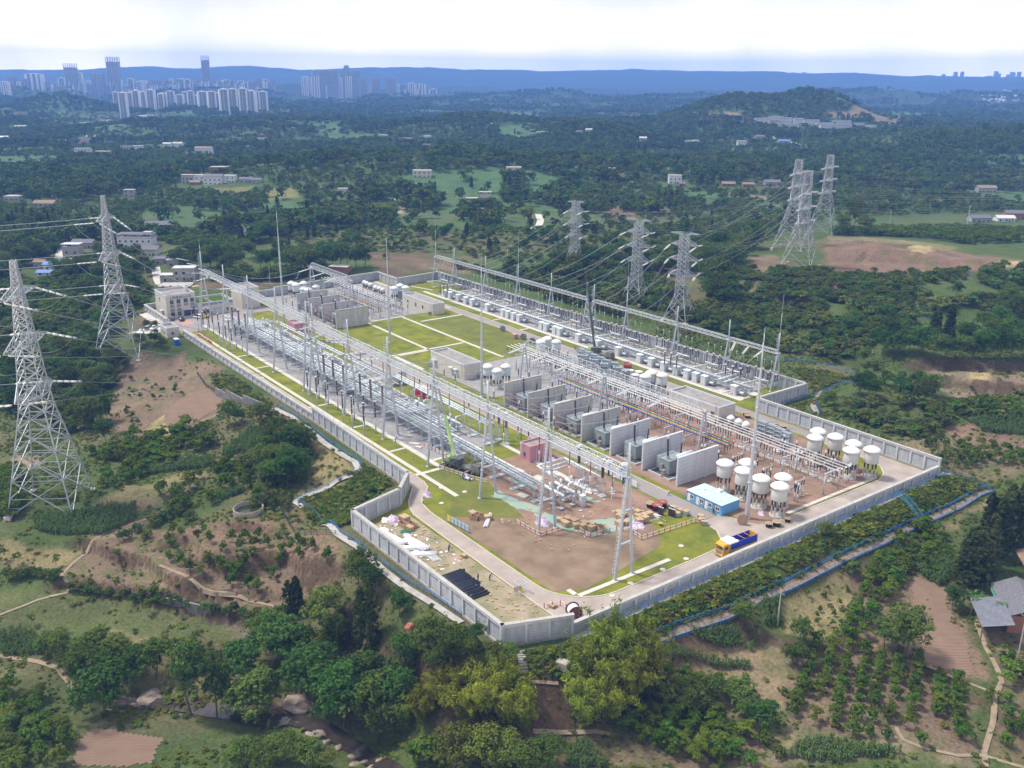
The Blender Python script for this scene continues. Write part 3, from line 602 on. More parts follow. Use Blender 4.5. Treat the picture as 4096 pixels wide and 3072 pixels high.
for x,y,h,k,lb in[(350,1380,9,'light','large pale green tree at the bottom edge under the bamboo'),(550,1405,9,'light','pale tree next to the large one at the bottom edge'),(800,1430,7,'broad','lower round tree at the bottom edge left of the maize'),(930,1400,6,'broad','small round tree beside the maize rows at the bottom'),
(700,1370,7,'light','pale tree between the bamboo and the bottom edge'),(180,690,7.5,'broad','grey green tree beside the small tomb'),(350,710,7,'broad','round tree above the lower bamboo grove'),(450,690,5.5,'broad','low tree under the wall corner path'),(600,720,4,'light','bright tree left of the stone steps'),(690,720,4.5,'light','brightest little tree beside the stone steps'),(30,720,7,'broad','tree below the tomb at the left'),(480,610,4,'broad','bush tree tight under the wall corner'),(250,800,6,'broad','shaded tree over the dry bank'),
(200,1330,5,'citrus','citrus tree at the dry bank bottom'),(100,1340,4,'citrus','small citrus tree at the dry bank')]:tree(k,'E3',x,y,h,1.05,lb)
for x,y,h,k in[(1680,1000,4.5,'shrub'),(1800,1020,5,'light'),(1910,1030,5,'shrub'),(1740,920,4,'light'),(2150,1010,4.5,'shrub'),(2060,960,4,'light'),(2010,890,3.4,'citrus'),(2170,900,3.4,'citrus'),(1700,790,2.6,'citrus'),(1880,860,3,'light'),(1790,830,3,'citrus')]:
 tree(k,'E3',x,y,h,1.0,'leafy shrub tree on the bank between the maize field and the citrus plot','shrub trees on the bank')
for x,y in[(1440,1150),(1520,1080),(1590,1140),(1540,1200),(1620,1090),(1640,1250),(1680,1190),(1730,1080),(1730,1300),(1790,1250),(1810,1170),(1850,1110),(1700,1130),(1960,1110),(1930,1200),(1900,1280),(2000,1180),(2010,1330),(2080,1190),(2060,1280),(2130,1280),(2180,1200),(1860,1340),(1480,1110),(2010,1090),(1990,1250)]:
 tree('citrus','E3',x,y,3.0+.9*rng.random(),1.0,'dark round citrus tree in the bottom plot right of the bamboo','citrus trees of the bottom plot')
def row(c,a,b,n,h,label,group,j=3,skip=.06,kind='citrus',wf=1.0):
 for i in range(n):
  if rng.random()<skip:continue
  t=i/(n-1);tree(kind,c,a[0]+(b[0]-a[0])*t+rng.normal()*j*.5,a[1]+(b[1]-a[1])*t+rng.normal()*j,h*(.85+.3*rng.random()),wf,label,group)
for a,b,n in[((1150,500),(960,940),13),((1225,500),(1060,920),13),((1300,530),(1190,720),8)]:
 row('E4',a,b,n,3.6,'bushy citrus tree in the dense upper rows of the right orchard','citrus rows of the upper right orchard',wf=.95)
for a,b,n in[((800,970),(680,1370),11),((890,980),(790,1400),11),((990,960),(900,1430),12),((1080,1010),(1010,1480),12),((1160,1050),(1110,1400),10),((1260,1090),(1210,1400),8),((1380,1060),(1320,1440),10)]:
 row('E4',a,b,n,3.1,'round citrus tree in the long rows of the lower right orchard','citrus rows of the lower right orchard',wf=.84)
for a,b,n in[((1490,1160),(1480,1360),6),((1590,1180),(1600,1440),7),((1640,1500),(1560,1530),2)]:
 row('E4',a,b,n,2.9,'citrus tree in the short rows by the ditch','citrus rows by the ditch',skip=.1)
for x,y,h in[(60,1480,3.4),(170,1540,3.6),(120,1420,3),(250,1450,3),(280,1560,3.6),(380,1490,3),(330,1610,3.6),(240,1640,3.4),(500,1530,3.2),(420,1640,3),(590,1600,2.4),(20,1540,3.2),(90,1590,2.6),(210,1400,3.4),(310,1500,3)]:tree('citrus','E4',x,y,h,1,'citrus tree in the plot at the bottom centre right','citrus trees bottom centre right')
for x,y,h,k,lb in[(1290,1040,10,'broad','big round tree in the middle of the right orchard'),(1190,980,7,'broad','smaller tree joined to the big orchard tree'),(1570,770,5,'broad','lone dark tree on the red ploughed field'),(385,870,5.5,'broad','round tree by the blue drain railing'),(690,1080,6,'broad','grey green tree at the head of the orchard ditch'),(720,960,5,'broad','tree left of the upper orchard rows'),
(500,1440,6.5,'broad','dense low tree on the bank left of the orchard'),(420,1400,5,'broad','left tree of the bank thicket'),(200,1270,5,'broad','bank tree with feathery top'),(100,1260,5,'light','pale bank tree left of the orchard'),(320,1280,4.5,'light','light bank tree in front of the maize'),(850,350,4,'light','bright bush on top of the embankment'),(1000,560,3,'shrub','grey bush at the drain bend'),
(1850,830,4.5,'light','bright tree in front of the grey roofed house'),(1720,760,4,'shrub','bush beside the house path'),(1900,1180,5,'citrus','large citrus tree at the right edge'),(1960,1160,5,'citrus','citrus tree at the right edge beside the pole'),(1890,1080,3.6,'citrus','citrus tree near the right pole')]:tree(k,'E4',x,y,h,1.1,lb)
for x,y,h,lb in[(1700,640,14,'front dark conifer of the tall right hand stand'),(1640,560,12,'left dark conifer of the tall stand'),(1760,560,14,'second dark conifer in the tall stand'),(1830,470,14,'middle dark conifer of the tall stand'),(1780,380,12,'back left dark conifer of the stand'),(1880,420,15,'tallest dark conifer of the stand'),(1940,400,14,'right dark conifer above the house roof'),(1960,300,12,'rear right dark conifer'),(1900,300,12,'rear dark conifer of the stand')]:tree('conifer','E4',x,y,h,1.25,lb)
for i in range(40):
 x=1230+rng.random()*420;y=300+rng.random()*280
 if inpoly(x,y,[(1270,330),(1440,290),(1560,360),(1640,500),(1640,600),(1530,600),(1340,540),(1230,470)]):tree('citrus','E4',x,y,2.4+1.3*rng.random(),1,'citrus bush among maize above the red field','citrus bushes above the red field')
for x,y in[(1780,1270),(1880,1300),(1890,1380),(1940,1450),(1860,1530),(1880,1450),(1970,1400),(1390,1530),(1200,1500),(1100,1480)]:tree('citrus','E4',x,y,2.6,1,'citrus bush in the scattered plot at the right edge','scattered citrus at the right edge')
for x,y in[(750,690),(800,810),(820,780),(850,700),(900,800),(890,860),(600,860),(665,880),(915,910),(800,850),(860,660),(930,740),(970,660)]:tree('citrus','E4',x,y,1.7,.7,'small young citrus on the straw covered plot','young citrus on the straw plot')
for x,y,h,k,lb in[(1100,840,11,'conifer','left one of the dark cypress pair on the right slope'),(1200,830,12,'conifer','right one of the dark cypress pair on the right slope'),(1600,780,10,'conifer','dark cypress at the far right of the slope wood')]:tree(k,'E5',x,y,h,1.3,lb)
for x,y,h in[(800,940,9),(880,945,10),(950,930,9),(1020,950,10),(1100,955,10),(1180,965,9),(1260,960,10),(1340,960,9),(1420,970,10),(1500,965,11),(1580,960,10),(1650,960,10),(1300,900,9),(1450,880,10),(1560,880,10),(1400,800,9),(1500,780,9),(1640,860,10),(760,860,7),(840,850,8),(930,860,8),(600,830,8),(1240,590,8),(1600,700,8),(1540,640,8)]:
 tree('broad','E5',x,y,h,1.05,'dark leafy tree in the wood on the right slope','wood on the right slope')
for x,y,h in[(680,1000,6),(750,1030,3.5),(650,1180,7),(740,1200,7),(940,1220,8),(1040,1240,8),(1090,1190,7),(900,1150,7),(480,1240,4.5),(500,980,5),(1000,1150,6),(820,1120,6),(700,1120,6)]:tree('broad','E5',x,y,h,1.1,'leafy tree on the bank behind the right wall','trees behind the right wall')
for i in range(150):
 x=430+rng.random()*1200;y=420+rng.random()*1200
 if inpoly(x,y,[(560,560),(900,520),(1120,640),(1060,700),(800,830),(660,900),(480,960),(420,880),(560,700)])or inpoly(x,y,[(430,1240),(640,1210),(1100,1240),(1230,1290),(1050,1450),(880,1420),(640,1340)]):tree('shrub' if rng.random()<.75 else 'light','E5',x,y,2.2+2*rng.random(),1,'bushy shrub on the overgrown right slope','shrubs on the right slope')
for r_ in range(9):
 row('E5',(1180+r_*58,1620-r_*4),(1010+r_*75,1420+r_*14),6,2.6,'citrus bush in the slanting rows behind the right wall','citrus rows behind the right wall',j=7,skip=.15)
for i in range(260):
 x=-200+rng.random()*1500;y=395+rng.random()*420
 if inpoly(x,y,[(-200,430),(450,420),(1300,420),(1300,470),(980,500),(640,560),(420,620),(200,760),(-100,800),(-200,700)]):tree('shrub','E5',x,y,1.8+1.2*rng.random(),1.2,'low dense bush on the terraced slope below the right towers','terrace bushes below the right towers')
tree('light','D3',1130,1170,22,.55,'tall yellow green tree right of the distant towers');tree('light','D3',1060,1180,14,.9,'lower yellow green tree beside the tall one');tree('light','D3',1240,1150,9,.9,'small round yellow tree on a bare trunk');tree('light','D3',1190,1180,13,.7,'yellow green tree to the right of the tall one')
for x,y,h in[(1230,520,8),(1350,640,9),(1430,700,9),(1500,760,9),(1300,760,9),(1250,880,8),(1380,900,10),(1480,930,9),(1560,860,8),(1600,700,7),(1330,980,9),(1440,980,9),(1540,960,7),(1200,700,7),(1480,580,7),(1560,640,7)]:tree('broad','E6',x,y,h,1.05,'leafy tree in the wood between the hillside and the walkway','wood beside the walkway')
tree('broad','E6',930,450,7,1.1,'dark tree at the end of the concrete retaining wall');tree('broad','E6',1020,440,5,1,'smaller tree under the retaining wall');tree('citrus','E6',1330,440,4.5,1.1,'bright citrus tree on the red soil patch');tree('citrus','E6',1260,520,4.5,.9,'second bright citrus tree by the red soil patch')
for x,y,h in[(480,550,4.5),(320,1080,4.5),(460,1100,5),(580,1000,5),(880,1030,5.5),(840,900,4),(1030,930,4.5),(900,840,4.5),(1050,810,4.5),(1090,870,3.6),(800,860,3.6),(760,1140,4),(500,1180,5),(440,1220,4),(1080,990,4),(950,860,3.6),(930,780,3),(1180,1100,4),(660,920,3)]:tree('citrus','E6',x,y,h,1,'large dark citrus tree on the hill below the maize patch','citrus trees on the tower hill')
for i in range(120):
 x=rng.random()*820-20;y=400+rng.random()*600
 if inpoly(x,y,[(0,560),(420,540),(450,480),(740,430),(880,560),(800,680),(560,720),(380,830),(120,860),(0,1050)]):tree('citrus','E6',x,y,3.2+1.3*rng.random(),1.1,'dark citrus tree in the orchard right of the near pylon','orchard right of the near pylon')
for i in range(44):
 x=1120+rng.random()*330;y=1060+rng.random()*150
 if y>1050+(1450-x)*.2:tree('shrub','E6',x,y,1.7+.8*rng.random(),.8,'pale green young bush behind the round water tank','young bushes behind the water tank')
for i in range(34):
 x=rng.random()*560;y=30+rng.random()*480
 if inpoly(x,y,[(0,30),(200,60),(560,100),(520,200),(420,250),(200,420),(0,500)]):tree('citrus','E6',x,y,1.6+.8*rng.random(),.9,'small citrus bush on the bare brown slope','small citrus on the bare slope')
for x,y,h,wf in[(470,720,9,1.1),(400,800,10,1),(500,840,9,1),(560,960,10,1),(480,1000,10,1),(420,930,9,1),(560,760,9,.8),(330,460,6,1),(250,520,5,1),(430,620,8,1),(520,640,6,1),(360,690,7,1),(600,620,6,1.1),(680,640,5,1.1),(20,700,8,1),(60,760,8,1),(30,820,8,1),(90,900,8,1),(20,560,6,1),(860,520,5,1.3),(780,540,5,1.3),(900,540,4.5,1.2),(590,1070,7,1)]:tree('broad','E1',x,y,h,wf,'leafy tree in the thicket behind the near pylon','thicket behind the near pylon')
tree('tall','E1',600,1010,15,.45,'thin bare hanging tree right of the thicket behind the pylon')
for i in range(60):
 x=rng.random()*110;y=1240+rng.random()*240;tree('citrus','E1',x,y,3.4+rng.random(),1,'dark citrus tree left of the near pylon feet','orchard left of the near pylon')
for i in range(90):
 x=480+rng.random()*640;y=1050+rng.random()*340
 if inpoly(x,y,[(480,1130),(700,1060),(960,1060),(880,1200),(740,1290),(560,1330),(500,1240)]):tree('citrus','E1',x,y,3+1.2*rng.random(),1.1,'dark citrus tree in the orchard right of the near pylon','orchard right of the near pylon')
for c,x,y,h,k,lb in[('C1',240,240,9,'broad','dark leafy tree beside the grey farm roofs'),('C1',150,220,8,'light','yellow green tree left of the grey farmhouse'),('C1',330,880,0,'',''),('C1',245,850,3,'shrub','round bush by the white car'),('C1',340,850,2.6,'shrub','bush right of the white car'),('C1',390,920,2,'shrub','clipped bush by the gatehouse wall'),('C1',335,925,2,'shrub','small bush in front of the gatehouse'),
('C10',480,840,8,'broad','dark dome of a tree in front of the blue roofed house'),('C10',590,790,4.5,'shrub','purple flowering bush by the farm lane'),('C10',1230,840,9,'broad','tall tree left of the tin roofed farmhouse'),('C10',1370,400,12,'broad','big rounded tree left of the grey barn'),('C10',1640,400,11,'light','tall yellowish tree in the left wood'),('C10',1900,470,12,'dead','bare purple brown tree in the left wood')]:
 if k=='dead':tree('broad',c,x,y,h,1,lb)
 elif k:tree(k,c,x,y,h,1.05,lb)
for x,y,h in[(650,160,9),(720,180,10),(790,190,10),(870,170,11),(950,190,11),(1010,230,10),(1080,200,9),(600,240,8),(700,260,8),(540,150,9),(480,130,9),(640,80,10),(760,90,10),(860,60,10),(960,80,11),(1060,110,10),(1140,120,9),(1200,160,8),(1290,60,9),(1420,200,10),(1520,180,11),(1600,160,11),(1700,190,12),(1800,200,13),(1900,230,12),(2000,240,11),(1850,120,10),(1650,80,10),(1950,140,10),(2080,260,8)]:tree('broad','C1',x+80,y+30,h,1.05,'leafy tree in the wood behind the control building','wood behind the control building')
for x,y,h in[(500,180,12),(560,170,11),(640,190,13),(720,190,12),(800,180,12),(880,170,11),(440,150,9),(300,170,9),(200,190,9),(100,170,8)]:tree('broad','C2',x,y,h,1.1,'large dark tree close behind the far wall','dark trees behind the far wall')
for x,y,h in[(1160,260,12),(1230,280,12),(1100,170,12),(1190,130,12),(1260,170,11),(1060,240,9)]:tree('broad','C9',x,y,h,1.1,'dark tree in the grove right of the third middle pylon','grove right of the middle pylons')
for i in range(70):
 x=720+rng.random()*1450;y=380+rng.random()*560
 lim=380+(x-720)*.36
 if y<lim+60:tree('broad' if rng.random()<.5 else 'shrub','C8',x,y,3.5+4*rng.random(),1.1,'bushy tree on the slope behind the far right wall','slope growth behind the far right wall')
 # ===================== the yard: surfaces
def lawn_mat(name,c1,c2,c3):
 m=bpy.data.materials.new(name);m.use_nodes=True;t=m.node_tree;b=t.nodes['Principled BSDF'];b.inputs['Roughness'].default_value=.95;b.inputs['Specular IOR Level'].default_value=.08
 ge=N(t,'ShaderNodeNewGeometry');n1=N(t,'ShaderNodeTexNoise');n1.inputs['Scale'].default_value=.16;n1.inputs['Detail'].default_value=6;n1.inputs['Roughness'].default_value=.68
 n2=N(t,'ShaderNodeTexNoise');n2.inputs['Scale'].default_value=1.1;n2.inputs['Detail'].default_value=6;n2.inputs['Roughness'].default_value=.7
 for n in(n1,n2):t.links.new(ge.outputs['Position'],n.inputs['Vector'])
 r1=N(t,'ShaderNodeValToRGB');e=r1.color_ramp.elements;e[0].position=.38;e[1].position=.66;e[0].color=tuple(c2)+(1,);e[1].color=tuple(c1)+(1,);x=e.new(.5);x.color=tuple((a*.45+b_*.55)for a,b_ in zip(c1,c2))+(1,)
 t.links.new(n1.outputs[0],r1.inputs[0]);r2=N(t,'ShaderNodeMapRange');r2.inputs[1].default_value=.5;r2.inputs[2].default_value=.72
 mxx=N(t,'ShaderNodeMix',data_type='RGBA');mxx.inputs[7].default_value=tuple(c3)+(1,);t.links.new(n2.outputs[0],r2.inputs[0]);mm=N(t,'ShaderNodeMath',operation='MULTIPLY');mm.inputs[1].default_value=.55
 t.links.new(r2.outputs[0],mm.inputs[0]);t.links.new(mm.outputs[0],mxx.inputs[0]);t.links.new(r1.outputs[0],mxx.inputs[6]);t.links.new(mxx.outputs[2],b.inputs['Base Color'])
 bp=N(t,'ShaderNodeBump');bp.inputs['Strength'].default_value=.7;bp.inputs['Distance'].default_value=.2;t.links.new(n2.outputs[0],bp.inputs['Height']);t.links.new(bp.outputs[0],b.inputs['Normal']);return m
M_LAWN=lawn_mat('lawn_grass',(0.225,0.225,0.026),(0.105,0.135,0.024),(0.165,0.14,0.045))
M_LAWN2=lawn_mat('worn_grass',(0.17,0.175,0.04),(0.105,0.13,0.028),(0.20,0.15,0.075))
M_GRAVEL=mat('grey_gravel',(0.275,0.265,0.255),.95,var=.14,scale=.5,bump=.4,coord='World',detail=8)
M_SOIL=mat('red_brown_soil',(0.30,0.20,0.145),.95,scale=.22,bump=.8,col2=(0.19,0.115,0.08),coord='World',detail=8)
M_SOILD=mat('dark_tilled_soil',(0.155,0.108,0.068),.95,scale=.2,bump=1.0,col2=(0.265,0.19,0.125),coord='World',detail=9)
M_DIRT=mat('pale_dirt',(0.37,0.295,0.22),.95,scale=.18,bump=.6,col2=(0.16,0.165,0.07),coord='World',detail=8)
M_ROAD=mat('concrete_road',(0.40,0.34,0.295),.9,scale=.22,bump=.2,col2=(0.285,0.24,0.21),coord='World',detail=8)
M_ROADG=mat('grey_road',(0.295,0.262,0.25),.9,scale=.12,bump=.15,col2=(0.24,0.215,0.205),coord='World',detail=8)
M_PATH=mat('pale_concrete_slab',(0.52,0.485,0.43),.85,var=.1,scale=.8,coord='World',detail=6)
M_KERB=mat('kerb_stone',(0.50,0.44,0.34),.85,var=.12,scale=1,coord='World')
M_NET=mat('green_dust_net',(0.17,0.36,0.29),.8,scale=.3,col2=(0.36,0.33,0.27),coord='World',detail=8,bump=.4)
sheet('yard_lawn',SITE,0.0,M_LAWN)
def rect(x0,y0,x1,y1):return[(x0,y0),(x1,y0),(x1,y1),(x0,y1)]
sheet('gravel_yard',rect(-392,123.6,-203,145),.02,M_GRAVEL)
sheet('gravel_yard',rect(-376,233.5,-190,250.6),.02,M_GRAVEL)
sheet('gravel_yard',rect(-420,163,-349,226),.02,M_GRAVEL)
sheet('gravel_yard',rect(-270,183,-203,224),.021,M_GRAVEL)
sheet('gravel_yard',rect(-276,168,-236,183),.02,M_GRAVEL)
sheet('bare_soil',[(-203,192),(-203,221),(-150,221),(-124,214),(-123.4,163),(-132,164.5),(-150,163.5),(-178,163.5),(-178,183),(-203,185)],.022,M_SOIL)
sheet('bare_soil',[(-192,131),(-192,155),(-150,155.5),(-143,151),(-141,141),(-146,131),(-160,123),(-178,127)],.02,M_SOIL)
sheet('tilled_field',[(-172,107.3),(-130,107.3),(-126.5,113),(-128,124),(-131,140),(-140,146),(-141,139),(-146,131),(-160,123),(-166,115)],.025,M_SOILD)
sheet('worn_lawn',[(-197,116),(-180,115),(-171,109),(-166,115),(-160,123),(-178,127),(-192,131),(-197,128)],.018,M_LAWN2)
sheet('worn_lawn',rect(-335,201,-270,223),.018,M_LAWN2)
sheet('worn_lawn',rect(-300,226.8,-188,232),.018,M_LAWN2)
sheet('storage_dirt',[(-178.8,88),(-120.6,88),(-116,100.5),(-119,101.4),(-178,101.4)],.02,M_DIRT)
def net(pts):
 q=[]
 for a,b in zip(pts,pts[1:]+pts[:1]):q+=[(a[0]+(b[0]-a[0])*i/6+rng.normal()*.35,a[1]+(b[1]-a[1])*i/6+rng.normal()*.35)for i in range(6)]
 sheet('dust_net',q,.045,M_NET)
net([(-176,127),(-168,128),(-163,130),(-160,127),(-166,124.5),(-175,124)]);net([(-160,126),(-150,126.5),(-143,131),(-141,139),(-141,149),(-143,151),(-145,146),(-148,139),(-152,132),(-159,129)]);net([(-163,139),(-158,141),(-156,144),(-160,143)]);net([(-181,133),(-172,134),(-172,137),(-181,136)])
arc=lambda cx,cy_,r,a0,a1,n=9:[(cx+r*math.cos(R(a0+(a1-a0)*i/n)),cy_+r*math.sin(R(a0+(a1-a0)*i/n)))for i in range(n+1)]
ROAD_IN=[(-196,114.6),(-192,114.5),(-188.6,113.6),(-186,111.4),(-183.5,108.6),(-180.5,107.2),(-176,106.4),(-134,106.1)]+arc(-134,118,11.9,-90,0)[1:]+[(-122.1,140)]+[(-122.4,148),(-124.5,152.5),(-128.5,155.3),(-133.7,156)]
ROAD_OUT=[(-134,161.6),(-130,163.5),(-127,164),(-124.6,165.5),(-123.4,168),(-123.1,176),(-123.0,212),(-124.5,216.5),(-128,220.5),(-133,222),(-154,222.3)]
loop=[(-375,111.6),(-250,111.6),(-193,110.5),(-190.5,110.2),(-187.6,108),(-184,105.2),(-181,103.6),(-176.8,102.4),(-132,101.6),(-122,101.7),(-117.0,103.5),(-116.4,110),(-116.4,226.5),(-118,227.4),(-154,227.4)]
sheet('road',loop+[(-154,222.3)]+ROAD_OUT[::-1][1:]+[(-133.7,156)]+ROAD_IN[::-1][1:]+[(-375,114.6)],.04,M_ROAD)
sheet('road',rect(-400,156.3,-134,161.4),.043,M_ROADG)
sheet('road',[(-154,222.5),(-154,227.2),(-400,226.6),(-400,222.3)],.044,M_ROADG)
sheet('road',[(-422,112),(-375.2,111.8),(-375.2,122),(-392,124),(-392,156),(-422,156)],.042,M_ROADG)
sheet('red_paving',rect(-396,116,-388,121),.05,mat('red_pavers',(0.42,0.25,0.20),.9,var=.1,scale=2,coord='World'))
def kerb(pts,w=.28,h=.13):
 mb=MB()
 for a,b in zip(pts[:-1],pts[1:]):
  L_=math.dist(a,b);mb.cbox(((a[0]+b[0])/2,(a[1]+b[1])/2,h/2),(L_+.05,w,h),math.atan2(b[1]-a[1],b[0]-a[0]))
 obj('kerb',mb.mesh('kerb',M_KERB),kind='structure')
kerb(ROAD_IN);kerb(ROAD_OUT);kerb(loop[3:11]);kerb([(-400,161.5),(-150,161.5)]);kerb([(-400,156.2),(-190,156.2)]);kerb([(-375,114.7),(-197,114.7)]);kerb([(-400,222.2),(-206,222.2)]);kerb([(-400,226.9),(-190,226.9)])
def path(x0,y0,x1,y1,w=1.25,h=.1):
 """row of precast slabs"""
 L_=math.hypot(x1-x0,y1-y0);n=max(1,int(L_/4));mb=MB();a=math.atan2(y1-y0,x1-x0)
 for i in range(n):
  t=(i+.5)/n;mb.cbox((x0+(x1-x0)*t,y0+(y1-y0)*t,h/2),(L_/n-.04,w,h),a)
 obj('concrete_path',mb.mesh('path',M_PATH),kind='structure')
path(-372,116.5,-179.5,116.6);path(-383,123,-197,123.1,1.5);path(-196.8,114.8,-196.8,123.8,1.3,.09);path(-202.6,124,-202.6,131,1.2);path(-202,146.5,-160,146.2,1.4)
path(-375,145.8,-203,145.6,1.0)
path(-348,181,-297,180.6);path(-348.2,183,-348.2,200);path(-347,198.3,-272,198.2);path(-297.4,163,-297.4,197);path(-296,165.5,-276,165.6);path(-336,201,-336,222);path(-420,224.5,-349,224.5,1);path(-296,167,-296,180,1)
path(-386,233,-186.5,232.6,1.9);path(-376,251.6,-190,251.6,1.1,.08);path(-188,233.8,-188,241,1.2);path(-400,234,-386,238,1);path(-270,206,-203,206,1.3,.09)
path(-203,200.5,-130,200.5,1.3,.09)
for x in(-330,-312,-262,-238,-215):path(x,117.3,x,122.2,.9,.07)
for x in(-320,-300,-285,-248,-225):path(x,227.2,x,231.6,.9,.07)
path(-125.4,110.5,-125.2,136.5,1.1);path(-128.5,110.3,-126.1,110.3,1.1)
path(-124.6,176,-124.4,212,1.0)
sheet('concrete_pad',rect(-198.5,232,-187,243),.05,M_PATH)
sheet('road_marking',[(-116.9,112),(-117.6,112),(-117.3,140),(-116.9,140)],.06,mat('faded_red_paint',(0.55,0.33,0.27),.9,var=.2,scale=1,coord='World'))
for x,y in[(-122.6,107.6),(-121.4,116),(-122.9,122.5),(-122.9,132),(-123.2,139.5),(-128,143),(-178.3,111.2),(-186,116),(-180.5,119.5),(-262,114.9),(-300,114.8),(-236,115),(-222,114.9),(-199,114.2)]:
 mb=MB();mb.lathe([(.62,0),(.62,.12),(.5,.14),(.1,.15)],(0,0,0),12);tag(obj('manhole',mb.mesh('manhole',M_PATH),loc=(x,y,.03)),'round pale concrete manhole cover in the grass by the inner road','manhole','manhole covers in the yard')
 # ===================== boundary wall
M_WALL=mat('wall_paint',(0.57,0.585,0.605),.75,scale=.9,col2=(0.43,0.44,0.45),detail=7,bump=.1,coord='World',st=(1,1,.22))
M_SLAB=mat('wall_slab',(0.50,0.515,0.535),.8,scale=1.0,col2=(0.36,0.37,0.38),detail=8,bump=.1,coord='World',st=(1,1,.25))
M_COPE=mat('wall_coping',(0.47,0.45,0.41),.9,scale=.6,col2=(0.34,0.33,0.30),detail=7)
M_BASE=mat('wall_footing',(0.36,0.34,0.31),.9,scale=.5,var=.2)
_wm={}
def wall_meshes(h):
 if h in _wm:return _wm[h]
 n=max(3,round((h-.85)/.62));mb=MB();z0=.42;dz=(h-.35-z0-.28)/n
 mb.box(-.5,-.02,z0,.5,.02,h-.5)
 for i in range(n):mb.box(-.5,-.10,z0+i*dz+.07,.5,.10,z0+(i+1)*dz-.07)
 pa=mb.mesh('wall_panel',M_SLAB)
 mb=MB();mb.box(-.26,-.36,-.6,.26,.36,h-.55);pi=mb.mesh('wall_pilaster',M_WALL)
 _wm[h]=(pa,pi);return pa,pi
def wall(a,b,h,label,posts=0):
 a=np.array(a,float);b=np.array(b,float);L_=np.linalg.norm(b-a);ang_=math.atan2(b[1]-a[1],b[0]-a[0]);n=max(1,round(L_/4.1));d=L_/n
 t=thing('boundary_wall',(a[0],a[1],0),label,'wall','boundary walls of the substation',ang_);pa,pi=wall_meshes(h)
 mb=MB();mb.box(-.28,-.38,h-.55,L_+.28,.38,h-.08);part('wall_beam',mb,M_WALL,t)
 mb=MB();mb.box(-.34,-.44,h-.08,L_+.34,.44,h+.06);part('coping',mb,M_COPE,t)
 mb=MB();mb.box(-.28,-.38,-1.6,L_+.28,.38,.42);part('footing',mb,M_BASE,t)
 for i in range(n):
  o=obj('panel',pa,t,((i+.5)*d,0,0));o.scale=(d-.44,1,1)
 for i in range(n+1):obj('pilaster',pi,t,(i*d,0,0))
 if posts:
  mb=MB()
  for i in range(int(L_/4.1)):
   x=2+i*4.1;mb.bar((x,0,h),(x,.45*posts,h+.95),.05)
   if i%2:mb.cbox((x,.45*posts,h+.98),(.16,.16,.14))
  part('alarm_wire_post',mb,mat('post_metal',(0.45,0.44,0.36),.6),t,kind='stuff')
 return t
wall((-116,228.3),(-177,228.3),4.6,'tall grey panelled wall running behind the far white reactors',-1)
wall((-177,228.9),(-177,253.3),4.6,'tall short grey wall ending the gas pipe yard beside the blue walkway')
wall((-177,253.3),(-406.5,253.3),4.6,'long grey wall behind the right gantry and the row of bushings',-1)
wall((-406.5,253.3),(-404,228.6),4.2,'grey wall at the far corner of the lawn under the gantry end')
wall((-404,228.3),(-424,228.3),4.2,'short grey wall jutting out at the far end')
wall((-424,228),(-419,170),4.2,'grey wall behind the far reactors')
wall((-419,169.5),(-422,150),3.2,'lower far wall near the tall blank block')
wall((-425,111),(-393.5,111),2.6,'low grey wall beside the main control building')
wall((-425,111.5),(-427,140),2.6,'low wall behind the main control building')
wall((-371,110.7),(-250,110.7),2.6,'long low grey wall from the gatehouse along the grass strip')
wall((-250,110.7),(-190.7,109),4.6,'tall grey wall between the overgrown walkway and the insulator row',1)
wall((-190.7,109),(-183.4,102.4),4.6,'slanting grey wall piece at the inner road bend')
wall((-183.4,102.4),(-179.4,87.6),4.6,'grey wall beside the purple tarpaulins',1)
wall((-179.4,87.6),(-120.3,87.6),4.6,'tall grey wall along the storage yard')
wall((-120.3,87.6),(-115.4,100.3),4.6,'grey wall closing the nearest corner of the site')
wall((-115.6,100.3),(-116,228),2.5,'long low grey wall along the front road above the embankment')
# ===================== gantries
M_STEEL=mat('galvanised_steel',(0.46,0.49,0.52),.55,.2,var=.06,scale=.6,detail=4)
M_LATT=mat('lattice_paint',(0.52,0.545,0.565),.6,.1,var=.05,scale=.6)
M_DARKS=mat('dark_steel',(0.26,0.28,0.29),.6,.3,var=.1)
def truss(L_,w_,h,step,rc,rd,taper=0.0):
 """box truss along +x from 0 to L, top at z=h/2"""
 mb=MB();c=[(-w_/2,-h/2),(w_/2,-h/2),(w_/2,h/2),(-w_/2,h/2)]
 for y,z in c:mb.cyl((0,y,z),(L_,y,z),rc,None,6,False)
 n=max(2,round(L_/step));d=L_/n
 for i in range(n):
  x0,x1=i*d,(i+1)*d
  for k in range(4):
   (y0,z0),(y1,z1)=c[k],c[(k+1)%4]
   if i%2:mb.bar((x0,y0,z0),(x1,y1,z1),rd)
   else:mb.bar((x1,y0,z0),(x0,y1,z1),rd)
   mb.bar((x1,y0,z0),(x1,y1,z1),rd)
 return mb
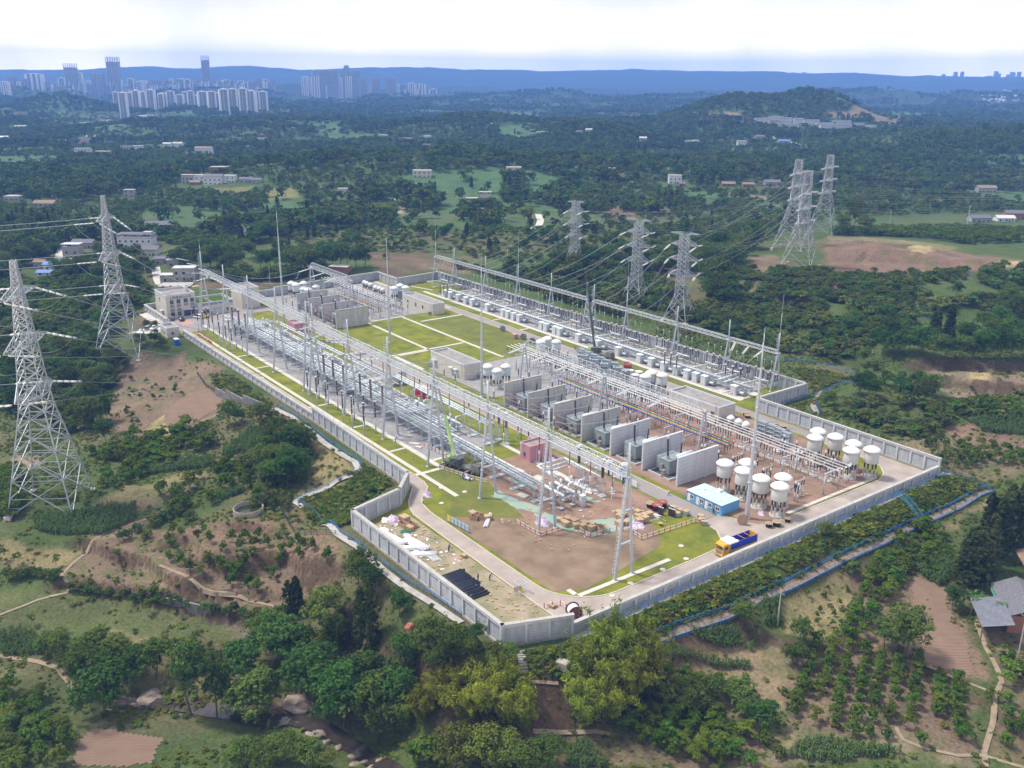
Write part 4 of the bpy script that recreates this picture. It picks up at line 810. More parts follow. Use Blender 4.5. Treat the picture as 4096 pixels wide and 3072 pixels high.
def tritruss(L_,w_,h,step,rc,rd):
 """ridged truss: two bottom chords, one ridge, sloped ends"""
 mb=MB();e=2.4
 for y in(-w_/2,w_/2):mb.cyl((0,y,0),(L_,y,0),rc,None,6,False);mb.bar((0,y,0),(e,0,h),rd*1.3);mb.bar((L_,y,0),(L_-e,0,h),rd*1.3)
 mb.cyl((e,0,h),(L_-e,0,h),rc,None,6,False);n=round(L_/step);d=L_/n
 for i in range(n):
  x0,x1=i*d,(i+1)*d;xm=min(max((x0+x1)/2,e),L_-e);s=1 if i%2 else-1
  mb.bar((x0,-w_/2*s,0),(x1,w_/2*s,0),rd);mb.bar((x1,-w_/2,0),(x1,w_/2,0),rd)
  for y in(-w_/2,w_/2):mb.bar((x0,y,0),(xm,0,h),rd);mb.bar((x1,y,0),(xm,0,h),rd)
 return mb
def ladder_mb(z0,z1,y,r=.45):
 mb=MB();n=int((z1-z0)/.9)
 for a in range(5):
  t=math.pi*(a/4);mb.bar((r*math.sin(t)-.0,y+r*math.cos(t),z0),(r*math.sin(t),y+r*math.cos(t),z1),.035)
 for i in range(n):
  z=z0+i*.9;p=[(r*math.sin(math.pi*a/4),y+r*math.cos(math.pi*a/4),z)for a in range(5)]
  for q in range(4):mb.bar(p[q],p[q+1],.035)
  mb.bar((0,y-r,z),(0,y+r,z),.05)
 return mb
def column(root,x,y0,y1,zj,ztop,r,ties,ladder=False,spire=0):
 mb=MB();ym=(y0+y1)/2
 for y in(y0,y1):
  p=Vector((x,y,-.3));q=Vector((x,ym+(.25 if y>ym else-.25),zj));mb2=MB()
  mb2.cyl(p,q,r,r*.85,10,False)
  for f in(.33,.66):c=p.lerp(q,f);d=(q-p).normalized();mb2.cyl(c-d*.08,c+d*.08,r*1.35,None,10)
  mb2.cyl(p,p+Vector((0,0,.5)),r*1.6,None,10);part('leg',mb2,M_STEEL,root,True)
 for z in ties:
  f=z/zj;ya=y0+(ym-y0)*f;yb=y1+(ym-y1)*f;m3=MB();m3.cyl((x,ya,z),(x,yb,z),r*.75,None,8,False);part('tie',m3,M_STEEL,root,True)
 m4=MB();m4.cyl((x,ym,zj-.4),(x,ym,ztop),r*.95,r*.6,10);m4.cbox((x,ym,zj),(1.3,1.3,.5));part('post',m4,M_STEEL,root,True)
 if spire:m5=MB();m5.cyl((x,ym,ztop),(x,ym,ztop+spire*.5),r*.5,r*.3,8);m5.cyl((x,ym,ztop+spire*.5),(x,ym,ztop+spire),r*.22,.03,6);part('spire',m5,M_STEEL,root,True)
 if ladder:
  m6=ladder_mb(2,zj,0)
  o=part('ladder',m6,M_LATT,root);dy=(ym-y0);o.location=(x-.1,y0-.5,0);o.rotation_euler=(-math.atan2(dy,zj)*1.0,0,0)
  m7=ladder_mb(0,ztop-zj-1,0,.4);o=part('ladder',m7,M_LATT,root);o.location=(x-.3,ym-.7,zj+.6)
def g_leg(root,*a,**k):column(root,*a,**k)
gl=thing('gantry',(0,0,0),'long light grey gantry of leaning twin columns above the left pipe rows','gantry')
GLX=[-379.3,-354.2,-329.2,-304.1,-278.9,-274.3,-249.3,-224.7,-200.0,-175.3,-151.6,-125.6]
for i,x in enumerate(GLX):column(gl,x,120.6,125.7,23.1,30.4 if i else 32,.33,(8.0,15.5),ladder=i in(0,2,4,6,8,10,11,7),spire=0 if i else 5)
for i,(a,b)in enumerate(zip(GLX[:-1],GLX[1:])):
 if b-a<6:
  mb=MB()
  for z in range(2,22,5):mb.bar((a,122,z),(b,122,z+5),.16);mb.bar((b,122,z),(a,122,z+5),.16);mb.bar((a,124.3,z),(b,124.3,z+5),.16)
  part('brace',mb,M_LATT,gl);continue
 o=part('beam',truss(b-a-.5,1.7,1.7,1.7,.10,.075),M_LATT,gl);o.location=(a+.25,123.15,23.9)
 mb=MB();mb.box(0,-.4,-.03,b-a-.5,.4,.03);o=part('walkway',mb,mat('grating',(0.42,0.43,0.44),.7,.2),gl);o.location=(a+.25,123.15,23.0)
gr=thing('gantry',(0,0,0),'long light gantry along the far right wall carrying the outgoing lines','gantry')
GRX=[-401.6,-384.2,-357.3,-331.6,-307.8,-284.2,-279.8,-260.4,-233.2,-208.4,-187.0]
for i,x in enumerate(GRX):column(gr,x,247.6,252.2,13.0,20.2,.27,(6.5,),ladder=i in(1,3,6,8,10),spire=13 if i in(0,3,7,10)else 0)
for a,b in zip(GRX[:-1],GRX[1:]):
 if b-a<6:
  mb=MB()
  for z in range(1,12,3):mb.bar((a,249,z),(b,249,z+3),.14);mb.bar((b,249,z),(a,249,z+3),.14);mb.bar((a,251,z),(b,251,z+3),.14)
  part('brace',mb,M_LATT,gr);continue
 o=part('beam',truss(b-a-.4,1.2,1.2,1.5,.08,.06),M_LATT,gr);o.location=(a+.2,249.9,13.4)
def mid_gantry(label,xs):
 t=thing('gantry',(0,0,0),label,'gantry')
 for i,x in enumerate(xs):column(t,x,187.3,191.0,12.0,12.6,.3,(5.5,),ladder=True)
 for a,b in zip(xs[:-1],xs[1:]):
  o=part('beam',tritruss(b-a-.3,2.6,2.3,2.2,.10,.075),M_LATT,t);o.location=(a+.15,188.4,12.3)
mid_gantry('ridged white lattice gantry over the bus tubes behind the nearer fire walls',[-247.0,-205.6,-164.0])
mid_gantry('ridged white lattice gantry behind the far fire walls',[-418.3,-376.7])
def mast(x,y,h,r,label):
 t=thing('lightning_mast',(x,y,0),label,'mast','lightning masts in the yard');z=0;n=4;mb=MB();m2=MB()
 for i in range(n):
  z1=z+h*.8/n;a,b=r*(1-i*.17),r*(1-(i+1)*.17);mb.cyl((0,0,z),(0,0,z1),a,b,12,False);m2.cyl((0,0,z1-.12),(0,0,z1+.12),b*1.4,None,12);z=z1
 mb.cyl((0,0,-.3),(0,0,.4),r*1.5,None,12);part('pole',mb,M_STEEL,t,True);part('flange',m2,M_STEEL,t,True)
 m3=MB();m3.cyl((0,0,z),(0,0,h*.93),r*.3,r*.2,8);m3.cyl((0,0,h*.93),(0,0,h),.06,.02,6);part('spire',m3,M_STEEL,t,True)
mast(-364.1,150.8,51,.5,'tall light grey lightning mast left of the far fire walls');mast(-314.5,173.6,44.5,.46,'tall lightning mast standing in the bright lawn');mast(-238.9,165.4,46.5,.5,'lightning mast between the relay hut and the three white reactors')
mast(-168.8,218.3,31,.42,'lightning mast beside the right relay house');mast(-128.6,166.1,47,.55,'nearest lightning mast beside the blue site hut');mast(-438,181,24,.2,'thin lightning pole behind the far wall')
# ===================== fire walls and transformers
M_CONC=mat('fire_wall_concrete',(0.55,0.545,0.52),.85,scale=.8,col2=(0.41,0.40,0.375),detail=7,coord='World',st=(1,1,.25))
M_CONCN=mat('fire_wall_new',(0.60,0.61,0.63),.85,scale=.5,col2=(0.51,0.52,0.54),detail=7)
_fw={}
def fw_meshes(m):
 if m.name in _fw:return _fw[m.name]
 res=[]
 for wd in(6.3,3.1,3.6):
  mb=MB();mb.box(-.11,0,0,.11,wd,1.03);res.append(mb.mesh('fire_wall_slab',m))
 mb=MB();mb.box(-.24,-.26,-.3,.24,.26,7.75);res.append(mb.mesh('fire_wall_post',m))
 _fw[m.name]=res;return res
def fire_wall(x,label,m):
 t=thing('fire_wall',(x,166,0),label,'fire wall','fire walls between the transformers');sl_=fw_meshes(m)
 ys=[0,6.8,10.4,14.5]
 for y in ys:obj('post',sl_[3],t,(0,y,0))
 for k in range(3):
  wd=(6.3,3.1,3.6)[k]
  for i in range(7):obj('slab',sl_[k],t,(0,ys[k]+.25,.1+i*1.09))
 mb=MB();mb.box(-.3,-.32,7.72,.3,14.82,8.0);part('coping',mb,M_COPE if m is M_CONC else m,t)
FW=[-226.9,-214.6,-202.0,-189.2,-176.8,-164.2,-151.5]
for i,x in enumerate(FW):fire_wall(x,['first','second','third','fourth','fifth','sixth','nearest'][i]+' concrete fire wall of the nearer row'+(' behind the grass' if i<4 else ' on red soil'),M_CONC if i<4 else M_CONCN)
FW2=[-384.2,-371.9,-358.6,-345.6]
for i,x in enumerate(FW2):fire_wall(x,['farthest fire wall by the far reactors','second fire wall of the far row','third fire wall of the far row','fire wall facing the bright lawn'][i],M_CONC)
M_TANK=mat('tank_grey',(0.27,0.31,0.32),.5,.2,var=.12,scale=.8);M_RAD=mat('radiator_grey',(0.36,0.41,0.43),.5,.2,var=.1);M_INS=mat('brown_porcelain',(0.045,0.022,0.018),.3,var=.2,spec=.5);M_GREYB=mat('light_cabinet',(0.56,0.60,0.62),.5,.1,var=.05);M_BROWNB=mat('stainless_box',(0.36,0.33,0.29),.4,.4,var=.1)
def insulator(mb,p,q,r,n=10,sheds=14):
 p=Vector(p);q=Vector(q);d=q-p;ln=d.length;m=sheds
 for i in range(m):
  a=p+d*(i/m);b=p+d*((i+.55)/m);mb.cyl(a,b,r*1.25,r*.85,n,False);mb.cyl(b,p+d*((i+1)/m),r*.8,r*.8,n,False)
def make_transformer():
 t=thing('transformer',(0,0,0),'x','transformer')
 mb=MB();mb.box(-2.4,2.6,.5,1.2,9.2,4.2);mb.box(-2.5,2.5,4.2,1.3,9.3,4.35)
 for i in range(8):y=3+i*.8;mb.box(-2.5,y,.6,1.3,y+.1,4.2)
 part('tank',mb,M_TANK,t)
 mb=MB()
 for i in range(10):mb.box(-3.9,3+i*.62,1.0,-2.7,3.3+i*.62,4.4)
 part('radiator',mb,M_RAD,t)
 mb=MB()
 for i in range(9):mb.box(-2.2+i*.44,9.6,1.0,-1.95+i*.44,11.2,4.7)
 part('radiator',mb,M_RAD,t)
 mb=MB();mb.cyl((2.4,4.2,5.6),(2.4,9.6,5.6),.75,None,14);part('conservator',mb,M_GREYB,t,True)
 mb=MB();mb.bar((2.4,5,4.2),(2.4,5,5.2),.2);mb.bar((2.4,9,4.2),(2.4,9,5.2),.2);mb.cyl((1.2,7,4.6),(2.4,7,5.6),.1);mb.box(1.9,4.4,.2,2.9,9.4,.5);part('support',mb,M_TANK,t)
 mb=MB();mb.cyl((-.4,3.6,4.3),(-.4,3.5,5.3),.5,.42,12);part('turret',mb,M_RAD,t)
 mb=MB();insulator(mb,(-.4,3.5,5.3),(-.5,3.3,10.2),.26,10,20);part('bushing',mb,M_INS,t)
 mb=MB();mb.cyl((-.5,3.3,10.2),(-.5,3.28,10.9),.3,.3,10);part('bushing_cap',mb,M_GREYB,t)
 mb=MB();insulator(mb,(-.6,8.6,4.3),(-.6,8.9,7.6),.2,8,14);part('bushing',mb,M_INS,t)
 mb=MB();mb.box(.2,.6,.3,1.0,1.5,2.1);mb.box(.1,.5,2.1,1.1,1.6,2.2);part('cabinet',mb,M_BROWNB,t)
 mb=MB();mb.box(-1.6,1.9,1.2,-.8,2.5,3.0);part('cabinet',mb,M_BROWNB,t)
 mb=MB()
 for a,b in(((-4.6,.6),(3.4,.9)),((-4.6,11.6),(3.4,11.9)),((-4.6,.9),(-4.3,11.6)),((3.1,.9),(3.4,11.6))):mb.box(a[0],a[1],0,b[0],b[1],.55)
 part('pit_curb',mb,M_CONC,t)
 mb=MB();mb.box(-4.3,.9,.05,3.1,11.6,.2);part('pit_floor',mb,mat('dark_gravel',(0.10,0.11,0.12),.95,var=.25,scale=2),t)
 return t
tr0=make_transformer();first=True
lb=['first transformer behind pink scaffolding','second transformer behind pink scaffolding','third transformer with scaffold in front','transformer where grass meets red soil','transformer in the second bay from the near end','transformer in the nearest bay beside the last fire wall']
for i in range(6):
 x=(FW[i]+FW[i+1])/2-.3;o=tr0 if first else dup(tr0);first=False;o.location=(x,166,0);o['label']=lb[i];o['group']='transformers between the nearer fire walls'
for i in range(3):
 x=(FW2[i]+FW2[i+1])/2-.3;dup(tr0,(x,166,0),0,['farthest transformer','middle far transformer','far transformer beside the lawn side wall'][i]+' half hidden between far fire walls','transformers between the far fire walls')
M_SCAF=mat('red_scaffold',(0.42,0.27,0.27),.6,.2,var=.1)
def scaffold(x):
 t=thing('scaffold',(x,166,0),'x','scaffold','pipe scaffolds before the transformers')
 for px_ in(-4.6,-1.4,1.8,4.6):part('standard',MB().cyl((px_,-.6,0),(px_,-.6,5.6),.07,None,6),M_SCAF,t)
 for z in(1.6,3.4,5.2):part('rail',MB().cyl((-5,-.6,z),(5,-.6,z),.06,None,6),M_SCAF,t)
 part('brace',MB().bar((-4.6,-.6,.2),(-1.4,-.6,5.2),.09),M_SCAF,t);part('rail',MB().cyl((-4.6,-.6,5.2),(-4.6,4.5,5.2),.06,None,6),M_SCAF,t);return t
for i,(a,b,l)in enumerate([(FW[0],FW[1],'pink pipe scaffold at the first near fire wall'),(FW[1],FW[2],'pink pipe scaffold at the second near bay'),(FW[2],FW[3],'pink pipe scaffold at the third near bay'),(FW2[2],FW2[3],'pink pipe scaffold beside the lawn'),(FW2[1],FW2[2],'pink pipe scaffold in the middle far bay')]):
 scaffold((a+b)/2)['label']=l
 # ===================== reactors
M_DRUM=mat('cream_drum',(0.53,0.53,0.485),.55,var=.04,scale=.6);M_DOME=mat('white_dome',(0.66,0.66,0.635),.5,var=.07,scale=1);M_DRUMG=mat('grey_drum',(0.56,0.60,0.60),.55,var=.04,scale=.6);M_CREAM=mat('cream_post',(0.55,0.52,0.43),.6,var=.1)
M_RED=mat('red_print',(0.55,0.10,0.07),.6)
def make_reactor(mdrum,mdome,r=1.95,zt=8.75,zb=4.4,posts=True,text=False):
 t=thing('reactor',(0,0,0),'x','reactor')
 mb=MB();mb.lathe([(r*.98,zb),(r,zb+.15),(r,zt-1.15),(r*.98,zt-1.1)],(0,0,0),24);part('drum',mb,mdrum,t,True)
 mb=MB();mb.lathe([(r*1.16,zt-1.12),(r*1.18,zt-.92),(r*.95,zt-.5),(r*.6,zt-.15),(r*.42,zt),(r*.1,zt+.03)],(0,0,0),24);part('dome',mb,mdome,t,True)
 mb=MB();mb.lathe([(r*.40,zt+.01),(r*.38,zt+.09),(r*.1,zt+.11)],(0,0,0),16);part('cap',mb,M_GREYB,t)
 for i in range(8):
  a=2*math.pi*i/8+.2;x,y=r*.78*math.cos(a),r*.78*math.sin(a);zi=zb*.66
  part('post',MB().cyl((x,y,.4),(x,y,zi),.17,None,7),M_CREAM,t);mb=MB();insulator(mb,(x,y,zi),(x,y,zb),.19,7,7);part('insulator',mb,M_INS,t)
 mb=MB();mb.lathe([(r*1.0,-.2),(r*1.0,.45),(r*.93,.5),(r*.90,.42),(r*.3,.40)],(0,0,0),20);part('footing',mb,M_PATH,t)
 if text:
  mb=MB()
  for k,(dz,s)in enumerate(((-1.7,1.0),(-2.3,.75))):
   for q in range(4):
    a=-2.28+(q-1.5)*.16*s;x,y=(r+.012)*math.cos(a),(r+.012)*math.sin(a);mb.cbox((x,y,zt+dz),(.03,.05,.34*s),a);mb.cbox((x+.0,y,zt+dz+.1*s),(.03,.22*s,.06),a);mb.cbox((x,y,zt+dz-.13*s),(.03,.22*s,.05),a)
  part('red_lettering',mb,M_RED,t)
 return t
rx=make_reactor(M_DRUM,M_DOME,text=True);fst=True
NEAR=[(-142.3,173.2,'white domed reactor at the left end of the near cluster with bags at its foot'),(-136.5,173.3,'second white reactor of the front row behind the mast'),(-130.8,173.1,'third white reactor of the front row'),(-125.2,173.1,'nearest white domed reactor by the road corner'),(-128.1,178.0,'white reactor behind the nearest one'),(-139.3,178.1,'white reactor behind the mast half hidden'),
(-137.0,211.7,'tall white reactor in the middle of the right cluster'),(-128.6,206.7,'white reactor in front of the right cluster'),(-125.7,211.5,'white reactor at the right end beside the wall'),(-131.2,211.4,'white reactor partly behind the front one of the right cluster'),(-139.9,206.7,'white reactor at the left of the right cluster'),(-142.4,211.4,'white reactor at the back left of the right cluster')]
for x,y,l in NEAR:
 o=rx if fst else dup(rx);fst=False;o.location=(x,y,0);o['label']=l;o['group']='large white reactors on the red soil'
r2=make_reactor(M_DRUMG,M_DOME,1.65,7.2,3.3,False);fst=True
for x,y,l,hh in[(-248.9,174.9,'left one of three grey drum reactors beside the relay hut',1),(-243.0,174.6,'front one of three grey drum reactors',1),(-245.4,180.0,'rear one of three grey drum reactors with a pipe above',1),(-265.0,213.7,'back one of the trio beyond the ridged gantry',1),(-263.1,209.2,'left one of the trio beyond the ridged gantry',1),(-259.8,213.9,'right one of the trio beyond the ridged gantry',1),
(-412.2,175.6,'leftmost drum of the far reactor group',1.05),(-407.5,175.9,'front drum of the far reactor group',1.05),(-408.9,180.3,'back left drum of the far reactor group',1.05),(-398.8,175.7,'fourth drum of the far reactor group',1),(-395.6,176.6,'drum behind the farthest fire wall',1),(-399.4,182.3,'back right drum of the far reactor group',1),
(-376.0,210.8,'left drum beside the far gantry right side',1),(-379.4,216.0,'back drum beside the far relay house',1),(-374.1,215.9,'right drum beside the far relay house',1)]:
 o=r2 if fst else dup(r2,scale=hh);fst=False;o.location=(x,y,0);o['label']=l;o['group']='grey drum reactors'
r4=make_reactor(M_DRUMG,mat('beige_dome',(0.66,0.64,0.55),.55,var=.05),1.75,7.4,3.4,False);fst=True
for x,y,l in[(-209.3,210.8,'left beige domed reactor by the right relay house'),(-210.9,215.0,'back beige domed reactor near the gas pipe'),(-206.8,216.1,'right beige domed reactor beside the right relay house')]:
 o=r4 if fst else dup(r4);fst=False;o.location=(x,y,0);o['label']=l;o['group']='beige domed reactors'
r3=make_reactor(M_DRUM,M_DOME,1.1,4.5,2.6,False);fst=True
for x,y,l in[(-171.0,209.0,'left small white reactor before the right relay house'),(-167.7,208.6,'middle small white reactor before the right relay house'),(-164.8,208.5,'right small white reactor before the right relay house'),(-407.0,211.6,'first small drum in the far row'),(-404.1,211.5,'second small drum in the far row'),(-400.4,211.4,'third small drum in the far row'),(-393.5,210.5,'fourth small drum in the far row'),(-390.5,210.9,'fifth small drum in the far row'),(-386.9,210.7,'sixth small drum in the far row')]:
 o=r3 if fst else dup(r3);fst=False;o.location=(x,y,0);o['label']=l;o['group']='small drum reactors'
 # ===================== gas insulated pipes, buses, insulators
M_PIPE=mat('pipe_paint',(0.60,0.64,0.655),.5,.1,var=.06,scale=.8);M_FLG=mat('pipe_flange',(0.40,0.43,0.44),.5,.3,var=.1)
M_WHITE=mat('white_tube',(0.72,0.72,0.70),.4,var=.05)
def pipe_run(label,pipes,supports=(),group='gas insulated pipe runs',fl=3.0,frame=None):
 """pipes: list of (points, radius); supports: (x, y0, y1, z)"""
 t=thing('gas_pipe_bus',(0,0,0),label,'gas pipe',group);m2=MB()
 for pts,r in pipes:
  mb=MB()
  for a,b in zip(pts[:-1],pts[1:]):
   mb.cyl(a,b,r,None,10,True);a=Vector(a);b=Vector(b);d=(b-a);n=int(d.length/fl)
   for i in range(1,n+1):
    c=a+d*(i/(n+1));u=d.normalized();m2.cyl(c-u*.09,c+u*.09,r*1.32,None,10)
  for p in pts[1:-1]:mb.sphere(p,r*1.12,8,5)
  for p in(pts[0],pts[-1]):m2.sphere(p,r*1.1,8,4)
  part('pipe',mb,M_PIPE,t,True)
 part('flange',m2,M_FLG,t,kind='stuff')
 for x,y0,y1,z in supports:
  mb=MB()
  for y in(y0,y1):
   mb.bar((x,y,0),(x,y,z),.13);mb.bar((x+.7,y,0),(x+.7,y,z),.13)
   for k in range(int(z)):mb.bar((x,y,k+.2),(x+.7,y,k+.9),.07)
  mb.bar((x,y0,z),(x,y1,z),.14);mb.bar((x+.7,y0,z*.6),(x+.7,y1,z*.6),.12);mb.cbox((x+.35,(y0+y1)/2,.15),(1.4,abs(y1-y0)+1,.3));part('support_frame',mb,M_STEEL,t)
 return t
def line_x(x0,x1,y,z,r):return([(x0,y,z),(x1,y,z)],r)
sup=[(x,129.4,132.4,4.2)for x in range(-372,-208,7)]
pipe_run('thick bundle of grey pipes running along the gravel yard',[line_x(-376,-207.5,129.8,4.7,.27),line_x(-374,-207.5,130.9,4.7,.27),line_x(-376,-209,132.0,4.7,.27),line_x(-376,-207.5,129.8,3.2,.27),line_x(-374,-207.5,130.9,3.2,.27),line_x(-376,-207.5,132.0,3.2,.27)],sup)
pipe_run('second grey pipe bundle behind the first one',[line_x(-368,-209,134.8,4.0,.24),line_x(-368,-209,135.9,4.0,.24),line_x(-368,-215,137.0,4.0,.24),line_x(-368,-209,135.2,2.4,.24),line_x(-368,-215,136.4,2.4,.24)],[(x,134.4,137.4,3.6)for x in range(-366,-212,9)])
pipe_run('upper pipes running behind the breakers to the left gantry middle',[line_x(-352,-252,141.6,5.6,.24),line_x(-352,-262,142.8,5.6,.24),line_x(-340,-270,140.2,4.6,.24)],[(x,140,143,5.2)for x in range(-350,-252,9)])
pipe_run('three pipes rising across the yard and along the central road',[([(-258+k*1.1,130.5,6.8),(-258+k*1.1,142.6-k*.0+(2-k)*1.0,6.8),(-203,142.6+(2-k)*1.0,6.2)],.25)for k in range(3)],[(x,142.2,145.2,5.8)for x in range(-252,-202,8)])
pipe_run('three pipe stub bridging the bundle near the middle',[([(-247,130.2-.0,5.6+.0),(-247+k*1.1,130.2,5.6),(-247+k*1.1,137.5,5.6)],.22)for k in range(3)],[])
pipe_run('four long pipes leading from the yard to the near breaker',[line_x(-207,-166.5,130.6,4.4,.3),line_x(-207,-165.5,132.9,4.4,.3),line_x(-207,-166,131.4,3.0,.3),line_x(-207,-166.2,133.8,2.8,.3)],[(x,130.2,134,4)for x in range(-202,-164,9)],fl=4)
pipe_run('pipe loop on red soil from the near breaker to the bushing stand',[([(-167,137.2,4.6),(-173.4,137.4,5.2),(-173.4,146.4,5.2),(-158.6,146.2,5.0)],.27),([(-167,138.4,4.0),(-172.2,138.4,4.6),(-172.2,146.4,4.6),(-166,146.3,4.6)],.27),([(-167,139.6,4.0),(-171.2,139.6,4.0),(-171.2,145.2,4.0)],.27)],[(-165.5,145.7,147,4.6),(-161.8,145.7,147,4.5)],fl=2.4)
bay0=thing('circuit_breaker',(0,0,0),'x','circuit breaker');
for k in range(3):
 mb=MB();y=133.6+k*3.4;mb.cyl((-3.5,y-133,3.5),(3.5,y-133,3.5),.42,None,12);mb.sphere((-3.5,y-133,3.5),.44,10,5);mb.sphere((3.5,y-133,3.5),.44,10,5);mb.cyl((-1.5,y-133,3.5),(-1.5,y-133,5.2),.3,None,10);mb.cyl((1.5,y-133,3.5),(1.5,y-133,5.0),.26,None,10);mb.cyl((1.5,y-133,5.0),(1.5,y-131.2,5.0),.24,None,10);part('chamber',mb,M_PIPE,bay0,True)
 part('drive_column',MB().cyl((-2.4,y-133,1.2),(-2.4,y-133,3.5),.3,None,10),M_FLG,bay0);part('drive_column',MB().cyl((2.4,y-133,1.0),(2.4,y-133,3.5),.3,None,10),M_FLG,bay0);part('drive_box',MB().box(-.5,y-133.5,1.0,.5,y-132.6,2.4),M_FLG,bay0)
mb=MB()
for x in(-3.2,0,3.2):
 for y in(.4,4,7.6):mb.bar((x,y,0),(x,y,3.2),.15);mb.cbox((x,y,.1),(1.2,1.2,.25))
 mb.bar((x,.4,2.6),(x,7.6,2.6),.12)
part('support_frame',mb,M_STEEL,bay0)
fst=True
for x,l in[(-360,'grey breaker bay nearest the control building'),(-340,'breaker bay at the third column of the long gantry'),(-318,'breaker bay before the far pink shed'),(-296,'breaker bay before the middle relay house'),(-276,'breaker bay at the twin column'),(-256,'breaker bay under the three pipe stub'),(-236,'breaker bay before the red shed'),(-218,'last breaker bay at the near end of the gravel')]:
 o=bay0 if fst else dup(bay0);fst=False;o.location=(x,133.2,0);o['label']=l;o['group']='breaker bays of the left yard'
for x in(-352,-306,-268,-228):pipe_run('cross pipes over the gravel at '+{-352:'the far columns',-306:'the fourth column',-268:'the twin column',-228:'the red shed'}[x],[([(x+k*1.2,129.4,6.0),(x+k*1.2,140.5,6.0)],.2)for k in range(3)],[(x+.6,130,140,5.7)],fl=2.5)
nb=dup(bay0,(-161.5,132.6,.3),0.0,'grey compact breaker on blocks at the end of the four pipes');nb['group']='breaker bays of the left yard'
t=thing('control_cabinet',(-156.8,138.4,0),'tall light grey cabinet beside the near compact breaker','cabinet');part('body',MB().box(-.6,-.6,0,.6,.6,2.9),M_GREYB,t);part('door',MB().box(-.5,-.66,.2,.5,-.6,2.7),M_PIPE,t);part('roof',MB().box(-.7,-.7,2.9,.7,.7,3.0),M_GREYB,t)
t=thing('control_cabinet',(-195.7,134,0),'tall light grey cabinet behind the green crane','cabinet');part('body',MB().box(-.7,-.7,0,.7,.7,3.2),M_GREYB,t);part('door',MB().box(-.6,-.76,.2,.6,-.7,3.0),M_PIPE,t);part('roof',MB().box(-.8,-.8,3.2,.8,.8,3.3),M_GREYB,t)
pr_=[line_x(-369,-187,236.9,3.6,.42),line_x(-369,-187,238.0,3.1,.42),line_x(-369,-187,237.2,2.3,.42)]
pipe_run('long triple row of fat segmented pipes in the right yard',pr_,[(x,236.4,238.6,2.9)for x in range(-366,-186,8)],fl=1.6)
cab0=thing('control_cabinet',(0,0,0),'x','cabinet')
part('body',MB().box(-1.1,-.9,.25,1.1,.9,3.1),M_GREYB,cab0);part('roof',MB().box(-1.2,-1.0,3.1,1.2,1.0,3.3),M_WHITE,cab0);part('door',MB().box(-.9,-.96,.4,-.05,-.9,2.9),M_PIPE,cab0);part('door',MB().box(.05,-.96,.4,.9,-.9,2.9),M_PIPE,cab0);part('plinth',MB().box(-1.3,-1.1,0,1.3,1.1,.25),M_PATH,cab0)
mb=MB();mb.cyl((1.6,.6,1.1),(3.6,.6,1.1),.55,None,10);mb.box(1.2,1.2,.4,3.4,2.2,1.8);part('drive_unit',mb,M_FLG,cab0)
fst=True
for x in[-370.3,-365.5,-358.8,-352.3,-347,-334.9,-322.8,-319.3,-315.2,-311.1,-295.5,-292.4,-286.6,-283.6,-272,-260.4,-248.7,-237,-231,-224.6,-218.4,-213.3,-209.2,-205.2,-192]:
 o=cab0 if fst else dup(cab0);fst=False;o.location=(x,235.2,0);o['label']='light grey control cabinet in the row along the fat pipes';o['group']='cabinets along the right pipes'
for x in(-190,-189.6):
 pass
def post_ins(lp,li,r,ring,bands=None,mm=M_INS,pole_r=.2):
 t=thing('post_insulator',(0,0,0),'x','insulator');part('pole',MB().cyl((0,0,-.1),(0,0,lp),pole_r,pole_r*.9,9),M_STEEL,t,True)
 mb=MB();n=max(1,round(li/1.7))
 for i in range(n):z=lp+li*i/n;insulator(mb,(0,0,z+.1),(0,0,z+li/n-.12),r,9,9)
 part('insulator',mb,mm,t)
 mb=MB()
 for i in range(n+1):mb.cyl((0,0,lp+li*i/n-.13),(0,0,lp+li*i/n+.13),r*.9,None,8)
 part('flange',mb,M_FLG,t)
 mb=MB()
 if ring:
  k=14
  for rz_ in(0,):mb.tube([(ring*math.cos(2*math.pi*i/k),ring*math.sin(2*math.pi*i/k),lp+li-.5)for i in range(k+1)],.06,5);mb.bar((-ring,0,lp+li-.5),(ring,0,lp+li-.5),.06)
 mb.cyl((0,0,lp+li),(0,0,lp+li+.2),r*1.6,r*1.9,10);part('cap',mb,M_GREYB,t);return t
pi_a=post_ins(4.6,5.6,.2,.95);pi_b=post_ins(4.9,5.0,.2,0);A0=[True,True]
for x,y,k,l in[(-268,117.3,1,''),(-261.5,117.3,1,''),(-254.7,117.3,0,''),(-268.2,121.2,1,''),(-261.5,121.2,1,''),(-254.7,121.2,1,''),(-243.5,117.4,0,''),(-237.5,117.4,0,''),(-230.1,117.4,0,''),(-243.6,121.2,1,''),(-237.1,121.2,1,''),(-230,121.2,1,''),
(-373,117.4,1,''),(-366.4,117.4,1,''),(-359.4,117.4,1,''),(-373.2,121.3,1,''),(-366.5,121.3,1,''),(-359.8,121.3,1,''),(-347.9,117.4,1,''),(-341,117.4,1,''),(-335,117.4,1,''),(-347.9,121.2,1,''),(-341,121.2,1,''),(-335,121.2,1,'')]:
 src=pi_b if k else pi_a
 o=src if A0[k]else dup(src);A0[k]=False;o.location=(x,y,0);far=x<-300
 o['label']=('tall black ringed insulator column' if not k else 'tall black insulator column')+(' in the front line' if y<119 else ' in the rear line')+(' near the control building' if far and x<-355 else ' at the second gate column pair' if far else ' on the grass by the twin columns' if x<-250 else ' on the grass beyond the tall wall start');o['group']='black insulator columns on the left grass'
M_BRN=mat('brown_insulator',(0.16,0.125,0.10),.4,var=.15)
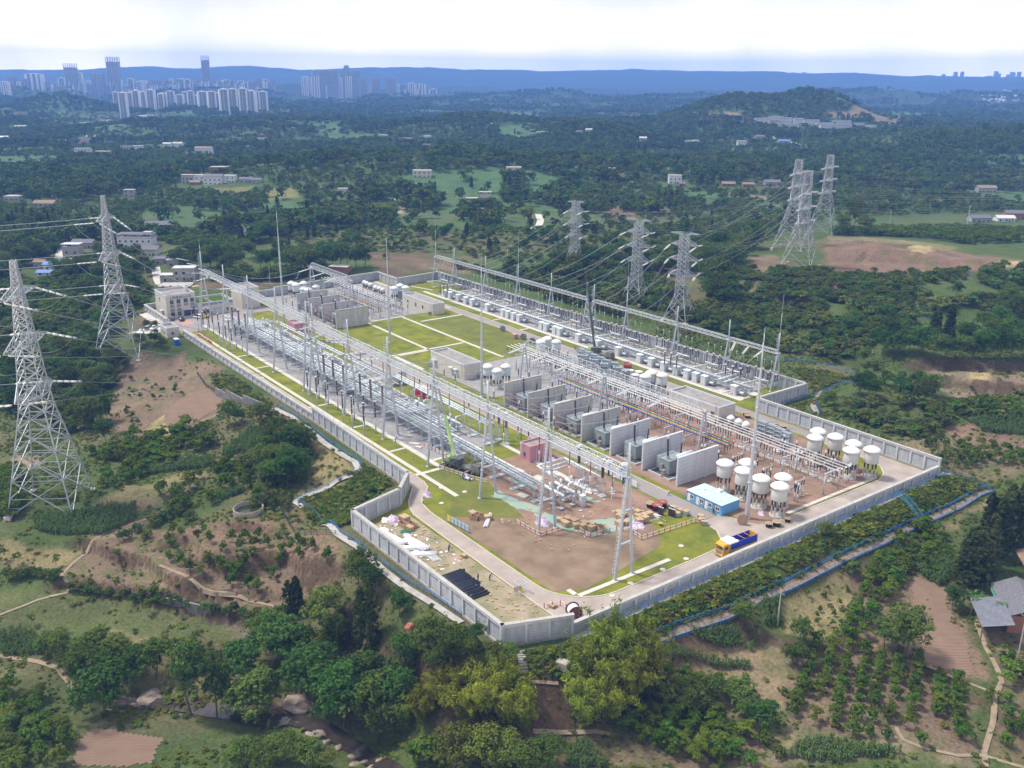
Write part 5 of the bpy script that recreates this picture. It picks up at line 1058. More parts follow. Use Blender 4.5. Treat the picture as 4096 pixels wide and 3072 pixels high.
def bushing(x,y,z0,z1,label,r=.34,m=M_BRN,group='brown bushings on the pipes',tower=True):
 t=thing('bushing',(x,y,0),label,'bushing',group);mb=MB();insulator(mb,(0,0,z0),(0,0,z1),r,10,16);part('insulator',mb,m,t);mb=MB();mb.cyl((0,0,z1),(0,0,z1+.3),r*1.6,r*1.6,10);part('cap',mb,M_GREYB,t)
 mb=MB();mb.cyl((0,0,z0-.9),(0,0,z0),r*1.1,r*1.2,10);
 if tower:
  for a in(-.5,.5):
   for b in(-.5,.5):mb.bar((a,b,0),(a,b,z0-.8),.1)
  for k in range(int(z0-1)):mb.bar((-.5,-.5,k),(.5,-.5,k+1),.06);mb.bar((.5,-.5,k),(.5,.5,k+1),.06);mb.bar((-.5,.5,k),(.5,.5,k+1),.06)
  mb.cbox((0,0,.1),(1.8,1.8,.3))
 part('stand',mb,M_STEEL,t)
for x,l in[(-363,'farthest'),(-356,'second far'),(-349,'third far'),(-279,'first middle'),(-272,'second middle'),(-264.5,'third middle'),(-253,'first near'),(-246,'second near'),(-238.5,'third near')]:
 bushing(x,128.4,5.2,11.2,l+' brown bushing standing on the pipe bundle')
for x,y,z1,l,m in[(-209,147,9.5,'brown bushing at the first pipe end by the central road',M_BRN),(-204.5,147.5,9.5,'brown bushing at the second pipe end by the central road',M_BRN),(-200.5,147.2,9.5,'brown bushing at the third pipe end by the central road',M_BRN),(-158.3,146.2,9.8,'dark bushing on the nearest lattice stand',M_INS),(-168.8,147.4,9.8,'dark bushing on the farther lattice stand',M_INS)]:bushing(x,y,5.2,z1,l,.36,m,'bushings beside the central road')
bs0=post_ins(2.2,3.6,.24,0,mm=M_BRN);bs1=post_ins(2.4,2.6,.17,0);ft=[True,True]
k=0
for a,b in zip(GRX[:-1],GRX[1:]):
 if b-a<6:continue
 for gx in((.22,.78)if k not in(0,)else(.6,)):
  for j in(-1,0,1):
   x=a+(b-a)*gx+j*3.0
   o=bs0 if ft[0]else dup(bs0);ft[0]=False;o.location=(x,248.8,0);o['label']='short brown bushing in the row under the right gantry';o['group']='bushings under the right gantry'
   if k>3 and gx>.5:o.scale=(1,1,1.15)
   for yy in(251.0,252.3):
    o=bs1 if ft[1]else dup(bs1);ft[1]=False;o.location=(x+.7,yy,0);o['label']='thin black insulator post close to the right wall';o['group']='black posts along the right wall'
  pipe_run('grey cross pipe from the fat pipes to the wall side bushings',[([(a+(b-a)*gx,238,3.4),(a+(b-a)*gx,248.0,3.0),(a+(b-a)*gx+3,248.4,3.0)],.3),([(a+(b-a)*gx-3,248.4,3.0),(a+(b-a)*gx,248.2,3.0)],.26)],[(a+(b-a)*gx-.3,242,243,2.7)],'cross pipes of the right yard',2)
 k+=1
for x,y,z in[(-366.6,230.2,0),(-364.4,230.8,0),(-362.4,231.5,0)]:bushing(x,y,3.2,8.4,'thin brown bushing at the far end of the right pipes',.24,M_BRN,'far end bushings',False)
for x,y in[(-200.1,239.4),(-197.2,239.7),(-194.2,240.0)]:bushing(x,y,4.4,7.6,'thick black bushing at the near end of the right pipes',.3,M_INS,'near end bushings',False)
for x,y,l in[(-222.3,232.9,'left'),(-219.6,233.2,'middle'),(-217,233.5,'right')]:bushing(x,y,3.6,8,l+' brown bushing of the trio before the fat pipes',.26,M_BRN,'trio before the fat pipes',False)
pipe_run('raised grey duct at the near end of the right pipes',[([(-197,232.5,4.4),(-197,241.5,4.6)],.4),([(-194.5,240,4.4),(-194.5,232.5,4.2)],.3)],[(-197,239,241,4.2)],fl=2)
def tube_bus(label,x0,x1,y,z,r,m,every,group):
 t=thing('tube_bus',(0,0,0),label,'bus tube',group);mb=MB();mb.cyl((x0,y,z),(x1,y,z),r,None,8);mb.sphere((x0,y,z),r*1.8,8,5);mb.sphere((x1,y,z),r*1.8,8,5);part('tube',mb,m,t,True)
 n=int((x1-x0)/every)
 mb=MB()
 for i in range(n+1):x=x0+(x1-x0)*i/n;insulator(mb,(x,y,z-1.7),(x,y,z-.15),.12,7,6)
 part('insulators',mb,M_INS,t,kind='stuff')
 return t
def bus_frame(x,y0,y1,z,label,group='bus support frames'):
 t=thing('bus_support',(x,0,0),label,'support frame',group)
 for y in(y0+.3,y1-.3):part('post',MB().cyl((0,y,-.1),(0,y,z),.2,.18,10),M_STEEL,t,True)
 part('crossbeam',MB().box(-.2,y0,z,.2,y1,z+.3),M_STEEL,t)
YW=[192.8,194.5,196.2,197.9]
for i,y in enumerate(YW):tube_bus(['nearest','second','third','farthest'][i]+' of four long white bus tubes over the red soil',-262,-123,y,7.6,.13,M_WHITE,13,'long white bus tubes')
for x in range(-256,-122,13):bus_frame(x,192,198.6,5.6,'pair of grey posts with a crossbeam under the long white tubes')
for i,y in enumerate([190.8,192.4,194,195.6]):tube_bus(['nearest','second','third','farthest'][i]+' of four white bus tubes in the far yard',-411,-344,y,7.6,.13,M_WHITE,11,'far white bus tubes')
for x in range(-408,-343,11):bus_frame(x,190.2,196.2,5.6,'grey post pair under the far white tubes')
PC=[('blue',(0.02,0.03,0.40)),('yellow',(0.62,0.48,0.06)),('green',(0.02,0.24,0.17)),('red',(0.42,0.03,0.03))]
for i,(n_,c)in enumerate(PC):
 mm=mat(n_+'_paint',c,.45,var=.1)
 tube_bus(n_+' painted bus tube over the red soil',-196,-155.6,188.6+i*1.15,4.6,.15,mm,8,'painted bus tubes');tube_bus(n_+' painted bus tube behind the grass fire walls',-227,-193.5,188.2+i*1.2,4.6,.14,mm,8,'painted bus tubes');tube_bus(n_+' painted bus tube in the far yard',-385,-350.5,186+i*1.2,4.6,.14,mm,8,'painted bus tubes')
for x in range(-226,-154,8):bus_frame(x,187.9,192.8,2.7,'low grey post pair under the painted tubes')
for x in range(-384,-350,8):bus_frame(x,185.6,190.2,2.7,'low grey post pair under the far painted tubes')
def make_disc():
 t=thing('disconnector',(0,0,0),'x','disconnector')
 for x in(-1.5,1.5):part('post',MB().cyl((x,0,-.1),(x,0,2.4),.13,None,8),M_STEEL,t,True)
 part('crossbeam',MB().box(-2.2,-.15,2.4,2.2,.15,2.6),M_STEEL,t)
 for x in(-1.9,-1.0,0,1.0,1.9):
  mb=MB();insulator(mb,(x,0,2.6),(x,0,4.1),.13,8,7);part('insulator',mb,M_INS,t)
 mb=MB();mb.cyl((-1.9,0,4.2),(1.9,0,4.2),.07,None,6);mb.box(-.4,-.3,1.0,.2,.3,1.8);mb.tube([(1.9,0,4.2),(2.3,.4,4.6),(2.5,1.0,4.5)],.05,5);part('blade',mb,M_GREYB,t);return t
def make_ct():
 t=thing('current_transformer',(0,0,0),'x','current transformer')
 part('post',MB().cyl((0,0,-.1),(0,0,2.5),.17,None,8),M_STEEL,t,True);mb=MB();insulator(mb,(0,0,2.5),(0,0,4.6),.17,8,10);part('insulator',mb,M_INS,t)
 mb=MB();mb.cyl((0,0,4.6),(0,0,5.2),.3,.26,10);mb.sphere((0,0,5.25),.26,8,4);part('head',mb,M_GREYB,t,True);return t
d0=make_disc();c0=make_ct();fs=[True,True]
def place_small(x,y,k,label,group,rz=0):
 src=(d0,c0)[k];o=src if fs[k]else dup(src);fs[k]=False;o.location=(x,y,0);o.rotation_euler=(0,0,rz);o['label']=label;o['group']=group
for i in range(11):
 x=-254+i*6.2
 for j,y in enumerate((200.0,203.5,209.0)):
  if x>-208 and y>206:continue
  place_small(x+rng.normal()*.3,y,0,'small disconnector in the dense apparatus rows of the grey middle yard','apparatus of the grey middle yard',0 if j!=1 else 1.57)
 for y in(185.2,201.8,212.5):
  if x>-210 and y>206:continue
  place_small(x+2.6,y,1,'slim black current transformer in the grey middle yard','current transformers of the grey middle yard')
for i in range(12):
 x=-184+i*5.0
 for y in(199.4,186.5):
  if y<190 and x<-150:continue
  place_small(x+rng.normal()*.4,y,0,'disconnector standing on the red soil under the white tubes','apparatus on the red soil',0 if y>190 else 1.57)
 place_small(x+2.2,203.2,1,'slim black current transformer on the red soil','current transformers on the red soil')
 if i>4:place_small(x+1,183.2,1,'slim black current transformer beside the near reactors','current transformers beside the near reactors')
for x,y in[(-136,206.5),(-134,207),(-140,203),(-145,206),(-148,203.5),(-150,207),(-131,203.5),(-127,204.5),(-127,183),(-133,184.6),(-137,184.8),(-142,184.2)]:place_small(x,y,1,'black topped post near the white reactors','black posts near the white reactors')
for i in range(13):
 x=-414+i*5.3
 for j,y in enumerate((199.5,203.0,182.5)):place_small(x,y,j%2,'small apparatus in the crowded far yard','apparatus of the far yard')
for x,y in zip([-221,-208.5,-196,-183.5,-171,-158.5],[182.6]*6):place_small(x,y,1,'black post behind the fire wall gap','black posts behind the fire walls');place_small(x+2.5,184.4,1,'black post behind the fire wall gap','black posts behind the fire walls')
for x in(-259,-252,-229.5,-216,-204,-199):place_small(x,163.6,1,'black arrester on the grass strip beside the central road','arresters beside the central road');place_small(x+2,152.6,1,'slim arrester on the grass between pipes and road','arresters between pipes and road')
for x in(-392,-385,-378,-371,-361):place_small(x,163.9,1,'black arrester before the far fire walls','arresters before the far fire walls')
for x in[-169.3,-165.3,-158.6]:
 t=thing('support_post',(x,150.3,0),'bare grey flanged post on red soil beside the road','post','bare posts beside the road');part('pole',MB().cyl((0,0,0),(0,0,4.2),.22,None,10),M_STEEL,t,True);part('flange',MB().cyl((0,0,0),(0,0,.2),.6,None,10).cyl((0,0,4.1),(0,0,4.3),.5,None,10),M_STEEL,t)
M_BLUE=mat('blue_plastic',(0.015,0.10,0.42),.4,var=.1)
for x,y,h,l in[(-166.9,156.4,3.4,'blue test column with a white ring by the road'),(-160.6,155.8,5.0,'taller blue test column with a white ring'),(-164.6,158.2,2.4,'short blue canister by the test columns'),(-163.6,157.6,2.6,'blue canister between the test columns')]:
 t=thing('test_column',(x,y,0),l,'test column');part('body',MB().cyl((0,0,0),(0,0,h),.36,None,10),M_BLUE,t,True)
 if h>3:part('ring',MB().tube([(.8*math.cos(a*.5236),.8*math.sin(a*.5236),h+.5)for a in range(13)],.22,7),M_WHITE,t,True);part('stem',MB().cyl((0,0,h),(0,0,h+.6),.15,None,8),M_STEEL,t)
st0=thing('capacitor_rack',(0,0,0),'x','capacitor rack')
for k in range(3):
 part('shelf',MB().box(-1.5,-1,1.2+k*1.3,1.5,1,1.35+k*1.3),M_STEEL,st0)
 mb=MB()
 for i in range(5):mb.box(-1.4+i*.58,-.8,1.35+k*1.3,-1.0+i*.58,.8,2.2+k*1.3)
 part('capacitor',mb,M_RAD,st0)
for x in(-1.5,1.5):
 for y in(-1,1):part('post',MB().bar((x,y,0),(x,y,5),.14),M_STEEL,st0)
fst=True
for x,y,l in[(-161.5,212.0,'left'),(-158.0,212.0,'second'),(-154.8,211.5,'third'),(-151.8,210.4,'right')]:o=st0 if fst else dup(st0);fst=False;o.location=(x,y,0);o['label']=l+' grey capacitor rack beyond the small white reactors';o['group']='capacitor racks'
for i,(x,y)in enumerate([(-251,219),(-247,218.5),(-243,218),(-239,217.5),(-235,217),(-231,217),(-244,214),(-238,213.5),(-232,213),(-226,214),(-222,214),(-376,214),(-379,216)]):dup(st0,(x,y,0),.1*i,'grey capacitor rack in the stacked rows beside the second crane','capacitor racks by the second crane')
for x,y in[(-239,219.9),(-236,221.3),(-231.6,219.5),(-234,217.9)]:
 tag(obj('tank_lid',MB().lathe([(1.5,.3),(1.5,.5),(.5,.75),(.1,.8)],(0,0,0),16).mesh('tank_lid',M_DOME,True),loc=(x+8,y+5,.0)),'white round lid lying on the grass by the second crane','lid','white lids on the grass')
 # ===================== pylons and power lines
M_PYL=mat('pylon_steel',(0.36,0.38,0.40),.55,.3,var=.12,scale=.4);M_STR=mat('glass_string',(0.58,0.58,0.56),.35,var=.05);M_WIRE=mat('conductor',(0.34,0.35,0.37),.5,.4,var=.05)
WIRE_N=[0]
def wire(p,q,sag,label,n=2,group='overhead conductors',r=.034,gap=.45):
 mb=MB();p=Vector(p);q=Vector(q);d=q-p;s=Vector((d.y,-d.x,0));s=s.normalized()if s.length>0 else Vector((1,0,0))
 for k in range(n):
  o=s*gap*(k-(n-1)/2);m=14;pts=[p+d*(i/m)+o-Vector((0,0,4*sag*(i/m)*(1-i/m)))for i in range(m+1)];mb.tube(pts,r,3)
 tag(obj('conductor',mb.mesh('conductor',M_WIRE)),label,'conductor',group)
def strings(root,p,q,ln=5.5):
 """tension insulator string from p towards q, as a part; returns its free end"""
 p=Vector(p);u=(Vector(q)-p).normalized();e=p+u*ln-Vector((0,0,.35));mb=MB();s=Vector((u.y,-u.x,0)).normalized()*.22;b=Matrix.Translation(root.location).inverted()
 m2=MB()
 for sg in(-1,1):
  n=4
  for i in range(n):
   a0=p.lerp(e,.08+.9*i/n)+s*sg;a1=p.lerp(e,.08+.9*(i+.86)/n)+s*sg;mb.cyl(b@a0,b@a1,.15,None,7)
   a2=p.lerp(e,.08+.9*(i+1)/n)+s*sg;m2.cyl(b@a1,b@a2,.1,None,6)
 part('insulator_string',mb,M_STR,root,True);m2.cyl(b@e-s*.0-Vector((0,0,.0)),b@(e+u*.5),.22,None,6);part('string_fitting',m2,M_DARKS,root)
 return e
def pylon(x,y,z,H,bh,th,waist,arms,al,rz,label,peak=6.0,flat=False,mw=.2):
 """lattice tower: bh/th half widths at foot and top, waist height fraction, arms at heights (absolute), arm length al"""
 t=thing('pylon',(x,y,z),label,'pylon',None,rz);mb=MB();hw=lambda h:(bh+(waist[1]-bh)*(h/waist[0]))if h<waist[0]else waist[1]+(th-waist[1])*(h-waist[0])/(H-waist[0])
 lv=[0];h=0
 while h<H-1.2:
  h+=max(1.6,hw(h)*1.15);lv.append(min(h,H))
 cs=[(-1,-1),(1,-1),(1,1),(-1,1)]
 for i,(a,b)in enumerate(zip(lv[:-1],lv[1:])):
  wa,wb=hw(a),hw(b)
  for k in range(4):
   c,d=cs[k],cs[(k+1)%4]
   mb.bar((c[0]*wa,c[1]*wa,a),(c[0]*wb,c[1]*wb,b),mw*1.5 if a<H*.5 else mw*1.2)
   P=lambda cc,w_,hh:(cc[0]*w_,cc[1]*w_,hh)
   mb.bar(P(c,wa,a),P(d,wb,b),mw);mb.bar(P(d,wa,a),P(c,wb,b),mw)
   if i:mb.bar(P(c,wa,a),P(d,wa,a),mw*.7)
   if wa>3.2:
    ma=Vector(P(c,wa,a)).lerp(Vector(P(d,wb,b)),.5);e0=Vector(P(c,wa,a)).lerp(Vector(P(c,wb,b)),.5);e1=Vector(P(d,wa,a)).lerp(Vector(P(d,wb,b)),.5);mb.bar(e0,ma,mw*.6);mb.bar(e1,ma,mw*.6)
    q0=Vector(P(c,wa,a)).lerp(ma,.5);mb.bar(q0,Vector(P(c,wa,a)).lerp(Vector(P(c,wb,b)),.25),mw*.5);q1=Vector(P(d,wa,a)).lerp(ma,.5);mb.bar(q1,Vector(P(d,wa,a)).lerp(Vector(P(d,wb,b)),.25),mw*.5)
 part('body',mb,M_PYL,t)
 for c in cs:part('footing',MB().cbox((c[0]*bh,c[1]*bh,-.6),(1.6,1.6,2.0)),M_PATH,t)
 tips=[]
 for ha,l in arms:
  h0=ha-z;w0=hw(h0);up=min(max(2.2,w0*1.3),H-h0)
  for s in(-1,1):
   m2=MB();tip=[(-.9,s*l,h0+.2),(.9,s*l,h0+.2)];n=4
   for sx,tp in((-1,tip[0]),(1,tip[1])):
    a0=Vector((sx*w0,s*w0,h0));a1=Vector((sx*hw(h0+up),s*hw(h0+up),h0+up));tv=Vector(tp);m2.bar(a0,tv,mw*1.1);m2.bar(a1,tv,mw)
    for i in range(n):
     m2.bar(a0.lerp(tv,i/n),a1.lerp(tv,(i+.5)/n),mw*.6);m2.bar(a1.lerp(tv,(i+.5)/n),a0.lerp(tv,(i+1)/n),mw*.6)
   for i in range(n+1):
    f=i/n;p0=Vector((-w0,s*w0,h0)).lerp(Vector(tip[0]),f);p1=Vector((w0,s*w0,h0)).lerp(Vector(tip[1]),f);m2.bar(p0,p1,mw*.6)
    if i<n:m2.bar(p0,Vector((w0,s*w0,h0)).lerp(Vector(tip[1]),(i+1)/n),mw*.5)
   part('cross_arm',m2,M_PYL,t);c_,s_=math.cos(rz),math.sin(rz);tips.append(Vector((x-s*l*s_,y+s*l*c_,ha)))
 return t,tips
T1,tips1=pylon(-253,36.5,-8,65.3,8.0,.5,(28,3.0),[(23,9.5),(36,11),(48.5,9)],10,R(58),'nearest huge lattice pylon at the left edge')
T2,tips2=pylon(-373,87.0,-4.5,62.0,8.3,.5,(26,2.8),[(22,8.5),(34.5,10.5),(48.5,8)],10,R(58),'lattice pylon before the farmhouses left of the control building')
def mid_pyl(x,y,z,ztop,arms,lab,bh=4.8,rz=0.0):return pylon(x,y,z,ztop-z,bh,1.5,(11,1.9),arms,7,rz,lab,mw=.16)
PM=[mid_pyl(-368,314,5,40.3,[(22,4.2),(28.6,4.6),(35,4.2),(39.6,4.4)],'lattice pylon left of the three behind the right wall',4.8,R(-72)),mid_pyl(-298,291,4,41.2,[(22.6,5.8),(29,6.2),(35.2,5.6),(40.6,5.8)],'middle lattice pylon of the three behind the right wall',5.2,R(-72)),mid_pyl(-263,283,4,40.6,[(23,5.8),(29.4,6.4),(35.4,5.8),(40,6.2)],'right lattice pylon of the three behind the right wall',5.4,R(-72))]
PR=[pylon(-286,392,11,47,7.6,1.6,(24,2.4),[(33,5.5),(40,5.5),(47,5.5),(57.5,4)],7,R(20),'front lattice pylon of the three on the right hill',mw=.17),pylon(-322,432,11,48,8,1.6,(24,2.5),[(38,5.5),(45,5.5),(52,5.5),(58.5,4)],7,R(20),'left lattice pylon of the three on the right hill',mw=.18),pylon(-353,504,8,48.4,8,1.6,(24,2.6),[(34,5.5),(41.5,5.5),(49,5.5),(56,4.5)],7,R(20),'rear lattice pylon of the three on the right hill',mw=.18)]
LEFT=Vector((-RIGHT[0],-RIGHT[1],0));RGT=Vector((RIGHT[0],RIGHT[1],0));FW_=Vector((VIEW[0],VIEW[1],0))
def gantry_points(xs,y,z):return[Vector((x,y,z))for x in xs]
gp1=gantry_points([-272,-262,-252,-247,-237,-227],122.2,23.4);gp2=gantry_points([-377,-367,-357,-352,-342,-332],122.2,23.4)
for T_,tips,gp,nm,k in((T1,tips1,gp1,'nearest pylon',1.0),(T2,tips2,gp2,'pylon before the farmhouses',.8)):
 order=sorted(range(6),key=lambda i:gp[i].x);tt=sorted(tips,key=lambda v:(v.y,-v.z))
 for i,(tip,g_)in enumerate(zip(tt,gp)):
  root=T_;a=strings2=None
  e=tip+(g_-tip).normalized()*7.0-Vector((0,0,.9));f=g_+(tip-g_).normalized()*6.0-Vector((0,0,.6))
  for nme,p,q in(('tower',tip,e),('gantry',g_,f)):
   mb=MB();m2=MB();u=(q-p);s=Vector((u.y,-u.x,0)).normalized()*.3
   for sg in(-1,1):
    for j in range(4):
     b0=p.lerp(q,.06+.92*j/4)+s*sg;b1=p.lerp(q,.06+.92*(j+.84)/4)+s*sg;b2=p.lerp(q,.06+.92*(j+1)/4)+s*sg;mb.cyl(b0,b1,.2 if nme=='tower' else .15,None,7);m2.cyl(b1,b2,.15,None,6)
   m2.cyl(q,q+u.normalized()*.9,.35,None,8);r_=thing('insulator_string',p,'white double insulator string on '+('the '+nm if nme=='tower' else 'the long gantry facing the '+nm),'insulator string','tension strings of the left lines');M_=Matrix.Translation(p).inverted()
   for mm,nn,mt in((mb,'discs',M_STR),(m2,'fitting',M_DARKS)):mm.v=[tuple(M_@Vector(v))for v in mm.v];part(nn,mm,mt,r_,True)
  wire(e,f,3.0,'twin conductor from the '+nm+' to the long gantry',2,'conductors of the left lines')
  q0=tip+LEFT*9-Vector((0,0,.8));mb=MB();m2=MB()
  for sg in(-1,1):
   s=Vector((-LEFT.y,LEFT.x,0))*.3*sg
   for j in range(4):mb.cyl(tip.lerp(q0,.2+.8*j/4)+s,tip.lerp(q0,.2+.8*(j+.84)/4)+s,.2,None,7);m2.cyl(tip.lerp(q0,.2+.8*(j+.84)/4)+s,tip.lerp(q0,.2+.8*(j+1)/4)+s,.15,None,6)
  r_=thing('insulator_string',tip,'white insulator string on the outer side of the '+nm,'insulator string','tension strings of the left lines');M_=Matrix.Translation(tip).inverted()
  for mm,nn,mt in((mb,'discs',M_STR),(m2,'fitting',M_DARKS)):mm.v=[tuple(M_@Vector(v))for v in mm.v];part(nn,mm,mt,r_,True)
  wire(q0,q0+LEFT*330+Vector((0,0,4)),9,'twin conductor leaving the '+nm+' to the left',2,'conductors of the left lines')
  wire(q0,e,4.5,'drooping jumper loop under an arm of the '+nm,2,'jumper loops',.04)
for i,x in enumerate([-374,-366,-358,-350,-341,-334,-326,-318,-310,-302,-294,-288,-276,-268,-262,-254,-246,-238]):
 pm=PM[i//6];tip=sorted(pm[1][:6],key=lambda v:(-v.z,v.x))[i%6];g_=Vector((x,250.6,13.2));e=tip+(g_-tip).normalized()*4;root=pm[0]
 nmid=['left','middle','right'][i//6]
 r_=thing('insulator_string',tip,'pale insulator string on the '+nmid+' pylon behind the right wall','insulator string','strings of the right lines');mb=MB();u=(g_-tip).normalized();s=Vector((u.y,-u.x,0)).normalized()*.25
 for sg in(-1,1):mb.cyl(u*.6+s*sg,u*4+s*sg,.2,None,6)
 v=(PR[(2,1,0)[i//6]][1][i%6]-tip).normalized()
 for sg in(-1,1):mb.cyl(v*.6+s*sg,v*4+s*sg,.2,None,6)
 part('discs',mb,M_STR,r_,True)
 wire(e,g_,2.2,'twin conductor from the '+nmid+' pylon down to the right gantry',2,'conductors to the right gantry');pr=PR[(2,1,0)[i//6]];tq=pr[1][i%6]
 wire(tip+v*4,tq,5,'twin conductor from the '+nmid+' pylon up to the right hill',2,'conductors to the right hill')
 r_=thing('insulator_string',tq,'pale insulator string on a right hill pylon','insulator string','strings of the right lines');mb=MB();v2=(RGT*.93+FW_*.36).normalized();
 for sg in(-.25,.25):mb.cyl(v2*.6+Vector((0,0,sg)),v2*5+Vector((0,0,sg)),.22,None,6);mb.cyl(-v*.6+Vector((0,0,sg)),-v*5+Vector((0,0,sg)),.22,None,6)
 part('discs',mb,M_STR,r_,True);wire(tq+v2*5,tq+v2*420,9,'twin conductor leaving the right hill out of the picture',2,'conductors leaving the right hill')
for i,pm in enumerate(PM):
 tp=pm[1][6:8];pr=PR[(2,1,0)[i]][1][6:8]
 for a,b in zip(tp,pr):wire(a,b,3,'thin ground wire to the right hill',1,'ground wires',.03)
hs0=thing('insulator_string',(0,0,0),'x','insulator string');mb=MB();mb.cyl((0,0,0),(0,0,-2.6),.11,None,7);part('rod',mb,mat('brown_rod',(0.22,0.11,0.09),.5),hs0,True);part('weight',MB().sphere((0,0,-2.9),.25,8,4).cyl((0,0,-2.6),(0,0,-4.2),.07,None,5),M_GREYB,hs0)
fst=True
for a,b in zip(GRX[:-1],GRX[1:]):
 if b-a<6:continue
 for gx in(.22,.78):
  for j in(-1,0,1):
   x=a+(b-a)*gx+j*3.0;o=hs0 if fst else dup(hs0);fst=False;o.location=(x,249.2,12.8);o['label']='brown hanging insulator under the right gantry beam';o['group']='hanging insulators of the right gantry'
   wire((x,249.2,8.6),(x,248.8,6.0),.0,'short drop wire from the right gantry',1,'drop wires',.05)
for a,b in zip(GLX[5:-1],GLX[6:]):
 for j in(-7,0,7):x=(a+b)/2+j;o=dup(hs0);o.location=(x,124.4,23.0);o.scale=(1.1,1.1,1.8);o['label']='long brown hanging insulator under the long gantry beam';o['group']='hanging insulators of the long gantry'
for i,x in enumerate([-244.5,-232,-219.5,-203.5,-190.5,-177.5,-414,-400,-386]):
 g_=Vector((x,187.0,12.2));q=Vector((x+(-2 if i<6 else-1),124.2,23.4));u=(q-g_).normalized();u.z=-.18;e=g_+u*6.5
 r_=thing('insulator_string',g_,'long pale double string pulling from the '+('ridged gantry by the nearer fire walls' if i<6 else 'far ridged gantry'),'insulator string','strings of the ridged gantries');mb=MB()
 for sg in(-.28,.28):mb.cyl((sg,0,0),tuple(u*6.5+Vector((sg,0,0))),.17,None,7)
 part('discs',mb,M_STR,r_,True);f=q+(g_-q).normalized()*5
 mb=MB();r2_=thing('insulator_string',q,'dark beaded string on the long gantry facing the ridged gantry','insulator string','strings of the ridged gantries')
 for sg in(-.28,.28):mb.cyl((sg,0,0),tuple((f-q)+Vector((sg,0,-.6))),.15,None,7)
 part('discs',mb,M_STR,r2_,True);wire(e,f,5.5,'twin conductor sagging between the ridged gantry and the long gantry',2,'conductors over the fire walls',.05)
 wire(e,(x,178,8.5),1.5,'loose jumper hanging beside a fire wall',2,'jumper loops',.05,.3)
for i,x in enumerate((-204.5,-198.5,-192.5)):
 g_=Vector((x,248.6,12.9));q=Vector((-200.1+3*i,239.6,8.0));e=g_.lerp(q,.38);mb=MB();r_=thing('insulator_string',g_,'pale slanting string at the near end of the right gantry','insulator string','slanting strings of the right gantry')
 for sg in(-.25,.25):mb.cyl((sg,0,0),tuple((e-g_)+Vector((sg,0,0))),.17,None,7)
 part('discs',mb,M_STR,r_,True);wire(e,q,.3,'short conductor to the near end bushing',2,'short conductors',.05,.3)
 # ===================== buildings of the site
CLEAR=[];FARH=[]
M_TILE=None
def tile_mat(name,c1,c2,mor,sx=1.2,sy=.6):
 m=bpy.data.materials.new(name);m.use_nodes=True;t=m.node_tree;b=t.nodes['Principled BSDF'];b.inputs['Roughness'].default_value=.6
 ge=N(t,'ShaderNodeTexCoord');sp=N(t,'ShaderNodeSeparateXYZ');ad=N(t,'ShaderNodeMath',operation='ADD');cb=N(t,'ShaderNodeCombineXYZ');br=N(t,'ShaderNodeTexBrick');br.offset=0
 t.links.new(ge.outputs['Object'],sp.inputs[0]);t.links.new(sp.outputs[0],ad.inputs[0]);t.links.new(sp.outputs[1],ad.inputs[1]);t.links.new(ad.outputs[0],cb.inputs[0]);t.links.new(sp.outputs[2],cb.inputs[1]);t.links.new(cb.outputs[0],br.inputs['Vector'])
 br.inputs['Color1'].default_value=tuple(c1)+(1,);br.inputs['Color2'].default_value=tuple(c2)+(1,);br.inputs['Mortar'].default_value=tuple(mor)+(1,);br.inputs['Scale'].default_value=1;br.inputs['Mortar Size'].default_value=.025;br.inputs['Brick Width'].default_value=sx;br.inputs['Row Height'].default_value=sy
 nz_=N(t,'ShaderNodeTexNoise');nz_.inputs['Scale'].default_value=.5;nz_.inputs['Detail'].default_value=6;t.links.new(ge.outputs['Object'],nz_.inputs['Vector']);mr=N(t,'ShaderNodeMapRange');mr.inputs[3].default_value=.82;mr.inputs[4].default_value=1.12;t.links.new(nz_.outputs[0],mr.inputs[0])
 vm=N(t,'ShaderNodeVectorMath',operation='SCALE');t.links.new(br.outputs[0],vm.inputs[0]);t.links.new(mr.outputs[0],vm.inputs['Scale']);t.links.new(vm.outputs[0],b.inputs['Base Color']);return m
M_CREAMT=tile_mat('cream_tiles',(0.60,0.56,0.47),(0.57,0.53,0.44),(0.44,0.41,0.35));M_PINKT=tile_mat('pink_tiles',(0.56,0.27,0.31),(0.53,0.25,0.29),(0.38,0.17,0.21),.9,.45)
M_ROOFG=mat('grey_roof_felt',(0.31,0.285,0.26),.9,scale=.4,col2=(0.22,0.20,0.185),detail=8);M_GLASS=mat('window_glass',(0.03,0.045,0.07),.12,spec=.8,var=.2);M_FRAME=mat('window_frame',(0.34,0.36,0.42),.5);M_PARA=mat('parapet',(0.52,0.53,0.55),.7,var=.08,scale=.5)
def window(root,x,y,z,w_,h,face,mg=None,fr=None,bars=1):
 """framed window on the +x, -x, -y or +y face"""
 r_={'+x':0,'-y':-math.pi/2,'+y':math.pi/2,'-x':math.pi}[face];mb=MB();fr=fr or M_FRAME
 mb.box(-.05,-w_/2-.12,-.12,.09,-w_/2,h+.12);mb.box(-.05,w_/2,-.12,.09,w_/2+.12,h+.12);mb.box(-.05,-w_/2,h,.09,w_/2,h+.12);mb.box(-.05,-w_/2,-.12,.12,w_/2,0)
 for i in range(bars):y0=-w_/2+w_*(i+1)/(bars+1);mb.box(-.02,y0-.04,0,.06,y0+.04,h)
 o=part('window',mb,fr,root);o.location=(x,y,z);o.rotation_euler=(0,0,r_);part('pane',MB().box(-.04,-w_/2,0,.02,w_/2,h),mg or M_GLASS,o)
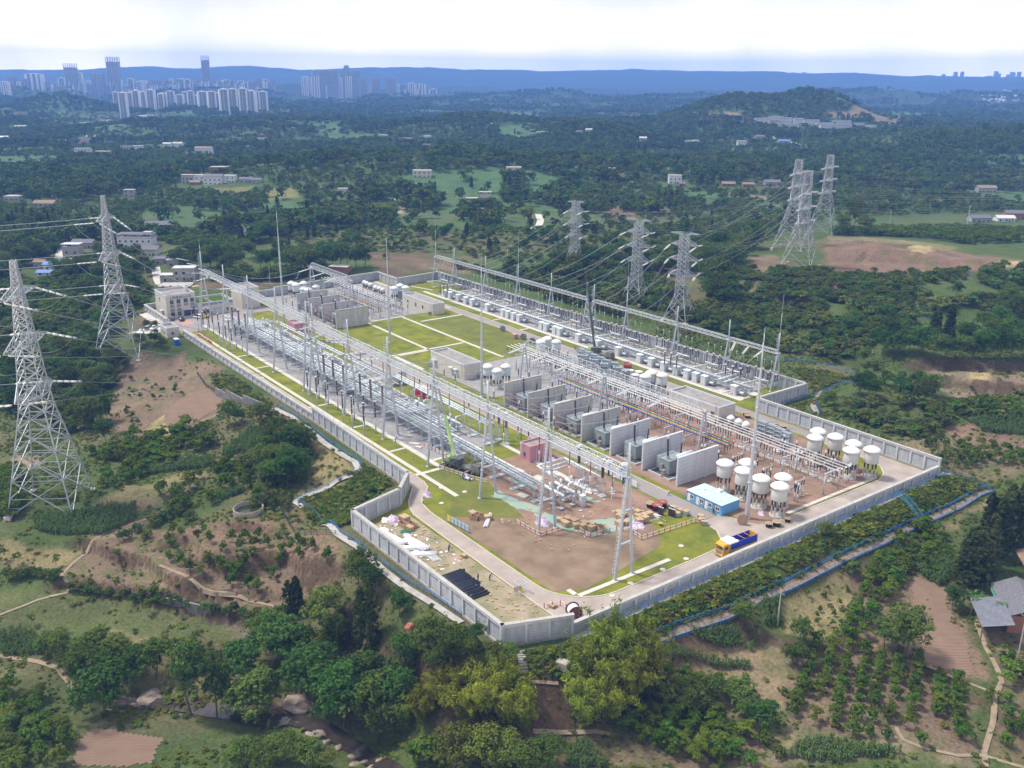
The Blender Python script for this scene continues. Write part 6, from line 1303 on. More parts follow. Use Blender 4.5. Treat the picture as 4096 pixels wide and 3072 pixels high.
def door(root,x,y,z,w_,h,face,m):
 o=part('door',MB().box(-.04,-w_/2,0,.07,w_/2,h),m,root);o.location=(x,y,z);o.rotation_euler=(0,0,{'+x':0,'-y':-math.pi/2,'+y':math.pi/2,'-x':math.pi}[face]);part('handle',MB().box(.07,w_*.3,h*.45,.12,w_*.3+.12,h*.52),M_DARKS,o)
def block(name,x0,y0,x1,y1,h,label,cat,mw,mr=None,para=.7,z=0.0,mp=None):
 t=thing(name,(x0,y0,z),label,cat);L_,D_=x1-x0,y1-y0;part('wall',MB().box(0,0,-.4,L_,D_,h-para),mw,t);part('roof',MB().box(.3,.3,h-para,L_-.3,D_-.3,h-para+.06),mr or M_ROOFG,t)
 mb=MB();mb.box(-.04,-.04,h-para,L_+.04,.3,h);mb.box(-.04,D_-.3,h-para,L_+.04,D_+.04,h);mb.box(-.04,.3,h-para,.3,D_-.3,h);mb.box(L_-.3,.3,h-para,L_+.04,D_-.3,h);part('parapet',mb,mp or M_PARA,t)
 CLEAR.append(((x0+x1)/2,(y0+y1)/2,max(L_,D_)*.6+3));return t
def text(root,s,size,loc,rz,m,name='lettering',ext=.06):
 c=bpy.data.curves.new(name,'FONT');c.body=s;c.size=size;c.extrude=ext;c.align_x='CENTER';c.materials.append(m);c.resolution_u=2
 q=bpy.data.objects.new(name,c);COL.objects.link(q);dg=bpy.context.evaluated_depsgraph_get();dg.update();me=bpy.data.meshes.new_from_object(q.evaluated_get(dg));bpy.data.objects.remove(q)
 if len(me.materials)==0:me.materials.append(m)
 o=obj(name,me,root,loc);o.rotation_euler=(R(90),0,rz);return o
M_LETTER=mat('dark_letters',(0.12,0.12,0.13),.5);M_BLUEL=mat('blue_letters',(0.03,0.16,0.33),.5);M_REDB=mat('banner_red',(0.60,0.06,0.06),.7,var=.1);M_WTXT=mat('white_letters',(0.85,0.82,0.78),.7)
t=block('control_building',-418,114,-402.6,126.6,10.4,'cream tiled two storey control building with dark calligraphy on its front','building',M_CREAMT,para=1.0)
for i,y in enumerate((2.4,5.3,11.2)):
 for z,h in((.9,1.7),(3.0,1.1),(4.7,1.1),(6.3,1.7)):window(t,15.4,y,z,1.5,h,'+x',M_GLASS if h>1.5 else mat('grey_spandrel',(0.24,0.22,0.20),.6))
window(t,15.4,8.4,6.3,1.6,1.7,'+x');window(t,15.4,8.4,5.0,1.6,.9,'+x',MATS['grey_spandrel']);door(t,15.4,8.6,.3,2.8,2.9,'+x',M_GLASS);part('canopy',MB().box(15.4,6.6,3.3,17.2,10.7,3.55),M_PARA,t);part('step',MB().box(15.4,6.4,0,18,10.9,.3),M_PATH,t)
window(t,6.5,0,6.4,.8,1.5,'-y');door(t,9,0,0,1.4,2.3,'-y',M_DARKS);part('canopy',MB().box(8,-1.2,2.7,10.2,0,2.85),M_PARA,t)
text(t,'人民电业为人民',1.35,(15.46,6.3,8.5),math.pi/2,M_LETTER)
mb=MB();mb.box(7.2,11.0,10.4,8.4,12.0,11.6);mb.box(5,11.2,10.3,6,12,11.1);part('roof_unit',mb,M_PARA,t)
t=block('annex_building',-414,126.8,-400.2,142.5,5.6,'low cream annex with blue slogan letters beside the control building','building',M_CREAMT,para=.9)
text(t,'美好生活充电 为',1.25,(13.86,5.6,4.35),math.pi/2,M_BLUEL);text(t,'美丽中国',1.25,(13.86,12.8,4.35),math.pi/2,M_BLUEL)
for y,w_ in((1.8,1.2),(4.6,2.2),(13.2,1.2)):window(t,13.8,y,1.0,w_,1.3,'+x')
door(t,13.8,8.6,0,2.4,2.6,'+x',M_GREYB);part('canopy',MB().box(13.8,7,2.9,14.8,10.2,3.05),M_PARA,t);part('planting',MB().box(1,1,4.8,12.8,6.5,5.1).box(1,8,4.8,12.8,14.5,5.1),LM['weed'],t)
t=block('service_block',-414,147,-401.6,155.4,9.4,'tall blank cream block without windows behind the long gantry','building',M_CREAMT,para=.8);window(t,12.4,2.2,.6,.9,1.6,'+x')
t=block('gatehouse',-380,104.2,-371.4,109,4.1,'small cream gatehouse at the end of the low left wall','gatehouse',M_CREAMT,para=.9);window(t,8.6,2.2,1.2,.9,1.0,'+x');window(t,2.2,0,1.2,.8,1.0,'-y');window(t,5.2,0,1.2,.8,1.0,'-y')
t=thing('gate',(-393.3,111,0),'blue and white sliding gate beside the gatehouse','gate')
for i in range(9):part('bar',MB().box(i*1.35,-.06,.1,i*1.35+.1,.06,2.0),M_WHITE,t)
part('rail',MB().box(0,-.08,1.95,11,.08,2.1).box(0,-.08,.1,11,.08,.25),M_BLUE,t)
def relay(x0,y0,x1,y1,h,label,wins,doors,ac=()):
 t=block('relay_house',x0,y0,x1,y1,h,label,'building',M_CREAMT)
 for x,y,f in wins:window(t,x,y,1.4,1.1,1.5,f)
 for x,y,f in doors:door(t,x,y,.2,1.3,2.3,f,M_GREYB);part('canopy',MB().cbox((x,y-.6,2.9),(2.2,1.3,.14)),M_PARA,t)
 for x,y in ac:part('cooling_unit',MB().cbox((x,y,.75),(.9,1.3,1.5)).cyl((x+.46,y,.8),(x+.5,y,.8),.4,None,12),M_DARKS,t)
 mb=MB();
 for q in(0,.5):mb.bar((x1-x0-1.5+q,-.12,.5),(x1-x0-1.5+q,-.12,h+.8),.05)
 for k in range(int(h/.4)):mb.bar((x1-x0-1.5,-.12,.6+k*.4),(x1-x0-1,-.12,.6+k*.4),.04)
 part('ladder',mb,M_STEEL,t);part('vent_pipe',MB().cyl((2,2.5,h-.6),(2,2.5,h),.12).cyl((8,4,h-.6),(8,4,h),.12),M_STEEL,t)
relay(-369,211,-342.6,217.3,5.1,'cream relay house in the far grey yard with two small windows',[(5,0,'-y'),(12,0,'-y'),(18,0,'-y')],[],[(24.8,-.7)])
relay(-279,170.6,-257,177.8,5.6,'large cream relay house beside the three drum reactors',[],[(3,0,'-y'),(14,0,'-y'),(17,0,'-y')],[(.8,-.9),(22.6,6)])
relay(-294,146.4,-265.6,152.6,4.6,'long low cream relay house half hidden behind the gantry beam',[],[],[(28.9,2),(28.9,4)])
relay(-198,210.5,-177,218,4.9,'cream relay house beside the small white reactors on red soil',[(18.5,0,'-y')],[],[(21.6,1.6)])
def shed(x0,y0,x1,y1,h,label,m):
 t=block('shed',x0,y0,x1,y1,h,label,'shed',m,para=.6,mp=m);window(t,(x1-x0)*.45,0,1.2,.9,1.1,'-y',None,M_DARKS);part('downpipe',MB().cyl((x1-x0+.1,2.2,0),(x1-x0+.1,2.2,h*.8),.07),M_WHITE,t)
 mb=MB();mb.bar((1.2,-.1,.5),(1.2,-.1,h+.7),.05);mb.bar((1.7,-.1,.5),(1.7,-.1,h+.7),.05)
 for k in range(9):mb.bar((1.2,-.1,.6+k*.5),(1.7,-.1,.6+k*.5),.04)
 part('ladder',mb,M_STEEL,t);return t
shed(-190.4,144.6,-185.9,151.6,4.7,'pink tiled shed standing on red soil near the front',M_PINKT);shed(-355,148.4,-348,154.2,4.2,'pink tiled shed far back beside the grey pipes',M_PINKT)
t=block('shed',-253.2,148.4,-248.2,151.4,3.2,'bright red metal shed behind the grey pipes','shed',mat('red_sheet',(0.42,0.03,0.05),.5,var=.1),mat('pink_roof',(0.55,0.45,0.46),.7),.2,mp=mat('pink_roof',(0.55,0.45,0.46)));door(t,2.5,0,0,2.2,2.3,'-y',mat('red_door',(0.35,0.02,0.04),.5))
M_HUT=mat('hut_blue',(0.14,0.37,0.66),.5,var=.06,scale=.6);M_HUTR=mat('hut_roof',(0.50,0.60,0.66),.6,scale=.5,col2=(0.40,0.52,0.60),detail=7)
t=thing('site_hut',(-144.2,161.9,0),'light blue container site hut by the road corner','hut');CLEAR.append((-138,165,9))
part('wall',MB().box(0,0,.1,11.3,6.3,2.7),M_HUT,t)
for k in range(6):part('roof_panel',MB().box(k*1.93-.15,-.25,2.72,k*1.93+1.72,6.5,2.84),M_HUTR,t)
part('frame',MB().box(-.06,-.06,2.5,11.36,.06,2.72).box(-.06,-.06,0,11.36,.06,.2).box(-.06,-.06,.2,.12,.1,2.5).box(5.6,-.06,.2,5.75,.06,2.5).box(11.2,-.06,.2,11.36,.1,2.5),mat('hut_frame',(0.10,0.30,0.58),.5),t)
for x in(1.7,4.9,7.6,10.0):window(t,x,0,1.0,1.0,1.0,'-y',None,M_WHITE)
for x,m in((.7,M_WHITE),(3.6,M_WHITE),(6.4,M_WHITE),(8.9,M_DARKS)):door(t,x,0,.15,.9,2.1,'-y',m)
part('cooling_unit',MB().cbox((5.5,5.6,3.1),(1.2,.9,.7)),M_WHITE,t);part('roof_vent',MB().cyl((2.6,3.4,2.84),(2.6,3.4,3.3),.3),M_WHITE,t)
t=thing('toilet',tuple(GT('F5',458,815)),'pair of blue portable toilets with white roofs outside the low wall','toilet');CLEAR.append((t.location.x,t.location.y,4))
for k in(0,1.5):part('cabin',MB().box(k-.7,-.8,0,k+.7,.8,2.3),M_BLUE,t);part('roof',MB().box(k-.74,-.84,2.3,k+.74,.84,2.5),M_WHITE,t);part('door',MB().box(k-.5,-.86,.2,k+.5,-.8,2.0),mat('blue_door',(0.02,0.14,0.5),.4),t)
t=thing('banner',(-369.5,115.6,0),'long red banner with white writing along the grass strip','banner');part('cloth',MB().box(0,-.03,.25,17,.03,1.0),M_REDB,t);text(t,'安全第一 预防为主 综合治理',.62,(8.5,-.05,.4),0,M_WTXT,ext=.01)
for k in range(6):part('stake',MB().bar((k*3.4,.05,0),(k*3.4,.05,1.1),.06),M_STEEL,t)
t=thing('notice_board',(-169,107.0,0),'row of blue and white notice boards with a yellow end panel by the inner road','notice board')
M_NB=mat('board_blue',(0.12,0.30,0.45),.5,scale=1.2,col2=(0.62,0.66,0.66),detail=3);M_YEL=mat('yellow_paint',(0.68,0.46,0.06),.5,var=.08)
for k in range(6):o=part('board',MB().box(0,-.03,.4,1.25,.03,1.9),M_YEL if k==0 else M_NB,t);o.location=(k*1.33,k*.13,0)
for k in range(7):part('post',MB().bar((k*1.33-.04,k*.13,0),(k*1.33-.04,k*.13,2.0),.07),M_STEEL,t)
t=thing('notice_board',(-170.5,156.2,0),'white plan boards in a row along the central road','notice board')
for k in range(7):part('board',MB().box(k*2.1,-.04,.5,k*2.1+1.7,.04,2.1),M_WHITE,t);part('post',MB().bar((k*2.1-.2,0,0),(k*2.1-.2,0,2.2),.08),M_STEEL,t)
# ===================== farmhouses and villages
HW=[mat('render_white',(0.60,0.60,0.60),.8,var=.08),mat('render_grey',(0.33,0.32,0.31),.85,var=.15),mat('render_cream',(0.52,0.48,0.40),.8,var=.08),mat('render_brick',(0.28,0.13,0.09),.85,var=.2,scale=3)]
HR=[mat('roof_tile_grey',(0.135,0.135,0.15),.8,var=.2,scale=2),mat('roof_flat',(0.40,0.38,0.34),.85,var=.15),mat('roof_tin',(0.52,0.52,0.50),.5,var=.1),mat('roof_blue',(0.10,0.20,0.42),.5,var=.1),mat('roof_brown',(0.24,0.17,0.12),.85,var=.2)]
def gable(mb,L_,D_,h,rise,ov=.5):
 a=[(-ov,-ov,h-.1),(L_+ov,-ov,h-.1),(L_+ov,D_/2,h+rise),(-ov,D_/2,h+rise)];b=[(-ov,D_+ov,h-.1),(L_+ov,D_+ov,h-.1)]
 mb.add(a+b+[(p[0],p[1],p[2]+.16)for p in a+b],[(6,7,8,9),(9,8,11,10),(0,3,2,1),(3,4,5,2),(0,1,7,6),(1,2,8,7),(2,5,11,8),(4,10,11,5),(4,3,9,10),(3,0,6,9)])
 return mb
def house(c,x,y,wpx,h,wall_,roof,kind,label,rz=None,depth=None,wins=True,group=None,cat='house',Dm=None):
 p=GT(c,x,y);D=math.hypot(p[0],p[1]);L_=wpx/CR[c][2]/F_PX*math.hypot(D,CAM_H)*.97;d_=depth or min(max(L_*.6,5),9)
 rz=(math.atan2(RIGHT[1],RIGHT[0])+rng.normal()*.12)if rz is None else math.atan2(RIGHT[1],RIGHT[0])+rz
 z=p[2]-.5;t=thing('house',(0,0,0),label,cat,group,rz);c_,s_=math.cos(rz),math.sin(rz);t.location=(p[0]-L_/2*c_,p[1]-L_/2*s_,z)
 CLEAR.append((p[0]-d_/2*s_,p[1]+d_/2*c_,max(L_,d_)*.55+4));q_=4 if D<500 else 10;CLEAR.append((p[0]+q_*s_,p[1]-q_*c_,L_*.5+q_*.8))
 if D>420:FARH.append((p[0],p[1],L_,D))
 mb=MB();mb.box(0,0,-2,L_,d_,h)
 if kind=='gable':mb.add([(0,0,h),(0,d_,h),(0,d_/2,h+d_*.2)],[(0,1,2)]);mb.add([(L_,0,h),(L_,d_,h),(L_,d_/2,h+d_*.2)],[(0,2,1)])
 part('wall',mb,HW[wall_],t)
 if kind=='gable':part('roof',gable(MB(),L_,d_,h,d_*.22),HR[roof],t)
 elif kind=='canopy':
  part('roof',MB().box(-.5,-.6,h+2.3,L_+.5,d_+.5,h+2.5),HR[roof],t);part('terrace',MB().box(-.1,-.1,h,L_+.1,d_+.1,h+.2),HR[1],t);mb=MB()
  for i in range(4):mb.box(i*(L_-.3)/3,0,h+.2,i*(L_-.3)/3+.3,.3,h+2.3)
  part('pillar',mb,HW[wall_],t,kind='stuff');part('parapet',MB().box(0,-.05,h+.2,L_,.1,h+1.0),HW[wall_],t)
 else:part('roof',MB().box(-.25,-.35,h,L_+.25,d_+.25,h+.28),HR[roof],t)
 if wins:
  n=max(2,int(L_/3.4));
  for f in range(max(1,int(h/3))):
   for i in range(n):
    o=part('window',MB().box(-.6,-.05,0,.6,.04,1.2),M_GLASS,t);o.location=((i+.5)*L_/n,0,f*3+1.0)
  o=part('door',MB().box(-.55,-.06,0,.55,.03,2.1),HR[4],t);o.location=(L_*.5+L_/n*.5,0,.1)
 return t
farm=[('C10',1120,605,270,6.5,0,0,'canopy','long white two storey farmhouse with a dark canopy roof',0),('C10',1228,590,60,9,0,1,'flat','white stair tower at the end of the long farmhouse',0),('C10',680,610,160,4,1,0,'gable','grey tiled low house left of the second pylon',0),('C10',595,700,130,7,1,2,'canopy','grey concrete house with a tin canopy by the lane',0),('C10',625,755,200,3,3,1,'flat','low red brick house at the lane fork',0),('C10',720,690,110,3,1,0,'gable','small grey roofed outhouse behind the second pylon',0),
('C10',985,740,110,3.5,1,0,'gable','plain grey outhouse below the long farmhouse',0),('C10',1210,675,180,4.5,2,0,'gable','cream single storey house below the stair tower',0),('C10',430,790,130,3.6,0,3,'gable','white house with a blue roof near the lane',0),('C10',365,840,110,2.4,0,3,'gable','low blue roofed lean to in front of the blue roofed house',0),('C10',325,775,80,4,1,4,'gable','brown roofed shed beside the blue roofed house',0),('C10',1320,465,210,4.6,1,0,'gable','grey barn with a long tiled roof in the orchard',.15),
('C10',1530,880,170,7,1,2,'flat','grey rough walled farmhouse with a tin roof behind the control building',.1),('C10',1410,890,150,4,1,2,'flat','white tin roofed wing of the rough walled farmhouse',.1),('C10',1450,760,120,4,1,2,'flat','pale flat roofed room on top of the farm behind the control building',.1),('C10',1340,740,110,3.4,1,0,'gable','grey tiled outhouse above the farm behind the control building',.1),('C10',1450,945,240,1.6,1,1,'flat','low grey yard wall of the farm behind the control building',.1),('C10',95,215,110,4,1,1,'flat','small grey flat roofed hut at the left edge',0),('C10',360,262,150,3,1,4,'gable','brown tiled hut on the left slope',0),('C10',1070,180,80,6,1,1,'flat','narrow grey house with a flat roof in the left wood',0),('C10',2040,490,100,4,0,0,'gable','white walled house with a grey roof behind the gantry end',0),('C2',620,225,190,3.5,3,1,'flat','red brick hut with a pale roof behind the far wall',-.2),
('D1',1185,1160,70,8,1,1,'flat','grey three storey house left in the hamlet',0),('D1',1245,1155,90,7,0,1,'flat','white house with a pale roof in the hamlet',0),('D1',1345,1168,110,7.5,0,0,'gable','house with a bright blue front wall in the hamlet',0),('D1',1440,1155,90,6.5,0,1,'flat','white three storey house right in the hamlet',0),('D1',1555,1155,80,3.5,1,0,'gable','low grey roofed house right of the hamlet',0),('D1',1620,1158,60,3.5,1,0,'gable','second low grey roofed house right of the hamlet',0),('D1',1380,1095,100,6,3,1,'flat','red brick house behind the hamlet',0),('D1',1230,1170,60,3,3,4,'gable','red roofed lean to in front of the hamlet',0),
('D1',1285,975,100,8,0,4,'gable','three storey house with a red roof',0),('D1',520,972,90,6,0,0,'gable','white two storey house with a turret roof left of centre',0),('D1',645,975,80,4,1,1,'flat','flat brown topped house right of the turret house',0),('D1',820,1120,70,5,1,4,'gable','brown house in the second hamlet',0),('D1',880,1095,90,6,0,1,'flat','white house in the second hamlet',0),('D1',935,1105,60,5,1,1,'flat','grey house in the second hamlet',0),('D1',780,1080,60,5,2,1,'flat','cream house in the second hamlet',0),('D1',2165,1228,60,5,2,1,'flat','yellow box house by the citrus slope',0),
('D2',455,805,115,6.5,2,1,'flat','yellow walled house with a wide flat roof',0),('D2',1035,780,95,6,0,1,'flat','white flat roofed house on the wooded rise',0),('D2',770,1000,70,6,1,1,'canopy','dark house with a roof canopy in the central farm',0),('D2',855,980,72,8.5,2,1,'canopy','tall cream house with a roof canopy in the central farm',0),('D2',860,1050,130,4,1,0,'gable','wide grey tiled house in front of the central farm',0),('D2',800,1052,60,3,0,3,'gable','small shed at the left of the central farm',0),('D2',2055,845,80,8,0,1,'flat','white three storey house right of the middle pylons',0),('D2',2100,862,35,3,3,0,'gable','little brick hut beside the white three storey house',0),('D2',1650,772,85,4,0,1,'flat','low white house in the trees',0),('D2',220,1006,55,3,2,1,'flat','white hut beside the pond',0),
('D3',620,862,95,4,1,0,'gable','grey farm behind the right hill pylons',0),('D3',465,872,70,3.5,3,4,'gable','brown farm left of the right hill pylons',0),('D3',340,865,80,3,3,4,'gable','brick shed left of the right hill pylons',0),('D3',900,808,130,4,0,2,'flat','long white roofed shed behind the right pylons',0),('D3',1365,862,75,3,0,2,'gable','open shed with a white roof at the right',0),('D3',1980,905,105,5,1,4,'gable','brown roofed farmhouse at the right',0),('D3',1940,1092,110,3.5,1,0,'gable','long grey shed at the right edge',0),('D3',2100,1088,100,3,0,2,'gable','white roofed shed at the right edge',0),('D3',2160,1075,110,5,3,0,'gable','red brick farm with a dark roof at the right edge',0),('D3',425,605,55,7,0,1,'flat','white tower house on the right valley road',0),('D3',100,602,60,6,0,1,'flat','white house left of the valley road',0),('D3',540,562,55,4,1,0,'gable','low grey house by the valley road',0),('D3',695,592,70,4,1,3,'gable','blue roofed house by the valley road',0),('D3',1985,752,60,4,0,1,'flat','pale hut in the right trees',0),('D3',2085,792,50,5,0,1,'flat','white hut in the right trees',0)]
for c,x,y,w_,h,a,b,k,lb,r_ in farm:house(c,x,y,w_,h,a,b,k,lb,r_)
for i,(x,y,w_)in enumerate([(555,470,90),(640,450,85),(705,458,70),(785,470,60),(680,492,85),(745,497,70),(865,480,95),(950,492,105),(1050,478,125),(1058,508,115),(1145,493,95),(1230,506,85),(1205,522,70),(960,503,70)]):
 house('D3',x,y,w_,7 if i%3 else 9,0,0,'gable','grey roofed white row house of the hillside estate below the wooded hill',0.0,group='hillside estate below the wooded hill')
for i,(c,x,y)in enumerate([('D1',45,838),('D1',20,895),('D1',92,895),('D1',185,890),('D1',240,892),('D1',380,902),('D1',572,890),('D1',790,946),('D1',870,948),('D1',1055,934),('D1',1120,934),('D1',650,780),('D1',705,782),('D1',410,806),('D1',470,800),('D1',515,798),('D1',900,745),('D1',940,738),('D1',910,715),('D1',130,822),('D1',300,822),('D1',1650,890),('D1',1800,745),('D1',1980,745),('D1',2100,690),('D1',70,1268),('D1',20,1075),
('D2',175,578),('D2',210,556),('D2',325,572),('D2',365,590),('D2',405,582),('D2',487,558),('D2',485,626),('D2',1090,572),('D2',1130,578),('D2',1152,552),('D2',1212,540),('D2',1600,452),('D2',1645,438),('D2',1470,428),('D2',1515,440),('D2',1510,530),('D2',1535,542),('D2',1450,536),('D2',1850,585),('D2',1968,612),('D2',2140,595),('D2',2180,588),('D2',65,442),('D2',330,416),('D2',910,490),('D2',1390,396),('D2',985,356)]):
 house(c,x,y,34+rng.random()*26,4+3.5*rng.random(),int(rng.choice([0,0,1,2])),int(rng.choice([0,1,1,2])),str(rng.choice(['flat','gable'])),'small pale village house among distant trees',None,group='small village houses in the distance')
M_FAR=mat('far_house',(0.62,0.62,0.62),.8,var=.1)
fh=MB().box(-5,-4,-2,5,4,6).mesh('house',M_FAR)
for i in range(60):
 X=3925+rng.random()*330;Y=368+rng.random()*46-(X-3925)*.05;p=GT('P',X,Y);o=obj('house',fh,None,tuple(p),rng.random()*3,label='tiny white house of the far town at the right edge',cat='house',group='far town at the right edge');o.scale=(.7+rng.random(),.7+rng.random(),.5+rng.random())
t=thing('house',tuple(GT('E4',1800,700)),'grey tiled farmhouse at the right edge beside the dark conifers','house',None,R(-50));CLEAR+=[(t.location.x,t.location.y,9),(t.location.x+5,t.location.y+6,8)]
part('wall',MB().box(0,0,-1,12,8,3.2),HW[3],t);part('roof',gable(MB(),12,8,3.2,2.2,.8),HR[0],t)
o=part('lean_to_roof',MB().box(0,0,0,11,6,.12),mat('corrugated_grey',(0.20,0.21,0.24),.5),t);o.location=(6,-6.2,2.6);o.rotation_euler=(.22,0,0);mb=MB()
for k in range(26):mb.box(k*.42,0,.12,k*.42+.14,6,.2)
part('corrugation',mb,MATS['corrugated_grey'],o,kind='stuff');part('post',MB().bar((7,-5.8,-1),(7,-5.8,2.6),.2).bar((16,-5.8,-1),(16,-5.8,2.6),.2),HR[4],t);part('green_sheet',MB().box(.2,-.85,2.2,5,-.8,3.0),mat('green_sheet',(0.12,0.40,0.25),.7),t)
p=GT('E4',1930,500);t=thing('house',tuple(p),'dark open shed with an old tiled roof behind the grey farmhouse','shed',None,R(-50));part('roof',gable(MB(),8,6,3,1.6),HR[4],t);part('post',MB().bar((.3,.3,-1),(.3,.3,3),.25),HW[3],t);part('post',MB().bar((7.7,.3,-1),(7.7,.3,3),.25),HW[3],t);part('wall',MB().box(0,5.6,-1,8,6,3),HW[3],t);CLEAR.append((p[0],p[1],7))
# ===================== the distant city
M_CT=mat('tower_wall',(0.42,0.42,0.45),.8,var=.05,scale=.05);M_CW=mat('tower_white',(0.75,0.74,0.72),.8);M_CD=mat('tower_glass',(0.07,0.085,0.12),.3);M_CO=mat('tower_orange',(0.45,0.26,0.18),.8)
def tower_mesh(style):
 mb=MB();n=24
 mb.cur=1;mb.box(-.5,-.5,0,.5,.5,1)
 mb.cur=0
 for i in range(n):z=(i+.62)/n;mb.box(-.515,-.53,z,.515,.53,z+.5/n)
 if style=='striped':
  mb.cur=2
  for x0,x1 in((-.53,-.36),(.34,.53)):mb.box(x0,-.56,0,x1,.56,1.01)
  mb.cur=0;mb.box(-.12,-.58,0,-.02,-.5,1.0);mb.cur=2;mb.box(-.3,-.3,1,.3,.3,1.035);mb.box(-.1,-.2,1.03,.12,.2,1.055)
 elif style=='white':
  mb.cur=2
  for x0 in(-.53,-.2,.13,.4):mb.box(x0,-.56,0,x0+.15,.56,1.01)
  mb.box(-.3,-.3,1,.3,.3,1.03)
 elif style=='frame':
  mb.cur=0
  for k in range(6):mb.box(-.55+k*.2,-.57,0,-.5+k*.2,-.5,1.14)
  for k in range(4):mb.box(-.55,-.57,1.0+k*.045,.55,-.54,1.008+k*.045);mb.box(-.55,.5,1.0+k*.045,.55,.54,1.008+k*.045)
  for k in range(6):mb.box(-.55+k*.2,.5,.95,-.5+k*.2,.55,1.14)
 elif style=='dark':
  mb.cur=0
  for k in range(8):mb.box(-.52+k*.135,-.56,0,-.48+k*.135,-.5,1.0)
  mb.box(-.3,-.3,1,.3,.3,1.02)
 m=mb.mesh('tower_'+style,[M_CT,M_CD,M_CW]);return m
TM={s:tower_mesh(s)for s in('striped','white','frame','dark')}
def city(x0,x1,yt,yb,st,label,group='apartment towers of the distant city',off=0,sc_=1.984,Dmax=4450):
 X=(x0+x1)/2/sc_+off;Yt=yt/sc_+220;Yb=yb/sc_+220;hy=horizon_y(X);D=min(Dmax,97*F_PX/max(Yb-hy,1));p=at_dist(X,D);zb=height1(p[0],p[1])-4;zt=CAM_H+(hy-Yt)/F_PX*D;wd=(x1-x0)/sc_/F_PX*D
 o=obj('apartment_tower',TM[st],None,(p[0],p[1],zb),math.atan2(RIGHT[1],RIGHT[0])+rng.normal()*.1+(.25 if st=='striped' else .1),label=label,cat='tower',group=group);o.scale=(wd*.86,min(wd*.7,22),max(zt-zb,12)/(1.14 if st=='frame' else 1));CLEAR.append((p[0],p[1],wd*.6+5))
FR='cream striped apartment block in the front row of the distant city'
for x0,x1,a,b in[(875,920,275,400),(922,985,280,442),(985,1032,280,420),(1032,1090,265,420),(1088,1138,275,412),(1145,1212,262,422),(1235,1280,290,420)]:city(x0,x1,a,b,'striped',FR)
for x0,x1,a,b in[(45,115,285,418),(110,180,270,362),(190,250,295,387),(240,285,275,372),(280,335,270,396),(335,362,300,400),(362,440,275,416),(440,507,275,432),(505,540,285,432),(533,610,260,442),(600,680,258,432),(690,757,256,452),(755,830,272,442),(850,920,276,432)]:city(x0,x1,a,b,'striped',FR,off=600)
for x0,x1,a,b,s,l in[(862,955,40,312,'frame','tallest unfinished tower with a dark open frame top left of centre'),(523,610,85,300,'frame','unfinished tower with a white frame crown behind the small hill'),(710,822,150,318,'dark','wide dark tower block right of the small hill'),(208,332,152,300,'white','wide white ribbed tower above the small hill'),(65,120,168,300,'dark','dark tower at the left behind the small hill'),(0,55,200,332,'white','white tower at the left edge'),(85,155,200,305,'white','white paired tower left of the wide ribbed one'),(145,202,183,300,'dark','blue dark tower left of the wide ribbed one'),(460,512,180,290,'striped','stepped tower left of the frame crowned tower'),(610,650,145,292,'white','slim white tower right of the frame crowned tower'),(655,718,218,300,'dark','short dark tower right of the frame crowned tower')]:city(x0,x1,a,b,s,l)
city(418,480,30,262,'frame','tall dark tower with a broken crown in the middle of the city',off=600)
for x0,x1,a,b,l in[(433,527,184,332,'left'),(560,632,184,337,'middle'),(680,758,178,340,'right')]:city(x0,x1,a,b,'dark',l+' one of three dark terraced towers standing apart right of the city',off=1200)
for k in range(150):
 off=0 if k<55 else 600;x=(250+rng.random()*1020)if k<55 else rng.random()*930;a=165+rng.random()*75;w_=36+rng.random()*34;city(x,x+w_,a+20,290+rng.random()*20-40,str(rng.choice(['striped','dark','white','dark'])),'hazy apartment block in the rear rows of the distant city','rear rows of the distant city',off=off)
for x0,x1,a,b,s in[(10,62,172,262,'white'),(62,88,185,262,'white'),(88,152,170,275,'white'),(95,135,130,262,'dark'),(150,190,128,262,'dark'),(190,235,126,262,'dark'),(235,300,130,262,'dark'),(295,337,180,272,'white'),(320,350,126,262,'dark'),(353,390,96,262,'dark'),(360,412,170,265,'white'),(395,430,140,262,'dark'),(430,482,130,262,'dark'),(200,242,230,280,'striped'),(288,316,230,285,'striped'),(250,275,235,270,'white'),(405,432,232,282,'white')]:city(x0,x1,a,b+8,s,'pale tower in the hazy right part of the distant city','hazy right part of the distant city',off=1200)
for x0,x1,a,b,s in[(760,790,230,290,'white'),(790,850,230,290,'dark'),(855,907,218,292,'white'),(912,997,228,298,'white'),(822,893,262,322,'striped'),(922,990,262,310,'striped'),(1020,1088,262,306,'striped'),(530,556,240,310,'white')]:city(x0,x1,a,b,s,'small striped block right of the three dark towers','small blocks right of the dark towers',off=1200)
for i in range(34):
 X=(3020+rng.random()*420)if i<22 else(3740+rng.random()*360);p=at_dist(X,9700);zb=height1(p[0],p[1])-20;o=obj('apartment_tower',TM['dark'],None,(p[0],p[1],zb),rng.random(),label='faint far tower on the right horizon',cat='tower',group='faint towers on the right horizon');hy=horizon_y(X);o.scale=(30,20,CAM_H+(hy-(292+rng.random()*16))/F_PX*9700-zb)
